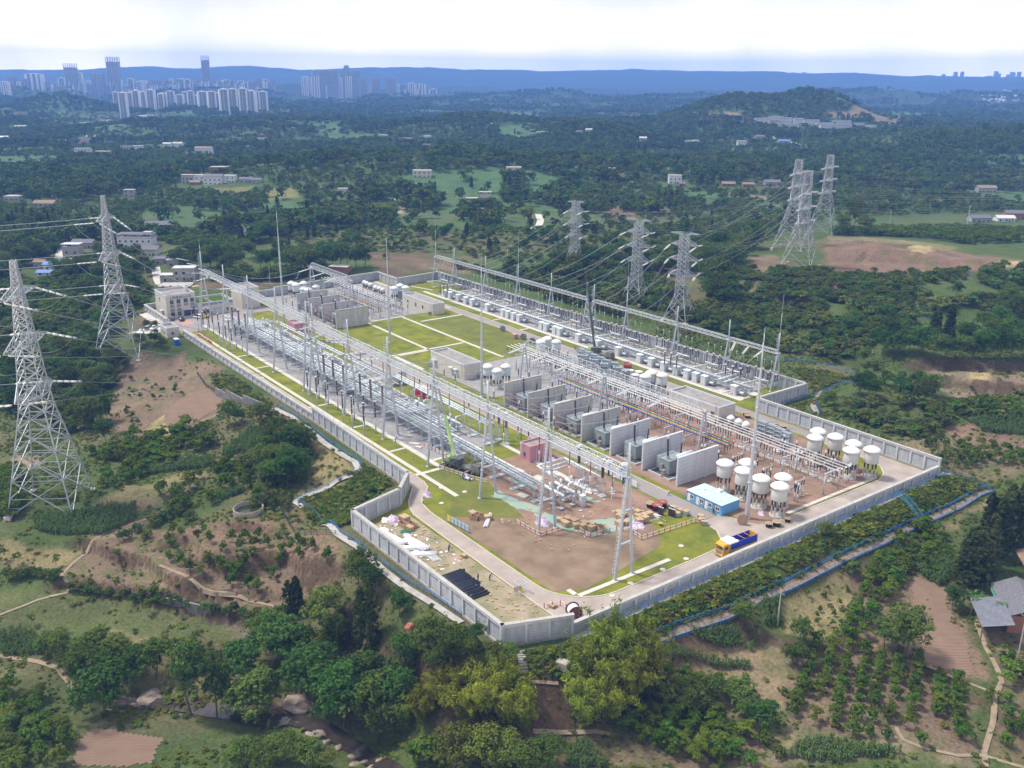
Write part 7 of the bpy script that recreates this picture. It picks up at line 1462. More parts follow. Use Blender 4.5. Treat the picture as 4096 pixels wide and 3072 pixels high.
 # ===================== vehicles
M_TYRE=mat('tyre',(0.03,0.03,0.03),.8);M_HUB=mat('hub',(0.35,0.35,0.36),.4,.5)
def wheel(root,x,y,r,w_=.25):
 o=part('wheel',MB().cyl((x,y-w_/2,r),(x,y+w_/2,r),r,None,14),M_TYRE,root);part('hub',MB().cyl((x,y-w_/2-.02,r),(x,y+w_/2+.02,r),r*.5,None,10),M_HUB,o)
def loft(secs):
 """body from cross sections (x, halfwidth bottom, halfwidth top, z0, z1)"""
 mb=MB();vs=[];fs=[]
 for x,wb,wt,z0,z1 in secs:vs+=[(x,-wb,z0),(x,wb,z0),(x,wb,z0+(z1-z0)*.55),(x,wt,z1),(x,-wt,z1),(x,-wb,z0+(z1-z0)*.55)]
 n=6
 for k in range(len(secs)-1):
  for i in range(n):fs.append((k*n+i,k*n+(i+1)%n,(k+1)*n+(i+1)%n,(k+1)*n+i))
 fs+=[tuple(range(n-1,-1,-1)),tuple((len(secs)-1)*n+i for i in range(n))];return mb.add(vs,fs)
def car(p,rz,col,label,van=False):
 t=thing('parked_car',p,label,'car',None,rz);m=mat('paint_'+label[:5],col,.3,.1,var=.03,spec=.5)
 part('body',loft([(-2.25,.7,.7,.35,.85),(-2.1,.86,.82,.3,1.0),(-1.2,.9,.84,.28,1.02),(1.0,.9,.84,.28,1.0),(2.0,.86,.78,.3,.88),(2.25,.7,.66,.38,.75)]),m,t,True)
 part('cabin',loft([(-2.1,.78,.6,.95,1.75),(-1.8,.8,.66,.95,1.85),(.6,.8,.66,.95,1.85),(1.5,.78,.6,.9,1.1)]if van else[(-1.75,.78,.6,.95,1.05),(-1.0,.8,.62,.95,1.45),(.2,.8,.62,.95,1.48),(1.15,.78,.6,.92,1.0)]),M_GLASS,t,True)
 part('roof',MB().box(-2.0 if van else-1.0,-.6,1.84 if van else 1.46,.55 if van else .2,.6,1.89 if van else 1.51),m,t)
 for x in(-1.4,1.4):
  for y in(-.8,.8):wheel(t,x,y,.33,.22)
 for y in(-.6,.6):part('headlight',MB().box(2.12,y-.16,.6,2.22,y+.16,.74),M_WHITE,t)
car(tuple(G('F5',532,515)),R(-20),(0.015,0.016,0.02),'black car parked before the main control building entrance');car(tuple(G('F5',738,485)),R(-150),(0.75,0.75,0.75),'white van parked right of the main entrance',True)
car(tuple(GT('F5',172,625)),R(-40),(0.72,0.72,0.72),'white car parked outside the gate by the bushes');car(tuple(GT('F5',110,632)),R(140),(0.30,0.31,0.33),'grey car parked left of the white car outside',True);CLEAR+=[(GT('F5',140,625)[0],GT('F5',140,625)[1],7)]
t=thing('parked_car',tuple(G('F5',830,470)),'yellow loader parked right of the white van','loader',None,R(-20));part('body',loft([(-2,.9,.8,.5,1.6),(-.6,1,.9,.5,1.8),(.8,.9,.8,.5,1.3)]),M_YEL,t);part('cab',MB().box(-.7,-.7,1.6,.5,.7,2.7),M_GLASS,t);part('bucket',MB().box(1.5,-1.1,.2,2.2,1.1,1.0).bar((.5,.5,1.2),(1.6,.6,.7),.25),M_YEL,t)
for x in(-1.2,1.0):
 for y in(-.9,.9):wheel(t,x,y,.6,.4)
t=thing('parked_car',tuple(G('F5',408,515)),'small brown work cart before the left windows of the control building','cart',None,R(-30));part('body',MB().box(-1.6,-.7,.5,1.2,.7,1.0),HR[4],t);part('cab',MB().box(.3,-.7,1.0,1.2,.7,2.0),M_BROWNB,t)
for x in(-1.1,.9):
 for y in(-.65,.65):wheel(t,x,y,.32,.2)
t=thing('truck',(-119.6,151.6,0),'yellow tipper truck with a blue tarpaulin body on the front road','truck',None,R(-92));M_TB=mat('tarp_blue',(0.012,0.045,0.42),.55,var=.2,scale=2);M_TY=mat('truck_yellow',(0.70,0.36,0.02),.45,var=.06)
part('chassis',MB().box(-5.4,-.5,.7,5.2,.5,1.0),M_DARKS,t);part('cab',loft([(3.3,1.22,1.15,.8,3.1),(3.6,1.24,1.16,.6,3.2),(5.2,1.24,1.14,.6,3.1),(5.5,1.2,1.1,.7,2.6)]),M_TY,t)
part('windscreen',loft([(5.30,1.05,1.0,1.9,2.75),(5.50,1.05,1.0,1.9,2.7)]),M_GLASS,t);part('grille',MB().box(5.45,-.8,.8,5.56,.8,1.7),M_DARKS,t);part('bumper',MB().box(5.3,-1.2,.4,5.65,1.2,.75),M_TY,t)
for y in(-1,1):part('headlight',MB().box(5.6,y-.2,.8,5.66,y+.2,1.0),M_WHITE,t);part('mirror',MB().box(5.3,y*1.35-.08,1.9,5.45,y*1.35+.08,2.6),M_DARKS,t);part('side_window',MB().box(4.0,y*1.25-.02,1.9,5.0,y*1.25+.02,2.6),M_GLASS,t)
for y in(-1.2,1.2):part('side_board',MB().box(-5.4,y-.06,1.2,3.0,y+.06,2.9),M_TB,t);part('side_rail',MB().box(-5.4,y-.1,1.0,3.0,y+.1,1.3),M_TY,t)
part('floor',MB().box(-5.4,-1.2,1.1,3.0,1.2,1.25),mat('rust_floor',(0.20,0.10,0.08),.8,var=.3),t);part('front_board',MB().box(2.9,-1.25,1.2,3.05,1.25,3.1),M_TY,t);part('tail_board',MB().box(-5.5,-1.25,1.0,-5.35,1.25,3.1),M_TY,t)
for x in(-3.5,-1.5,.6):part('hoop',MB().bar((x,-1.2,2.85),(x,1.2,2.85),.08),M_TY,t)
mb=MB()
for i in range(8):
 for j in range(5):x,y=1.2+i*.36,-1.2+j*.6;mb.cbox((x,y,3.05+.22*vnoise(np.array([i*.9]),np.array([j*1.3]))[0]),(.5,.75,.25),.3*i)
part('folded_tarp',mb,mat('grey_tarp',(0.60,0.60,0.62),.6,var=.2,scale=3),t)
for x in(-4.2,-2.9,2.2,4.4):
 for y in(-1.0,1.0):wheel(t,x,y,.52,.4)
M_LIME=mat('lime_paint',(0.36,0.52,0.20),.45,var=.06);M_CAMO=mat('crane_dark',(0.15,0.15,0.12),.6,var=.4,scale=1.2)
def crane(p,rz,az,el,l1,l2,label,mboom,dirt=1):
 t=thing('crane',p,label,'crane',None,rz);part('chassis',MB().box(-6,-1.3,.8,5.5,1.3,1.5).box(-6.4,-.4,.6,6.4,.4,1.0),M_CAMO,t);part('cab',loft([(3.9,1.25,1.1,.8,2.6),(4.6,1.25,1.15,.7,2.9),(6.2,1.2,1.1,.7,2.7),(6.7,1.15,1.0,.7,2.0)]),M_CAMO,t);part('windscreen',MB().box(6.3,-1.0,1.7,6.62,1.0,2.5),M_GLASS,t)
 part('turret',MB().cbox((-2.0,0,2.3),(3.8,2.4,1.6),az*.3).cyl((-2,0,1.4),(-2,0,1.8),1.1),M_CAMO,t);part('operator_cab',MB().cbox((-.4,-1.3,2.6),(1.6,.9,1.7)),M_GLASS,t);part('counterweight',MB().cbox((-4.6,0,2.2),(1.4,2.4,1.3)),M_LIME,t)
 d=Vector((math.cos(az)*math.cos(el),math.sin(az)*math.cos(el),math.sin(el)));a=Vector((-3,0,3.0));b=a+d*l1;c=b+d*l2
 part('boom',MB().cyl(a,b,.52,.46,4),mboom[0],t);part('boom_tip',MB().cyl(b,c,.36,.26,4).sphere(c,.3,8,4),mboom[1],t);part('boom_strip',MB().cyl(a+Vector((.2,.42,.1)),b+Vector((.2,.40,.1)),.09,None,4),M_LIME,t)
 part('lift_ram',MB().cyl((-1.6,0,2.2),a.lerp(b,.45)-Vector((0,0,.3)),.18,.14,8),M_GREYB,t);part('hook_cable',MB().bar(c,(c.x,c.y,c.z-7),.05).cbox((c.x,c.y,c.z-7.3),(.4,.3,.6)),M_DARKS,t)
 for x in(-5,-3.6,-.2,2.6,4.4):
  for y in(-1.1,1.1):wheel(t,x,y,.58,.4)
 for x in(-5.4,3.2):part('outrigger',MB().box(x-.2,-3.2,.7,x+.2,3.2,1.0).cyl((x,-3.1,0),(x,-3.1,.9),.12).cyl((x,3.1,0),(x,3.1,.9),.12).cbox((x,-3.1,.06),(.8,.8,.12)).cbox((x,3.1,.06),(.8,.8,.12)),M_DARKS,t)
crane((-192.8,127.2,0),R(14),R(152),R(50),12,12,'muddy mobile crane with a lime green boom and dark tip on the worn grass',(M_LIME,M_DARKS))
crane((-252.0,229.0,0),R(3),R(160),R(68),16,9,'second mobile crane with a long dark boom beside the fat pipes',(mat('boom_dark',(0.06,0.07,0.06),.4),mat('boom_dark2',(0.07,0.08,0.07),.4)))
t=thing('forklift',(-234.6,226.9,0),'small red lift truck beside the second crane','lift truck',None,R(20));M_REDP=mat('red_paint',(0.45,0.04,0.03),.5,var=.1);part('body',MB().box(-1.4,-.7,.5,1.2,.7,1.2),M_REDP,t);part('mast',MB().bar((1.3,-.4,.2),(1.3,-.4,2.4),.1).bar((1.3,.4,.2),(1.3,.4,2.4),.1),M_DARKS,t);part('guard',MB().bar((-.8,-.6,1.2),(-.6,-.6,2.2),.08).bar((-.8,.6,1.2),(-.6,.6,2.2),.08).box(-.7,-.65,2.2,.6,.65,2.3),M_REDP,t)
for x in(-1,.9):
 for y in(-.6,.6):wheel(t,x,y,.35,.25)
 # ===================== people
M_SKIN=mat('skin',(0.38,0.23,0.16),.6);M_NAVY=mat('navy_cloth',(0.02,0.03,0.075),.9,var=.2);M_WSH=mat('white_shirt',(0.62,0.64,0.68),.8);M_BLK=mat('black_trousers',(0.03,0.03,0.035),.9);M_HELB=mat('helmet_blue',(0.02,0.12,0.55),.35);M_HELR=mat('helmet_red',(0.55,0.05,0.04),.35);M_BTCL=mat('blue_cloth',(0.10,0.15,0.32),.9,var=.2)
POSES={'stand':[((.1,-.02,0),.05),((.1,0,.12),.055),((.1,0,.5),.075),((.09,0,.9),.1)],'walk':0,'work':0}
def person_mesh(pose,top,leg):
 st={'stand':(.0,.0,.0),'walk':(.28,.25,.08),'work':(.1,-.1,.35)}[pose];step,arm,lean=st
 v=[(0,0,.95),(lean*.3,0,1.2),(lean*.75,0,1.42),(lean*.9,0,1.52),(lean*1.05+.02,0,1.64),(lean*1.1+.03,0,1.74)];r=[.15,.15,.15,.065,.095,.08];e=[(0,1),(1,2),(2,3),(3,4),(4,5)]
 for s in(-1,1):
  k=len(v);sx=step*s;v+=[(0,.1*s,.88),(sx*.5+.03,.1*s,.48),(sx,.1*s,.09),(sx+.17,.1*s,.04)];r+=[.10,.07,.05,.04];e+=[(0,k),(k,k+1),(k+1,k+2),(k+2,k+3)]
  k=len(v);f=arm*-s if pose!='work' else .35;v+=[(lean*.75,.2*s,1.4),(lean*.75+f*.4,.26*s,1.15),(lean*.75+f+.12,.22*s,.93),(lean*.75+f+.18,.21*s,.84)];r+=[.065,.05,.038,.035];e+=[(2,k),(k,k+1),(k+1,k+2),(k+2,k+3)]
 me=bpy.data.meshes.new('person');me.from_pydata(v,e,[]);o=bpy.data.objects.new('tmp',me);COL.objects.link(o);o.modifiers.new('s','SKIN');o.modifiers['s'].use_smooth_shade=True;sd=o.modifiers.new('d','SUBSURF');sd.levels=1;sd.render_levels=1
 for i,q in enumerate(me.skin_vertices[0].data):q.radius=(r[i],r[i]);q.use_root=(i==0)
 dg=bpy.context.evaluated_depsgraph_get();dg.update();m=bpy.data.meshes.new_from_object(o.evaluated_get(dg));bpy.data.objects.remove(o)
 m.materials.clear()
 for q in(top,leg,M_SKIN,M_BLK):m.materials.append(q)
 for p in m.polygons:
  c=p.center;hand=abs(c.y)>.17 and c.z<.90
  p.material_index=2 if c.z>1.53 or hand else 0 if c.z>.93 or abs(c.y)>.17 else 1 if c.z>.1 else 3
 return m
PM_={(p,q):person_mesh(p,*{'navy':(M_NAVY,M_NAVY),'white':(M_WSH,M_BLK),'blue':(M_BTCL,M_BTCL)}[q])for p in('stand','walk','work')for q in('navy','white','blue')}
hel={m.name:MB().lathe([(.17,0),(.14,.03),(.125,.09),(.07,.15),(.01,.165)],(0,0,0),12).mesh('helmet',m,True)for m in(M_HELB,M_HELR)}
def person(x,y,pose,cl,rz,label,hm=None):
 t=thing('person',(x,y,.03),label,'person',None,R(rz));obj('body',PM_[(pose,cl)],t);ln={'stand':0,'walk':.08,'work':.35}[pose];obj('helmet',hel[(hm or M_HELB).name],t,(ln*1.08+.02,0,1.70))
for x,y,po,cl,rz,lb in[(-180.6,107.3,'stand','white',90,'person in a white shirt and blue helmet standing on the inner road bend'),(-142.2,97.3,'stand','navy',200,'person in navy overalls with a blue helmet standing by the black pipes'),(-141.0,99.4,'work','navy',30,'person in navy overalls bending over a small frame by the black pipes'),(-156.4,99.2,'work','navy',120,'person crouched among goods in the storage yard'),(-220.2,122.2,'work','navy',80,'person in navy leaning forward on the pale path by the gravel'),
(-209.7,128.2,'stand','blue',0,'leftmost person inside the red fenced gravel corner'),(-206.6,128.4,'walk','navy',40,'person in dark clothes near the gantry leg inside the red fence'),(-206.5,130.4,'stand','blue',120,'person at the right of the group inside the red fence'),(-208,129.6,'work','white',90,'person in a white top inside the red fence'),(-148.7,160.2,'walk','white',250,'person in a white shirt and red helmet walking on the central road'),(-134.6,161.0,'walk','navy',190,'person in navy at the door of the blue site hut'),
(-238.3,224.9,'stand','navy',20,'person in navy beside the red lift truck'),(-237.5,227.9,'work','blue',60,'person bending behind the red lift truck'),(-263.2,226.1,'stand','blue',90,'person in blue left of the second crane'),(-261.8,225.9,'walk','blue',10,'second person in blue left of the second crane'),(-157.2,206.6,'walk','blue',140,'person in pale blue on the red soil by the two black reels'),(-159.6,206.2,'stand','blue',30,'second person in pale blue on the red soil by the capacitor racks'),(-150.2,206.8,'work','blue',90,'person bending by the foundation blocks on the red soil'),(-150.4,196.4,'walk','navy',0,'person in navy under the long white tubes'),(-187.6,123.6,'work','navy',10,'person kneeling by the grey fitting near the crane'),(-167.2,131.5,'stand','white',70,'person on top of the grey pipes left of the near breaker')]:
 person(x,y,po,cl,rz,lb,M_HELR if 'red helmet' in lb else None)
 # ===================== goods, reels, barriers
M_CARD=mat('plywood',(0.46,0.33,0.20),.8,scale=1,col2=(0.36,0.25,0.15));M_CARD2=mat('carton',(0.42,0.28,0.16),.85,var=.12)
def crate(x,y,s,rz,label,m=None,z=0,open_=False):
 t=thing('crate',(x,y,z+.03),label,'crate','wooden crates in the yard',rz);m=m or M_CARD;a,b,h=s
 if open_:
  part('side',MB().box(-a/2,-b/2,0,a/2,-b/2+.05,h),m,t);part('side',MB().box(-a/2,b/2-.05,0,a/2,b/2,h),m,t);part('side',MB().box(-a/2,-b/2+.05,0,-a/2+.05,b/2-.05,h),m,t);part('side',MB().box(a/2-.05,-b/2+.05,0,a/2,b/2-.05,h),m,t);part('base',MB().box(-a/2+.05,-b/2+.05,.02,a/2-.05,b/2-.05,.1),M_DARKS,t);o=part('flap',MB().box(-a/2,0,0,a/2,b*.5,.04),m,t);o.location=(0,b/2,h);o.rotation_euler=(-.6,0,0)
 else:
  part('body',MB().box(-a/2,-b/2,.1,a/2,b/2,h-.05),m,t);part('lid',MB().box(-a/2-.04,-b/2-.04,h-.05,a/2+.04,b/2+.04,h+.02),M_CARD,t)
  for k in(-.33,.33):part('skid',MB().box(-a/2,b*k-.06,0,a/2,b*k+.06,.1),M_CARD,t)
  for k in(-.3,.3):part('batten',MB().box(a*k-.05,-b/2-.03,.1,a*k+.05,-b/2,h-.06),M_CARD2,t)
CR_=[(-153.2,128.6),(-152.2,129.9),(-151.0,128.2),(-150.4,130.4),(-149.0,129.8),(-148.2,131.6),(-147.2,130.4),(-146.6,132.6),(-145.6,131.6),(-144.8,133.6),(-143.6,133.0),(-148.2,142.6),(-146.9,142.8),(-146.2,141.2),(-145.3,146.0),(-144.0,145.2),(-142.9,146.2),(-141.9,143.4),(-141.6,145.0),(-143.8,138.8),(-143.0,140.2),(-142.6,147.4)]
lbs=['wooden crate at the left end of the goods row under the second gantry leg','plywood crate touching the purple wrapped stack','plywood crate behind the gantry leg','square crate beside the leg foot','crate with a bright lid in the goods row','tall crate in the middle of the goods row','low crate in the middle of the goods row','crate before the green netting','crate with a green back near the netting','wide crate at the red fence corner','open topped crate beside the fence','crate standing left of the nearest gantry column','crate stacked next to the nearest gantry column','crate in front of the nearest gantry column','crate in the right goods group beside the white pipes','pale crate in the right goods group','crate behind the purple tarpaulins','crate left of the purple tarpaulins','crate right of the purple tarpaulins','low long crate on the red soil by the column','flat crate near the column foot','crate closest to the three red reels']
for i,(x,y)in enumerate(CR_):crate(x,y,(1.4+.6*rng.random(),1.2+.5*rng.random(),.9+.6*rng.random()),rng.normal()*.25,lbs[i],M_CARD if i%3 else M_CARD2,open_=i in(9,10))
for i,(x,y,l)in enumerate([(-168.2,113.6,'open carton at the left of the carton heap on the worn grass'),(-167.0,114.0,'carton with raised flap in the heap on the worn grass'),(-166.2,112.8,'front carton of the heap on the worn grass'),(-165.4,114.6,'rear carton of the heap on the worn grass'),(-164.4,115.4,'carton at the right end of the heap on the worn grass')]):crate(x,y,(1.7,1.4,1.1),.3*i,l,M_CARD2,open_=i in(1,2,3))
for x,y,l,s in[(-175.4,99.0,'large plywood crate beside the purple tarpaulin at the wall',(2.2,1.8,1.3)),(-172.8,97.2,'long open carton in the storage yard behind the green net',(2.6,1.2,1.1)),(-171.6,98.8,'open carton at the road side of the storage yard',(2.2,1.2,1.1)),(-170.6,97.6,'carton in the middle of the storage yard stack',(1.8,1.2,1.0)),(-152.4,100.6,'small carton beside the crouched worker',(1.2,.9,.7)),(-125.4,103.6,'wooden pallet box behind the barrier at the near corner',(1.6,1.3,.6))]:crate(x,y,s,.15,l,M_CARD2,open_='open' in l)
M_PURP=mat('purple_tarp',(0.40,0.24,0.42),.6,scale=1.6,col2=(0.72,0.66,0.72),detail=2);M_WRAP=mat('white_wrap',(0.78,0.78,0.80),.4,var=.06,scale=1)
def tarp(x,y,rx_,ry_,h,label,m=None,cat='tarpaulin'):
 mb=MB();n,k=16,6;vs=[(0,0,h)]
 for j in range(1,k+1):
  for i in range(n):
   a=2*math.pi*i/n;q=j/k;w_=1+.35*(vnoise(np.array([i*.7+x]),np.array([j*.9+y]))[0]-.5);vs.append((rx_*q*w_*math.cos(a),ry_*q*w_*math.sin(a),max(.01,h*(1-q**2.5)*(.75+.5*vnoise(np.array([i*1.3+y]),np.array([j*1.1]))[0]))if j<k else .01))
 fs=[(0,1+i,1+(i+1)%n)for i in range(n)]+[(1+(j-1)*n+i,1+j*n+i,1+j*n+(i+1)%n,1+(j-1)*n+(i+1)%n)for j in range(1,k)for i in range(n)]
 mb.add(vs,fs);tag(obj('tarpaulin',mb.mesh('tarpaulin',m or M_PURP),loc=(x,y,.03)),label,cat,'covered heaps in the yard')
for a in[(-176.4,96.6,2.2,1.5,1.5,'large crumpled purple and white tarpaulin against the wall'),(-178.0,95.2,1.2,.9,.8,'white sheet left of the purple tarpaulin at the wall',M_WRAP),(-184.0,110.6,1.4,1.1,1.1,'purple tarpaulin heap on the grass at the road bend'),(-154.6,124.8,1.9,1.4,1.6,'purple wrapped stack beside the second gantry leg'),(-155.8,123.8,1.0,.8,.9,'purple sheet left of the wrapped stack'),(-141.6,141.2,2.0,1.4,1.1,'crumpled purple tarpaulin right of the nearest gantry column'),(-140.4,142.2,1.5,1.2,.9,'smaller purple tarpaulin beside the large crumpled one'),(-168.4,95.6,1.4,1.0,.4,'pink sheet in the middle of the storage yard'),(-184.2,150.6,1.8,1.0,.8,'dark purple bundle right of the pink shed'),(-128.0,170.6,1.0,.8,.9,'pink bundle at the foot of the nearest mast'),(-146.5,224.2,.9,.7,.8,'pink heap on the road by the right wall'),(-188.6,125.2,1.5,.9,.6,'blue and white sheet beside the grey fitting'),(-174.0,92.6,1.6,1.1,.5,'white and blue plastic heap in the storage yard corner',M_WRAP),(-162.5,94.0,1.8,1.2,.5,'crumpled white plastic on the storage yard floor',M_WRAP),(-170.0,96.2,1.6,1.2,.25,'dark green net in the storage yard',mat('green_net',(0.02,0.14,0.08),.8,var=.2)),(-143.0,174.6,.9,.7,.7,'white bags at the foot of the left reactor',M_WRAP)]:tarp(*a)
def rods(x,y,n,L_,r,rz,label,m,name='pipe_stack',cat='pipes',lay=1):
 t=thing(name,(x,y,.05),label,cat,None,rz)
 me=MB().cyl((0,0,0),(L_,0,0),r,None,8).mesh('pipe',m,True)
 for l in range(lay):
  for i in range(n-l):obj('pipe',me,t,(rng.normal()*.12,(i+l*.5)*r*2.1,r+l*r*1.75),rng.normal()*.01)
M_BPIPE=mat('black_pipe',(0.02,0.024,0.04),.35,var=.2)
rods(-147.6,91.6,1,6,.2,R(90),'loose black pipe at the end of the pipe row',M_BPIPE)
t=thing('pipe_stack',(-148.0,90.6,.05),'row of long black pipes lying on the storage yard','pipes');me_=MB().cyl((0,0,0),(0,6.4,0),.21,None,9).mesh('pipe',M_BPIPE,True)
for i in range(22):obj('pipe',me_,t,(i*.46+(0 if i<17 else(i-17)*.35),rng.normal()*.1-(0 if i<16 else .5),.22),rng.normal()*.015)
for x,y,n,L_,rz,l in[(-172.5,90.6,6,8,10,'bundle of white wrapped rods by the wall at the left'),(-167,93.4,7,7.5,8,'bundle of white rods in the storage yard middle'),(-164.0,89.6,5,6,55,'thick white wrapped bundle across the storage yard'),(-159.8,90.4,5,6.5,55,'white rods lying toward the wall'),(-166.4,117.2,3,7,-45,'white rods on the red brown soil'),(-143.6,147.8,3,3,20,'white pipes behind the right goods group')]:rods(x,y,n,L_,.17,R(rz),l,M_WRAP,lay=2)
t=thing('cup_stack',(-157.6,94.2,.05),'rows of small white insulator caps in the storage yard','insulator caps');cm=MB().lathe([(.2,0),(.22,.12),(.12,.2),(.1,.34)],(0,0,0),10).mesh('cap',M_WHITE,True)
for i in range(7):
 for j in range(4):obj('cap',cm,t,(i*.5,j*.5,0))
def reel(x,y,r,w_,label,mf,mc,rz=0,lie=True):
 t=thing('cable_reel',(x,y,.03),label,'cable reel','cable reels in the yard',rz);ax=(lambda a:(0,0,a))if lie else(lambda a:(0,a-w_/2,r))
 part('cable',MB().cyl(ax(.1),ax(w_-.1),r*.82,None,16),mc,t,True)
 for z in(0,w_-.1):part('flange',MB().cyl(ax(z),ax(z+.1),r,None,18),mf,t)
 part('core',MB().cyl(ax(w_-.02),ax(w_+.02),r*.34,None,12),M_DARKS,t)
 mb=MB()
 for i in range(8):a=i*math.pi/4;(mb.bar((r*.36*math.cos(a),r*.36*math.sin(a),w_+.02),(r*.95*math.cos(a),r*.95*math.sin(a),w_+.02),.09)if lie else mb.bar((r*.36*math.cos(a),-w_/2-.02,r+r*.36*math.sin(a)),(r*.95*math.cos(a),-w_/2-.02,r+r*.95*math.sin(a)),.09))
 part('spokes',mb,M_CARD2,t)
M_REDR=mat('reel_red',(0.30,0.03,0.03),.6,var=.15);M_CBL=mat('black_cable',(0.015,0.015,0.018),.5,var=.2)
for a in[(-146.4,151.4,1.15,1.3,'pale wooden reel left of the two red ones',M_CARD,M_CBL),(-144.4,151.7,1.35,1.5,'front red flanged cable reel beside the road',M_REDR,M_CBL),(-145.0,154.2,1.25,1.4,'rear red flanged cable reel beside the road',M_REDR,M_CBL),(-164.1,221.2,1.1,1.5,'left black reel on the right road edge',M_CARD,M_CBL),(-161.2,221.4,1.1,1.5,'right black reel on the right road edge',M_CARD,M_CBL),(-122.5,166.6,.9,1.1,'left black reel at the road corner',M_CARD,M_CBL),(-121.8,168.6,1.1,1.2,'middle black reel at the road corner',M_CARD,M_CBL),(-121.6,172.4,.8,1.0,'small black reel beside the road edge',M_CARD,M_CBL),(-174.5,221.0,1.0,1.0,'front reel of the pile behind the relay house',M_CARD,M_CBL),(-176.0,222.0,1.0,1.2,'rear reel of the pile behind the relay house',M_CARD,M_CBL),(-138.0,146.5,.6,.7,'small yellow reel inside the red fence',M_YEL,M_CBL)]:reel(*a)
reel(-127.0,162.6,1.25,.9,'blue cable drum standing on edge by the hut',M_CARD,M_BLUE,R(35),False);reel(-119.9,104.6,1.45,2.0,'big rusty cable drum with white rope at the near corner',mat('rust',(0.16,0.06,0.04),.8,var=.2),M_WRAP,R(70),False);reel(-303,220.5,1.1,1.0,'blue drum on the worn grass by the far road',M_DARKS,M_BLUE,R(80),False);reel(-287.5,219.5,1.2,1.0,'black drum on the worn grass by the far road',M_DARKS,M_CBL,R(80),False);reel(-280.5,218.6,1.2,1.0,'second black drum further right on the worn grass',M_DARKS,M_CBL,R(80),False)
crate(-291,217.5,(2.2,1.8,1.8),.1,'square brown box standing on the worn grass',M_CARD2)
M_BWHT=mat('barrier_white',(0.72,0.70,0.68),.6);M_BRED=mat('barrier_red',(0.55,0.06,0.05),.6)
def barrier(pts,label):
 t=thing('barrier',(0,0,0),label,'barrier','red and white barriers')
 for a,b in zip(pts[:-1],pts[1:]):
  L_=math.dist(a,b);n=max(1,round(L_/1.7))
  for z in(.35,1.1):part('rail',MB().bar((a[0],a[1],z),(b[0],b[1],z),.07),M_BWHT,t)
  part('mesh',(lambda m:[m.bar((a[0]+(b[0]-a[0])*k/(n*5),a[1]+(b[1]-a[1])*k/(n*5),.35),(a[0]+(b[0]-a[0])*k/(n*5),a[1]+(b[1]-a[1])*k/(n*5),1.1),.03)for k in range(n*5)]and m)(MB()),M_BWHT,t,kind='stuff')
  for i in range(n):f=i/n;x,y=a[0]+(b[0]-a[0])*f,a[1]+(b[1]-a[1])*f;part('post',MB().box(x-.07,y-.07,.02,x+.07,y+.07,1.25).box(x-.3,y-.05,.02,x+.3,y+.05,.07),M_BRED,t)
barrier([(-158.9,119.6),(-150.2,120.1),(-149.9,126.8)],'red and white barrier round the second gantry leg');barrier([(-147,129),(-143,129.1),(-142.3,136.3)],'red and white barrier in front of the goods row');barrier([(-142.2,136.4),(-140,138.4),(-135.4,137.8),(-134.6,150),(-134.4,154.6),(-131.6,155)],'long red and white barrier along the grass edge');barrier([(-125.8,101.9),(-124.8,105.2),(-121.4,105.4)],'red and white barrier before the rusty drum');barrier([(-212.6,127.2),(-205.6,127.8),(-199.0,128.6)],'red and white barrier in the gravel corner');barrier([(-161.5,116.8),(-160,116.9)],'single short barrier on the tilled soil');barrier([(-193,233.4),(-189.8,233.6)],'red barrier round the pipe end');barrier([(-196.5,122.2),(-187,125),(-181.5,127.2)],'red tape barrier round the green crane')
t=thing('arrester_pallet',(-142.6,150.6,0),'black ribbed insulators standing on pallets by the road','insulators')
for k,(dx,dy)in enumerate([(0,0),(.55,0),(1.1,.1),(2.0,1.4),(2.5,1.5),(3.0,1.6),(3.5,1.7),(1.4,2.6),(1.9,2.7)]):mb=MB();insulator(mb,(dx,dy,.1),(dx,dy,1.9),.2,9,10);part('insulator',mb,M_INS,t);part('cap',MB().cyl((dx,dy,1.9),(dx,dy,2.1),.18),M_WHITE,t)
for k,(x,y)in enumerate([(-141.8,155),(-140,155.2),(-138.6,155.6),(-139.2,153.2),(-134.8,156.8),(-133.4,155.6),(-132.2,155.2)]):crate(x,y,(1.5,1.3,1.1),.1*k,['grey wrapped box behind the red reels','grey wrapped box beside the black insulators','grey wrapped box at the road edge','low grey box by the black insulators','grey box at the road corner','grey box at the fence end','last grey box at the fence end'][k],M_RAD)
for k,(x,y)in enumerate([(-156,212.6),(-152.2,211.2),(-149.0,210.6),(-146.8,209.4),(-151,205.6),(-144.4,204.8)]):
 tag(obj('foundation_block',MB().cbox((0,0,.35),(2.6,2.0,.7)).cbox((0,0,.8),(1.2,1.0,.3)).mesh('foundation_block',M_PATH),loc=(x,y,0),rz=.05*k),'pale concrete foundation block on the red soil','foundation block','foundation blocks on the red soil')
for k,(x,y,a,b)in enumerate([(-186,136,3.4,2.2),(-183,138.6,3,2),(-176,140,3.2,2.4),(-170,130,3,2),(-163,142.6,4,1.4),(-162.2,144.4,3.4,1.2),(-205.5,128.6,3,.9),(-213,125.6,1.8,1.2),(-216,126,3.2,1.2),(-222,128,1.4,.6)]):
 tag(obj('concrete_slab',MB().cbox((0,0,.14),(a,b,.28)).mesh('concrete_slab',M_PATH),loc=(x,y,.02),rz=.08*k),'pale loose concrete slab on bare ground' if x>-200 else 'pale concrete slab on the grey gravel','slab','loose concrete slabs')
t=thing('cage',(-133.3,101.8,.03),'white barred gas cage with a pale blue top by the inner road','cage')
for i in range(8):
 for y in(-1,1):part('bar',MB().bar((-1+i*.28,y,0),(-1+i*.28,y,2.3),.05),M_WHITE,t)
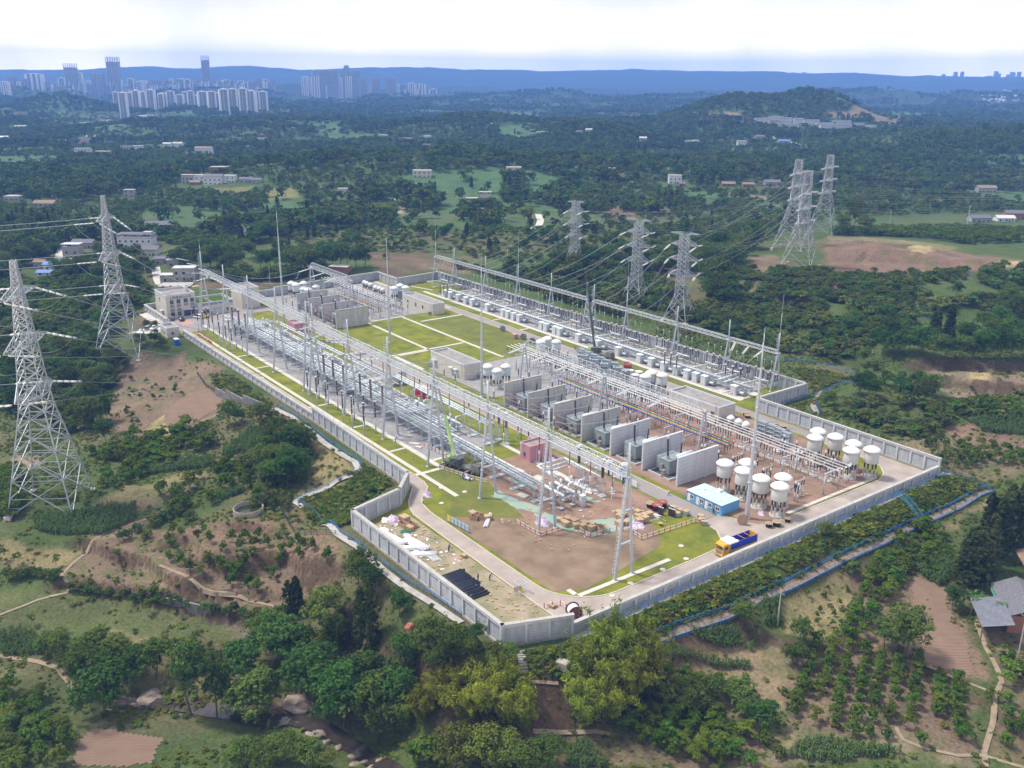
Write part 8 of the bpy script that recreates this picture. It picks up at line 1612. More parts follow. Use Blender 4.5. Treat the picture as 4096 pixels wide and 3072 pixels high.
part('frame',MB().box(-1.05,-1.05,2.3,1.05,-.95,2.42).box(-1.05,.95,2.3,1.05,1.05,2.42).box(-1.05,-.95,2.3,-.95,.95,2.42).box(.95,-.95,2.3,1.05,.95,2.42),M_HUTR,t);part('panel',MB().box(-1.06,-1.02,.05,-1.0,1.02,1.0),mat('rusty_panel',(0.30,0.14,0.08),.8,var=.2),t);part('cylinder',MB().cyl((.2,.1,0),(.2,.1,1.4),.13).cyl((-.3,.3,0),(-.3,.3,1.4),.13),M_YEL,t)
t=thing('pipe_fitting',(-187.4,124.0,.4),'short grey flanged pipe piece lying on the worn grass by the crane','pipe fitting');part('barrel',MB().cyl((0,0,0),(2.4,1.0,0),.36,None,12),M_PIPE,t);part('flange',MB().cyl((1.7,.7,0),(2.0,.83,0),.62,None,14).cyl((0,0,0),(.15,.06,0),.5,None,14),mat('green_flange',(0.05,0.16,0.12),.5),t)
# ===================== outside: railings, channel, water, tank, poles
M_BRAIL=mat('blue_rail',(0.03,0.20,0.52),.5,var=.1);M_DRAIL=mat('dark_mesh',(0.035,0.06,0.05),.7)
def railing(c,pts,label,m,h=1.1,mesh=False,lift=0.0,every=2.2,rails=(1.0,.55)):
 P=[GT(c,*p)if len(p)==2 else np.array(p)for p in pts];t=thing('railing' if not mesh else 'mesh_fence',(0,0,0),label,'railing' if not mesh else 'fence','railings round the site');ps=[]
 for a,b in zip(P[:-1],P[1:]):
  n=max(1,int(math.dist(a[:2],b[:2])/every))
  for i in range(n):q=a+(b-a)*i/n;ps.append(Vector((q[0],q[1],height1(q[0],q[1])+lift)))
 ps.append(Vector((P[-1][0],P[-1][1],height1(P[-1][0],P[-1][1])+lift)));pm=MB().box(-.05,-.05,-.3,.05,.05,h).mesh('post',m)
 for q in ps:obj('post',pm,t,q)
 for f in rails:part('rail',MB().tube([q+Vector((0,0,h*f))for q in ps],.04,4),m,t)
 mb=MB()
 for a,b in zip(ps[:-1],ps[1:]):
  k=5 if not mesh else 8
  for i in range(1,k):q=a.lerp(b,i/k);mb.bar(q+Vector((0,0,.1)),q+Vector((0,0,h)),.025)
 part('baluster',mb,m,t,kind='stuff');return ps
rl=[(1345,285),(1500,360),(1650,470),(1690,510),(1800,600),(1950,700),(2060,760),(2090,820),(2060,870),(1900,930),(1700,1030),(1530,1115)]
railing('E6',rl,'bright blue railing along the upper left walkway',M_BRAIL);railing('E6',[(1530,1125),(1700,1250),(1900,1400),(2150,1560)],'blue railing of the walkway beside the red bank',M_BRAIL);railing('E2',[(1860,380),(2000,470),(2120,560),(2260,640),(2400,735)],'blue railing of the walkway running down to the trees',M_BRAIL)
ribbon('walkway',[GT('E6',x-25,y+18)[:2]for x,y in rl],1.8,M_BASE,.35);ribbon('walkway',[GT('E6',*p)[:2]for p in[(1500,1130),(1680,1260),(1880,1420),(2130,1580)]]+[GT('E2',*p)[:2]for p in[(1990,500),(2110,590),(2260,680),(2400,775)]],1.6,M_BASE,.3)
railing('P',[(-114.0,103,0),(-114.4,140,0),(-114.4,180,0),(-114.4,231,0)],'thin blue railing along the foot of the low front wall',M_BRAIL);sheet('walkway',[(-115.4,100),(-113.6,100),(-113.9,231.5),(-116,231.5)],-.02,M_BASE)
railing('F6',[(370,640),(200,610)],'dark mesh fence under the wall corner left of the steps',M_DRAIL,1.2,True);railing('F6',[(432,640),(690,590),(830,575)],'dark mesh fence under the wall corner right of the steps',M_DRAIL,1.2,True)
railing('E6',[(640,0),(720,110),(810,160),(1000,210),(1250,290)],'dark mesh fence on top of the retaining wall',M_DRAIL,1.5,True);railing('E6',[(1600,930),(1520,1060),(1440,1150),(1390,1210),(1430,1290),(1490,1390),(1700,1420),(1865,1425)],'dark wire fence round the red earth patch',M_DRAIL,1.4,True)
railing('E5',[(100,972),(300,975),(480,1010),(620,1045),(655,1075),(600,1105),(470,1150),(340,1190)],'blue railing curving round the far right corner',M_BRAIL);railing('F2',[(1270,925),(1560,840),(1760,775)],'blue railing tight under the short right wall',M_BRAIL);railing('F2',[(1985,830),(2100,1190)],'dark blue handrail of the hillside steps',M_BLUE)
def steps(c,a,b,n,w_,label):
 p,q=GT(c,*a),GT(c,*b);t=thing('steps',(0,0,0),label,'steps');rz=math.atan2(q[1]-p[1],q[0]-p[0])
 for i in range(n):r_=p+(q-p)*(i+.5)/n;part('tread',MB().cbox((r_[0],r_[1],height1(r_[0],r_[1])+.1),(np.linalg.norm((q-p)[:2])/n*.7,w_,.35),rz),M_BASE,t)
steps('F2',(1930,930),(2040,1160),9,1.8,'pale concrete steps climbing the slope outside the right wall');steps('F6',(385,650),(415,840),9,1.5,'pale stone steps going down below the wall corner')
ch=[('E4',-300,1010),('E4',0,900),('E4',330,785),('E4',640,640),('E4',800,560),('E4',1000,460),('E4',1200,370),('E4',1390,275),('E4',1600,185),('E4',1790,90)];cp_=[GT(*q)[:2]for q in ch]
M_DRY=mat('dry_debris',(0.20,0.165,0.13),.95,var=.35,scale=1.5,bump=.6)
ribbon('drain_channel',cp_,1.7,M_DRY,.12);nrm=np.array([cp_[-1][1]-cp_[0][1],cp_[0][0]-cp_[-1][0]]);nrm=nrm/np.linalg.norm(nrm)
for s,l in((1,'blue railing on the field side of the drain channel'),(-1,'blue railing on the embankment side of the drain channel')):railing('P',[(p[0]+nrm[0]*.95*s,p[1]+nrm[1]*.95*s,0)for p in cp_],l,M_BRAIL)
a,b=GT('E4',1258,120),GT('E4',1390,260)
for s,l in((-1,'left'),(1,'right')):railing('P',[(a[0]+s*.8*VIEW[0]*.0+s*.8*RIGHT[0],a[1]+s*.8*RIGHT[1],0),(b[0]+s*.8*RIGHT[0],b[1]+s*.8*RIGHT[1],0)],l+' light blue handrail of the steps down the embankment',mat('rail_cyan',(0.04,0.30,0.55),.5),1.3)
steps('E4',(1262,125),(1388,258),14,1.4,'grey steps between blue handrails down the front embankment');railing('E4',[(1540,10),(1640,25),(1790,85)],'pale blue railing above the channel end',M_BRAIL)
M_WATER=mat('creek_water',(0.05,0.040,0.032),.06,var=.3,scale=.4,spec=.6);M_ROCK=mat('creek_rock',(0.34,0.27,0.22),.9,scale=.9,col2=(0.20,0.15,0.12),bump=.6);
def water(c,pts,wd,lift):ribbon('creek',[GT(c,*p)[:2]for p in pts],wd,M_WATER,lift)
water('E2',[(560,1185),(700,1195),(850,1200),(1000,1215),(1150,1240),(1290,1275),(1400,1290),(1520,1275),(1640,1310),(1760,1370),(1860,1430),(1960,1500),(2060,1560)],3.6,.22)
def rock(x,y,c,s,sz,label):
 p=GT(c,x,y);mb=MB();g=np.random.default_rng(int(x*7+y));mb.sphere((0,0,0),1.0,9,6);mb.v=[(v[0]*s*(1+.3*(g.random()-.5)),v[1]*s*.7*(1+.3*(g.random()-.5)),max(-.3,v[2]*sz*(1+.3*(g.random()-.5))))for v in mb.v];tag(obj('rock',mb.mesh('rock',M_ROCK),loc=tuple(p),rz=g.random()*3),label,'rock','rocks along the creek')
rock(780,1165,'E2',3.4,.8,'large flat rock shelf at the creek pool');rock(1560,1200,'E2',4.0,1.2,'broad brown rock bank under the creek wood')
for i,(x,y)in enumerate([(690,1200),(1500,1280),(1560,1300),(1640,1345),(1700,1390),(1760,1420),(1830,1470),(1900,1500),(1980,1490),(1850,1510),(1930,1530)]):rock(x,y,'E2',.8+rng.random()*1.2,.5,'pale rounded boulder in the creek bed')
M_TANKC=mat('tank_concrete',(0.34,0.31,0.28),.85,var=.2,scale=1)
for c,x,y,r,lb in[('E6',1095,1215,3.6,'round concrete water tank with green water among bushes'),('C9',1890,720,3.2,'small round concrete tank on the slope behind the right wall')]:
 p=GT(c,x,y);t=thing('water_tank',(p[0],p[1],p[2]),lb,'water tank');CLEAR.append((p[0],p[1],r+1));mb=MB();n=28
 for i in range(n):a=2*math.pi*(i+.5)/n;mb.cbox((r*math.cos(a),r*math.sin(a),.3),(.32,2*math.pi*r/n*1.03,2.2),a)
 part('wall',mb,M_TANKC,t);part('water',MB().cyl((0,0,-.3),(0,0,.35),r-.2,None,24),mat('green_water',(0.03,0.04,0.012),.1,var=.2),t);part('rim',MB().tube([(r*math.cos(2*math.pi*i/n),r*math.sin(2*math.pi*i/n),1.42)for i in range(n+1)],.14,4),mat('rim_brown',(0.28,0.19,0.13),.8),t)
p=GT('E3',55,545);t=thing('tomb',tuple(p),'small grey tomb with red tile coping on the slope below the left wall','tomb',None,R(-52));CLEAR.append((p[0],p[1],3.5));part('wall',MB().box(-2.4,-.3,0,-1,.3,1.4).box(1,-.3,0,2.4,.3,1.4).box(-1,-.35,0,1,.35,2.2),M_TANKC,t)
for x0,z in((-2.4,1.4),(-1.8,1.4),(1.0,1.4),(1.7,1.4),(-1,2.2),(-.3,2.2),(.4,2.2)):part('tile',MB().box(x0,-.5,z,x0+.6,.5,z+.2),mat('red_tile',(0.40,0.12,0.07),.7,var=.2),t)
part('opening',MB().box(-.4,-.4,1.2,.4,-.34,1.9),M_DARKS,t);part('mound',MB().sphere((0,2.2,.2),2.4,12,6,.55),mat('dry_thatch',(0.30,0.24,0.12),.95,var=.2,scale=2),t)
def zwall(c,pts,h,label):
 t=thing('retaining_wall',(0,0,0),label,'wall');P=[GT(c,*p)for p in pts]
 for a,b in zip(P[:-1],P[1:]):L_=math.dist(a[:2],b[:2]);part('wall',MB().cbox(((a[0]+b[0])/2,(a[1]+b[1])/2,(a[2]+b[2])/2+h/2-1),(L_+.2,.5,h+2),math.atan2(b[1]-a[1],b[0]-a[0])),mat('old_concrete',(0.24,0.23,0.215),.9,scale=.6,col2=(0.13,0.125,0.12),detail=8),t)
zwall('E6',[(810,185),(900,215),(1050,255),(1240,310)],2.6,'stained concrete retaining wall above the bare field')
zwall('E2',[(800,650),(960,680),(1100,715)],1.2,'low concrete wall along the terrace ditch');p=GT('F6',745,790);tag(obj('concrete_box',MB().cbox((0,0,.7),(2.2,1.6,1.6),.4).mesh('concrete_box',M_TANKC),loc=tuple(p)),'small grey concrete box on the slope beside the bamboo','concrete box');CLEAR.append((p[0],p[1],2))
M_POLE=mat('pole_concrete',(0.42,0.41,0.39),.8,var=.1)
for i,(c,x,y,h,l)in enumerate([('E4',580,850,8,'concrete power pole beside the drain railing in the orchard'),('E4',1945,1010,9,'concrete power pole at the right edge of the orchard'),('C10',450,590,9,'power pole left of the farm lane'),('C10',378,700,8,'power pole behind the blue roofed house'),('C10',1218,925,10,'power pole between the farm and the control building'),('C10',1325,505,8,'power pole before the grey barn'),('C10',1885,485,8,'power pole in the left wood'),('C10',615,385,8,'power pole right of the upper lane'),('C10',318,262,7,'power pole at the brown hut'),('C10',475,250,7,'power pole right of the brown hut'),('C1',1605,370,9,'leaning pole behind the wall by the far mast'),('C8',912,375,12,'thin pole on the brown field behind the right wall'),('E5',1310,145,13,'tall pale pole on the right slope'),('E5',843,135,9,'pole left of the tall pale pole'),('D3',1855,1105,10,'pale pole in the right orchards'),('D1',1545,920,26,'slim telecom mast among the distant trees'),('D2',825,305,34,'thin white mast far behind the trees'),('D2',112,445,28,'thin white mast left of centre in the distance'),('D2',450,1025,9,'pole in the central citrus field'),('D2',168,890,8,'pole by the yellow walled house'),('D2',1270,812,9,'pole on the wooded rise'),('D3',800,620,22,'mast on the valley road')]):
 p=GT(c,x,y);t=thing('utility_pole',tuple(p),l,'pole');part('pole',MB().cyl((0,0,-1),(0,0,h),.16 if h<12 else .3,.1 if h<12 else .15,8),M_POLE,t)
 part('crossarm',MB().box(-.9,-.06,h-.7,.9,.06,h-.58).cyl((-.8,0,h-.58),(-.8,0,h-.3),.07).cyl((.8,0,h-.58),(.8,0,h-.3),.07),M_DARKS if h<12 else M_STEEL,t)
M_LANE=mat('lane_concrete',(0.50,0.475,0.43),.9,var=.12,scale=.5,coord='World');M_TRAIL=mat('dirt_trail',(0.275,0.21,0.14),.95,var=.2,scale=.8,coord='World')
def lane(c,pts,w_,m=M_LANE,name='lane',lift=.12):ribbon(name,[GT(c,*p)[:2]for p in pts],w_*(.75 if m is M_TRAIL else 1),m,lift)
lane('C10',[(575,480),(545,560),(500,620),(485,690),(520,760),(600,770),(720,760)],4.5);lane('C10',[(740,715),(760,760),(690,790),(620,810),(580,850)],5);lane('C10',[(760,765),(900,770),(1090,755)],3);lane('C10',[(1290,770),(1310,870),(1330,910)],4.5);lane('C10',[(1330,910),(1360,940),(1450,950),(1650,920)],3.5,mat('clay_lane',(0.36,0.28,0.20),.95,var=.15,scale=.5,coord='World'))
lane('F5',[(-60,668),(100,660),(270,640),(330,560)],6,M_LANE,'road');lane('F5',[(40,425),(150,500),(330,545)],4,M_LANE,'road',.14)
lane('D3',[(460,505),(520,520),(590,540),(640,570),(720,585),(800,600),(870,610),(880,635)],7,M_LANE,'road',.5);lane('D2',[(1190,1040),(1205,1080),(1190,1120),(1120,1140)],5,M_LANE,'lane',.3);lane('D2',[(280,940),(330,970),(390,985)],4,M_LANE,'lane',.3);lane('D2',[(300,850),(420,845)],5,M_TRAIL,'path',.3)
for c,pts,w_ in[('E4',[(1740,780),(1710,850),(1760,980),(1820,1090),(1850,1170),(1810,1260),(1800,1400),(1750,1570),(1760,1659)],1.3),('E4',[(1740,660),(1745,720),(1740,790)],1.2),('E4',[(1250,1430),(1290,1500),(1420,1550),(1600,1590),(1750,1590),(1976,1659)],1.0),('E4',[(1380,1060),(1560,1140),(1810,1240)],1.0),('E2',[(830,470),(900,500),(1000,550),(1110,610),(1250,640),(1430,685)],1.1),('E2',[(480,380),(380,460),(320,520),(360,590),(350,615),(200,650),(0,730)],1.0),('E2',[(480,380),(560,300),(700,250),(880,185)],1.0),('E2',[(0,940),(150,965),(300,1010),(360,1080),(400,1180)],1.5),('E3',[(840,1155),(1000,1160),(1250,1155),(1330,1170)],1.2),('E3',[(830,840),(1000,850)],.8),('E5',[(570,830),(610,880),(670,940)],1.4),('E5',[(710,820),(720,880),(740,930)],1.3),('E6',[(900,280),(860,330),(760,380),(660,420)],1.0),('E5',[(370,1250),(400,1190),(430,1150)],1.2)]:lane(c,pts,w_,M_TRAIL,'path',.1)
M_PLOUGH=bpy.data.materials.new('ploughed_soil');M_PLOUGH.use_nodes=True;t_=M_PLOUGH.node_tree;b_=t_.nodes['Principled BSDF'];b_.inputs['Roughness'].default_value=.95
tc_=N(t_,'ShaderNodeNewGeometry');wv=N(t_,'ShaderNodeTexWave');wv.inputs['Scale'].default_value=.75;wv.inputs['Distortion'].default_value=1.2;wv.inputs['Detail'].default_value=3;mpp=N(t_,'ShaderNodeMapping');mpp.inputs['Rotation'].default_value=(0,0,R(35));t_.links.new(tc_.outputs['Position'],mpp.inputs[0]);t_.links.new(mpp.outputs[0],wv.inputs[0])
nn_=N(t_,'ShaderNodeTexNoise');nn_.inputs['Scale'].default_value=.35;nn_.inputs['Detail'].default_value=8;t_.links.new(tc_.outputs['Position'],nn_.inputs[0]);mq=N(t_,'ShaderNodeMix',data_type='RGBA');mq.inputs[6].default_value=(0.21,0.125,0.085,1);mq.inputs[7].default_value=(0.31,0.21,0.14,1);ma_=N(t_,'ShaderNodeMath',operation='MULTIPLY_ADD');ma_.inputs[1].default_value=.3;t_.links.new(wv.outputs[1],ma_.inputs[0]);t_.links.new(nn_.outputs[0],ma_.inputs[2]);t_.links.new(ma_.outputs[0],mq.inputs[0]);t_.links.new(mq.outputs[2],b_.inputs[0]);bb_=N(t_,'ShaderNodeBump');bb_.inputs['Strength'].default_value=.9;bb_.inputs['Distance'].default_value=.3;t_.links.new(wv.outputs[1],bb_.inputs['Height']);t_.links.new(bb_.outputs[0],b_.inputs['Normal'])
for c,pts in[('E4',[(1340,560),(1530,640),(1600,820),(1740,1170),(1390,1070),(1310,740)]),('E2',[(490,1310),(640,1330),(860,1360),(800,1525),(380,1525),(420,1400)]),('E1',[(930,870),(1040,790),(1150,760),(1235,830),(1180,900),(960,1030),(905,950)])]:drape('ploughed_field',polyT(c,pts),M_PLOUGH,.10,.7,edge=1.5)
for nm,bx,n_,mm in(('debris',(-178,89,-122,101),190,M_CARD2),('debris',(-178,89,-150,100),90,M_WRAP),('debris',(-166,117,-134,150),110,M_CARD2),('debris',(-192,128,-142,152),110,M_PATH),('debris',(-203,186,-128,216),160,M_PATH)):
 mb=MB()
 for i in range(n_):x,y=bx[0]+rng.random()*(bx[2]-bx[0]),bx[1]+rng.random()*(bx[3]-bx[1]);mb.cbox((x,y,.1),(.15+rng.random()**3*.9,.12+rng.random()*.5,.08+rng.random()*.25),rng.random()*3)
 obj(nm,mb.mesh(nm,mm),kind='stuff')
 # ===================== planting
_cl=np.array([(a,b,r)for a,b,r in CLEAR])
def blocked(x,y,pad=0.0):
 b=np.zeros(len(x),bool)
 for a,c,r in _cl:b|=(x-a)**2+(y-c)**2<(r+pad)**2
 return b
KN={'broad':'broadleaf_tree','light':'light_green_tree','tall':'tall_tree','conifer':'conifer_tree','bamboo':'bamboo_clump','citrus':'citrus_tree','shrub':'shrub','sapling':'sapling'}
KC={'broad':'tree','light':'tree','tall':'tree','conifer':'conifer','bamboo':'bamboo','citrus':'citrus tree','shrub':'shrub','sapling':'sapling'}
LIST=[]
for k,x,y,z,h,wf,lb,gr_ in TREES:LIST.append((k,x,y,h,wf,lb,gr_))
AUTO=[(-400,150),(2600,150),(2600,445),(1800,470),(1660,520),(1560,600),(1210,590),(960,545),(900,565),(680,560),(420,500),(330,520),(300,560),(270,700),(230,740),(110,560),(20,700),(-400,900)]
def to_px(x,y,z):
 d=np.stack([x,y,z-CAM_H],-1)@MW.T;return 2048+F_PX*d[...,0]/d[...,2],1536+F_PX*d[...,1]/d[...,2]
pts=[]
for r0,r1,sp in((250,800,5.6),(800,1500,6.6),(1500,2400,8.5),(2400,4600,13)):
 n=int(r1*1.25/sp)+1;gx,gy2=np.meshgrid(np.arange(-n,n),np.arange(int(r0*.75/sp),int(r1/sp)+2));a=(gx+rng.random(gx.shape)*.9)*sp;b=(gy2+rng.random(gx.shape)*.9)*sp
 x=VIEW[0]*b+RIGHT[0]*a;y=VIEW[1]*b+RIGHT[1]*a;D=np.hypot(x,y);m=(D>r0)&(D<r1)&(np.abs(np.arctan2(a,b))<R(36));pts.append(np.stack([x[m],y[m],np.full(m.sum(),sp)],1))
A_=np.concatenate(pts);x,y,sp=A_.T;D=np.hypot(x,y);z=height(x,y,False);qx,qy=to_px(x,y,z)
ok=inpoly(qx*.54,qy*.54,AUTO)&~(inpoly(x,y,SITE)|(pdist(x,y,SITE)<15))&~blocked(x,y)
for poly,c_,e in ZON:ok&=~(inpoly(x,y,poly)&(rng.random(len(x))<.93))
x,y,sp,D,z,qx,qy=[v[ok]for v in(x,y,sp,D,z,qx,qy)]
wood=fbm(x/150,y/150,201,4);hl=np.zeros(len(x))
for hx,hy,am,sx,sy in HILLS:hl=np.maximum(hl,np.exp(-((x-hx)**2+(y-hy)**2)/(2*(max(sx,sy)*1.15)**2))*(am/40))
wood=wood+.22*np.clip(hl,0,1)+.05*smooth(1200,2600,D);pick=rng.random(len(x));isw=wood>.52+.045*smooth(1300,700,D)
r1_,r2_=rng.random(len(x)),rng.random(len(x));pn=vnoise(x/60,y/60,305)
low=np.zeros(len(x),bool)
for hx,hy,L_,Dh in FARH:
 n_=math.hypot(hx,hy);al=(x*hx+y*hy)/n_;la=(x*hy-y*hx)/n_;low|=(al<n_)&(al>n_-min(240,.13*n_))&(np.abs(la)<L_*.55+2)
DEN=np.where(D<800,1.0,.85);fld=(vnoise(x/140,y/90,91)>.66)&(D>420)&(hl<.4)
for i in range(len(x)):
 if low[i]:
  if pick[i]>.5:LIST.append(('citrus',x[i],y[i],2.0+r2_[i],1.4,None,None))
 elif fld[i]and pick[i]>.07:continue
 elif isw[i]:
  if pick[i]>.86*DEN[i]:continue
  k='conifer' if(r1_[i]<.05+.25*(pn[i]>.8))else 'bamboo' if(r1_[i]<.12 and pn[i]<.3 and D[i]<1500)else 'light' if r1_[i]<.24 else 'broad'
  h=(6.0+5.5*r2_[i])*(1+.35*(sp[i]-5.6)/7.4);wf=1.1
 else:
  if pick[i]<.055:k,h,wf=('broad' if r1_[i]<.75 else 'conifer'),5.5+4*r2_[i],1.0
  elif D[i]<1700 and pick[i]>(.30 if pn[i]>.22 else .93):k,h,wf=('citrus' if r1_[i]<.75 else 'shrub'),2.3+1.4*r2_[i]+(sp[i]-5.6)*.4,1.25+(sp[i]-5.6)*.12
  elif D[i]>=1700 and pick[i]>.72:k,h,wf='shrub',3.0+2*r2_[i],1.6
  else:continue
 LIST.append((k,x[i],y[i],h,wf,None,None))
LX=np.array([l[1]for l in LIST]);LY=np.array([l[2]for l in LIST]);bad=inpoly(LX,LY,SITE);hand=np.array([l[5]is not None for l in LIST]);bad|=blocked(LX,LY,-2.5)&~hand
LZ=height(LX,LY);ux,uy=to_px(LX,LY,LZ);LD=np.hypot(np.hypot(LX,LY),100);vis=(ux>-250)&(ux<4350)&(uy<3500)
size=np.array([l[3]for l in LIST])/LD
LIM={'tree':300,'conifer':120,'bamboo':60,'citrus tree':300,'shrub':300,'sapling':60}
left=dict(LIM);order=np.argsort(-size);STUFF={k:[]for k in LOW};NEARST=[]
def where(px_,py_):
 h_='left' if px_<1100 else 'middle' if px_<2600 else 'right'
 return('on the far '+h_+' plain' if py_<700 else 'in the '+h_+' woods behind the site' if py_<1150 else 'on the '+h_+' slope by the site')
for i in order:
 if bad[i]:continue
 k,x_,y_,h,wf,lb,gr_=LIST[i];c=KC[k];on=-60<ux[i]<4160 and uy[i]<3330
 if on and left[c]>0:
  left[c]-=1;me_c,me_t,hn=PRO[k][int(rng.integers(len(PRO[k])))];s=h/hn
  if not lb:lb=('tall ' if h>9.5 else 'low ' if h<3 else '')+{'broad':'dark green leafy tree','light':'light green tree','conifer':'dark pointed conifer','bamboo':'feathery bamboo clump','citrus':'round citrus tree','shrub':'leafy shrub','tall':'tall tree','sapling':'sapling'}[k]+' '+where(ux[i],uy[i]);gr_=KC[k]+' growth '+where(ux[i],uy[i])
  t=thing(KN[k],(x_,y_,LZ[i]),lb,c,gr_,rng.random()*6.28);t.scale=(s*wf*(.9+.2*rng.random()),s*wf*(.9+.2*rng.random()),s);obj('trunk',me_t,t);obj('crown',me_c,t)
 else:
  k2={'tall':'broad','sapling':'light'}.get(k,k);(NEARST if LD[i]<620 else STUFF[k2]).append((x_,y_,LZ[i],h,wf,k2))
def scatter(name,protos,recs,label=None):
 """points instanced with small meshes: one mass nobody could count"""
 if not len(recs):return
 cc=bpy.data.collections.new(name+'_kinds')
 for m in protos:cc.objects.link(bpy.data.objects.new(m.name,m))
 P=np.array(recs,float);me=bpy.data.meshes.new(name);me.vertices.add(len(P));me.vertices.foreach_set('co',P[:,:3].ravel().astype(np.float32))
 for nm,col in(('sz',3),('sw',4)):a=me.attributes.new(nm,'FLOAT','POINT');a.data.foreach_set('value',P[:,col].astype(np.float32))
 o=obj(name,me,kind='stuff');g=bpy.data.node_groups.new(name,'GeometryNodeTree');g.interface.new_socket('Geometry',in_out='INPUT',socket_type='NodeSocketGeometry');g.interface.new_socket('Geometry',in_out='OUTPUT',socket_type='NodeSocketGeometry')
 gi=g.nodes.new('NodeGroupInput');go=g.nodes.new('NodeGroupOutput');ip=g.nodes.new('GeometryNodeInstanceOnPoints');ci=g.nodes.new('GeometryNodeCollectionInfo');ci.inputs['Collection'].default_value=cc;ci.inputs['Separate Children'].default_value=True;ci.inputs['Reset Children'].default_value=True
 ip.inputs['Pick Instance'].default_value=True;rv=g.nodes.new('FunctionNodeRandomValue');rv.data_type='FLOAT';rv.inputs[3].default_value=6.28;cx=g.nodes.new('ShaderNodeCombineXYZ');s1=g.nodes.new('GeometryNodeInputNamedAttribute');s1.data_type='FLOAT';s1.inputs[0].default_value='sz';s2=g.nodes.new('GeometryNodeInputNamedAttribute');s2.data_type='FLOAT';s2.inputs[0].default_value='sw';cs_=g.nodes.new('ShaderNodeCombineXYZ')
 l=g.links.new;l(gi.outputs[0],ip.inputs['Points']);l(ci.outputs[0],ip.inputs['Instance']);l(rv.outputs[1],cx.inputs[2]);l(cx.outputs[0],ip.inputs['Rotation']);l(s2.outputs[0],cs_.inputs[0]);l(s2.outputs[0],cs_.inputs[1]);l(s1.outputs[0],cs_.inputs[2]);l(cs_.outputs[0],ip.inputs['Scale']);l(ip.outputs[0],go.inputs[0])
 md=o.modifiers.new('planting','NODES');md.node_group=g
for k in LOW:scatter('distant_'+KN[k]+'_growth',LOW[k],[(a,b,c,h/LOWH[k],h/LOWH[k]*wf)for a,b,c,h,wf,_ in STUFF[k]])
for k in LOW:scatter('hillside_'+KN[k]+'_growth',[q[0]for q in PRO[k]],[(a,b,c,h/PRO[k][0][2],h/PRO[k][0][2]*wf)for a,b,c,h,wf,kk in NEARST if kk==k])
def mass(name,kinds,polys,sp,dens,h0,h1,seed):
 for k in kinds:
  r_=[q for q in fill(polys,sp*len(kinds)**.5,dens,h0,h1,seed)];hn=PRO[k][0][2];r_=[(a,b,c,max(.5,s*1.25)/hn,max(.5,s*1.25)/hn*1.25)for a,b,c,s,w_ in r_];scatter(name+'_'+k,[q[0]for q in PRO[k]],r_)
def fill(polys,sp,dens,smin,smax,seed):
 out_=[]
 for poly in polys:
  xs=[p[0]for p in poly];ys=[p[1]for p in poly];X,Y=np.meshgrid(np.arange(min(xs),max(xs),sp),np.arange(min(ys),max(ys),sp));X=X.ravel()+rng.random(X.size)*sp;Y=Y.ravel()+rng.random(Y.size)*sp
  m=inpoly(X,Y,poly)&~inpoly(X,Y,SITE)&(pdist(X,Y,SITE)>2.6)&(fbm(X/9,Y/9,seed,3)>dens)&~blocked(X,Y,-1.5);X,Y=X[m],Y[m];Z=height(X,Y);s=smin+(smax-smin)*rng.random(len(X))*fbm(X/6,Y/6,seed+4,2)*1.6
  out_+=list(zip(X,Y,Z,s,s*(1.1+.5*rng.random(len(X)))))
 return out_
WD=[crown_broad(160+i,1.7,.9,0,5,22,6,.20,LM['weed'],'weed_tuft',.8)for i in range(4)];WB=[crown_broad(170+i,1.7,.9,0,5,24,6,.19,LM['broad'],'vine_tuft',.8)for i in range(3)]
emb=[polyT('E4',[(-260,860),(0,690),(400,505),(830,285),(1250,120),(1540,15),(1770,85),(1390,245),(990,430),(800,535),(640,615),(330,755),(0,870),(-260,970)]),polyT('E2',[(1560,165),(1840,30),(2000,-60),(2060,60),(1850,150),(1860,250),(1760,270)]),polyT('E6',[(1540,1110),(1950,900),(2070,850),(2100,760),(2230,840),(2230,1100),(2010,1170),(2010,1330),(1930,1370)]),polyT('F6',[(430,660),(700,610),(840,600),(900,900),(440,880)])]
scatter('embankment_weeds',WD+WB[:1],fill(emb,.8,.22,.5,1.4,400));
scatter('walkway_weeds',WD,fill([polyT('E2',[(1850,300),(1920,260),(2212,470),(2500,700),(2420,720),(2212,580),(1990,440)]),polyT('F6',[(-420,330),(-200,400),(0,480),(180,590),(350,640),(200,640),(0,560),(-200,470)]),polyT('E5',[(220,1010),(480,1040),(630,1070),(470,1140),(370,1160),(360,1100)]),polyT('E6',[(740,0),(950,0),(1290,270),(1240,280),(830,140)])],.9,.25,.35,1.1,410))
X,Y=np.meshgrid(np.arange(-340,260,1.35),np.arange(-150,420,1.35));X=X.ravel()+rng.random(X.size)*1.3;Y=Y.ravel()+rng.random(Y.size)*1.3;D=np.hypot(X,Y);m=(D>85)&(D<400)&~inpoly(X,Y,SITE)&(pdist(X,Y,SITE)>3);X,Y=X[m],Y[m]
qx,qy=to_px(X,Y,height(X,Y));m=(qx>-60)&(qx<4160)&(qy<3200);X,Y=X[m],Y[m];pr=.9*smooth(.32,.52,fbm(X/11,Y/11,433,3))
for poly,c_,e in ZON:pr=np.where(inpoly(X,Y,poly),pr*.34,pr)
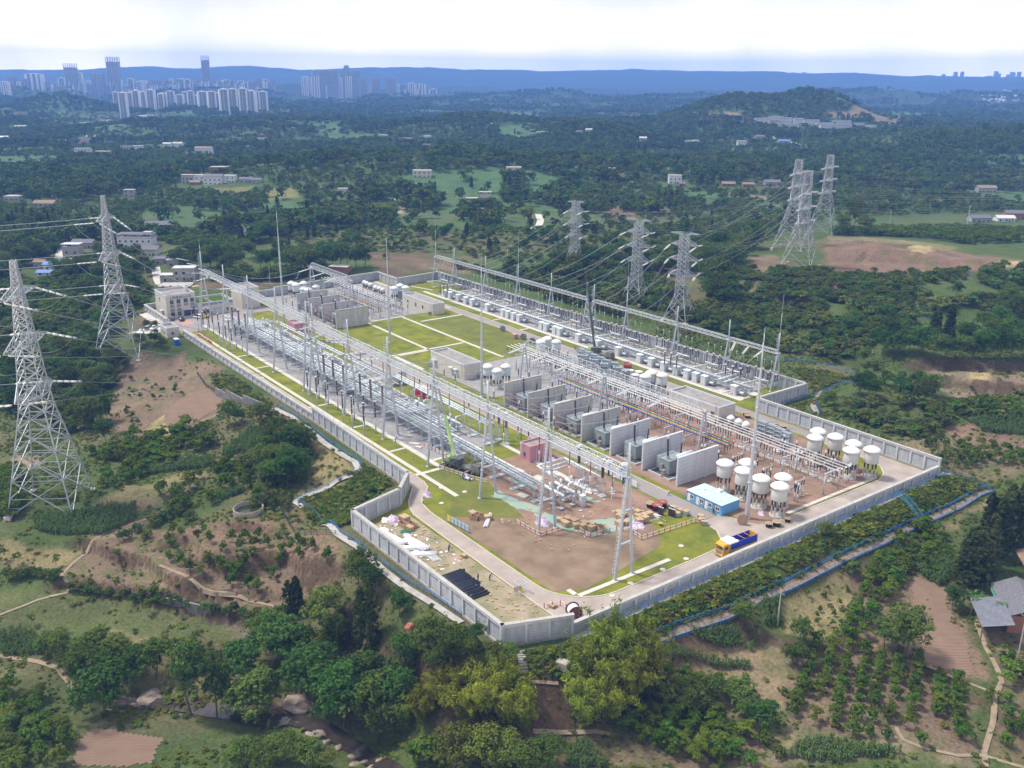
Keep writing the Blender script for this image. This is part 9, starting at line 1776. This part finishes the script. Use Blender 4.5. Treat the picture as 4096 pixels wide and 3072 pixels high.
for o_ in bpy.data.objects:
 if o_.name.split('.')[0]in('path','lane','road','walkway','ploughed_field','creek','drain_channel')and o_.type=='MESH' and len(o_.data.vertices)>8:
  v=np.empty(len(o_.data.vertices)*3,np.float32);o_.data.vertices.foreach_get('co',v);v=v.reshape(-1,3)[::2];bb=v.min(0)-2,v.max(0)+2;k=np.nonzero((X>bb[0][0])&(X<bb[1][0])&(Y>bb[0][1])&(Y<bb[1][1]))[0]
  for j in range(0,len(v),4):d=(X[k]-v[j,0])**2+(Y[k]-v[j,1])**2<2.6;pr[k[d]]=0
m=(rng.random(len(X))<pr)&~blocked(X,Y,-2);X,Y=X[m],Y[m];s=(.3+.8*rng.random(len(X))*fbm(X/8,Y/8,440,2)*1.5);scatter('ground_cover',WD,list(zip(X,Y,height(X,Y),s*.8,s*1.3)))
mass('terrace_growth',['shrub','citrus'],[polyT('E5',[(-250,440),(450,430),(1300,430),(1290,480),(1000,510),(650,570),(420,640),(180,780),(-250,760)])],2.5,.42,1.5,2.7,501)
mass('slope_growth',['shrub','light','broad'],[polyT('E5',[(420,640),(650,570),(900,530),(1120,650),(1653,560),(1653,700),(1250,640),(1060,720),(800,840),(660,940),(480,960),(230,880),(200,760)]),polyT('E5',[(1400,440),(1653,430),(1653,560),(1350,520)])],3.0,.36,2.0,4.6,502)
mass('bank_growth',['shrub','citrus'],[polyT('E5',[(420,1240),(640,1210),(1100,1240),(1653,1200),(1653,1330),(1230,1300),(1050,1450),(880,1430),(640,1340)])],2.4,.40,1.4,3.2,503)
mass('orchard_growth',['citrus'],[polyT('E5',[(500,190),(1653,190),(1653,260),(1300,270),(900,225),(500,215)]),polyT('C10',[(0,265),(560,265),(560,470),(470,640),(0,640)]),polyT('C10',[(0,860),(560,850),(800,790),(1200,900),(1260,1000),(1180,1180),(800,1200),(300,1250),(0,1200)]),polyT('C10',[(880,290),(1200,410),(1600,480),(2074,480),(2074,640),(1700,650),(1250,500),(900,420)])],3.3,.36,2.4,4.0,504)
mass('wall_slope_growth',['shrub','broad'],[polyT('C9',[(-700,-80),(-200,60),(100,250),(420,330),(900,480),(1300,620),(1700,790),(1880,830),(1950,740),(1500,600),(1250,480),(900,300),(600,60),(0,-60)]),polyT('C8',[(260,340),(560,380),(900,520),(1300,650),(2100,900),(2212,820),(1700,560),(1500,380),(1100,420),(800,420),(500,330)])],2.9,.38,1.8,4.2,505)
mass('thicket_growth',['shrub','broad'],[polyT('E1',[(0,430),(330,390),(520,500),(720,640),(640,760),(560,900),(480,1060),(250,980),(0,900)]),polyT('C1',[(780,300),(1100,230),(1560,300),(1800,230),(2060,240),(2060,290),(1500,380),(1000,350)]),polyT('E6',[(1180,520),(1450,480),(1640,640),(1600,900),(1450,1010),(1250,980),(1150,700)])],3.0,.36,2.0,4.8,506)
g_=np.random.default_rng(5);V_=[]
for i in range(16):
 a=g_.random()*6.28;u=np.array([math.cos(a),math.sin(a),0]);z0=.2+.08*i;L0=.35+.3*g_.random();s_=np.array([-u[1],u[0],0])*.06;p0=np.array([0,0,z0]);p1=p0+u*L0*.5+[0,0,.28];p2=p0+u*L0+[0,0,.1];V_+=[p0-s_,p1-s_*1.4,p1+s_*1.4,p0+s_,p1-s_*1.4,p2-s_*.4,p2+s_*.4,p1+s_*1.4]
MZ=[quads_mesh('maize_plant',np.array(V_),LM['maize'])]
mz=[]
for c,pl in[('E3',[(1830,520),(2212,490),(2212,640),(1900,590)]),('E3',[(1700,640),(1800,660),(2212,720),(2212,760),(1900,720),(1700,680)]),('E6',[(150,890),(420,790),(600,760),(760,740),(780,790),(700,830),(400,860)]),('E6',[(860,690),(1000,570),(1100,490),(1210,470),(1200,560),(1080,680),(900,720)]),('E1',[(180,1500),(560,1430),(750,1420),(740,1500),(560,1580),(220,1560)]),('E2',[(0,840),(120,810),(310,870),(250,930),(0,940)]),('E3',[(1040,1240),(1180,1220),(1330,1378),(1060,1378)]),('E4',[(140,930),(330,870),(480,900),(440,990),(220,980)]),('E4',[(1230,400),(1560,420),(1600,560),(1500,640),(1350,540)]),('E4',[(490,720),(610,700),(570,860),(500,850)]),('E6',[(800,1080),(1050,1010),(1060,1040),(850,1120)]),('E4',[(1300,1580),(900,1640),(600,1600),(760,1500)]),('E2',[(2000,560),(2130,640),(2212,740),(2120,720)]),('E5',[(1330,1330),(1653,1290),(1653,1420),(1400,1400)])]:mz+=fill([polyT(c,pl)],.62,.22,.8,1.35,450)
scatter('maize_field',MZ,[(a,b,c,s,s)for a,b,c,s,w_ in mz])
ORD='first second third fourth fifth sixth seventh eighth ninth tenth eleventh twelfth thirteenth fourteenth fifteenth sixteenth seventeenth eighteenth nineteenth twentieth'.split()+['twenty-'+q for q in 'first second third fourth fifth sixth seventh eighth ninth'.split()]
gs={}
for o in sc.objects:
 if o.get('label')and o.get('category')and o.get('category')not in('tree','shrub','conductor'):gs.setdefault((o['group']if o.get('group')else o.name,o['label']),[]).append(o)
for(g0,l0),os_ in gs.items():
 if 2<=len(os_)<=29:
  p_=[Vector((q.location.x,q.location.y,0))for q in os_]
  if(max(v.x for v in p_)-min(v.x for v in p_))+(max(v.y for v in p_)-min(v.y for v in p_))<1:continue
  for r_,q in enumerate(sorted(os_,key=lambda q:q.location.x*RIGHT[0]+q.location.y*RIGHT[1])):
   w_=(ORD[r_]+' from the left, '+l0).split();q['label']=' '.join(w_[:16])
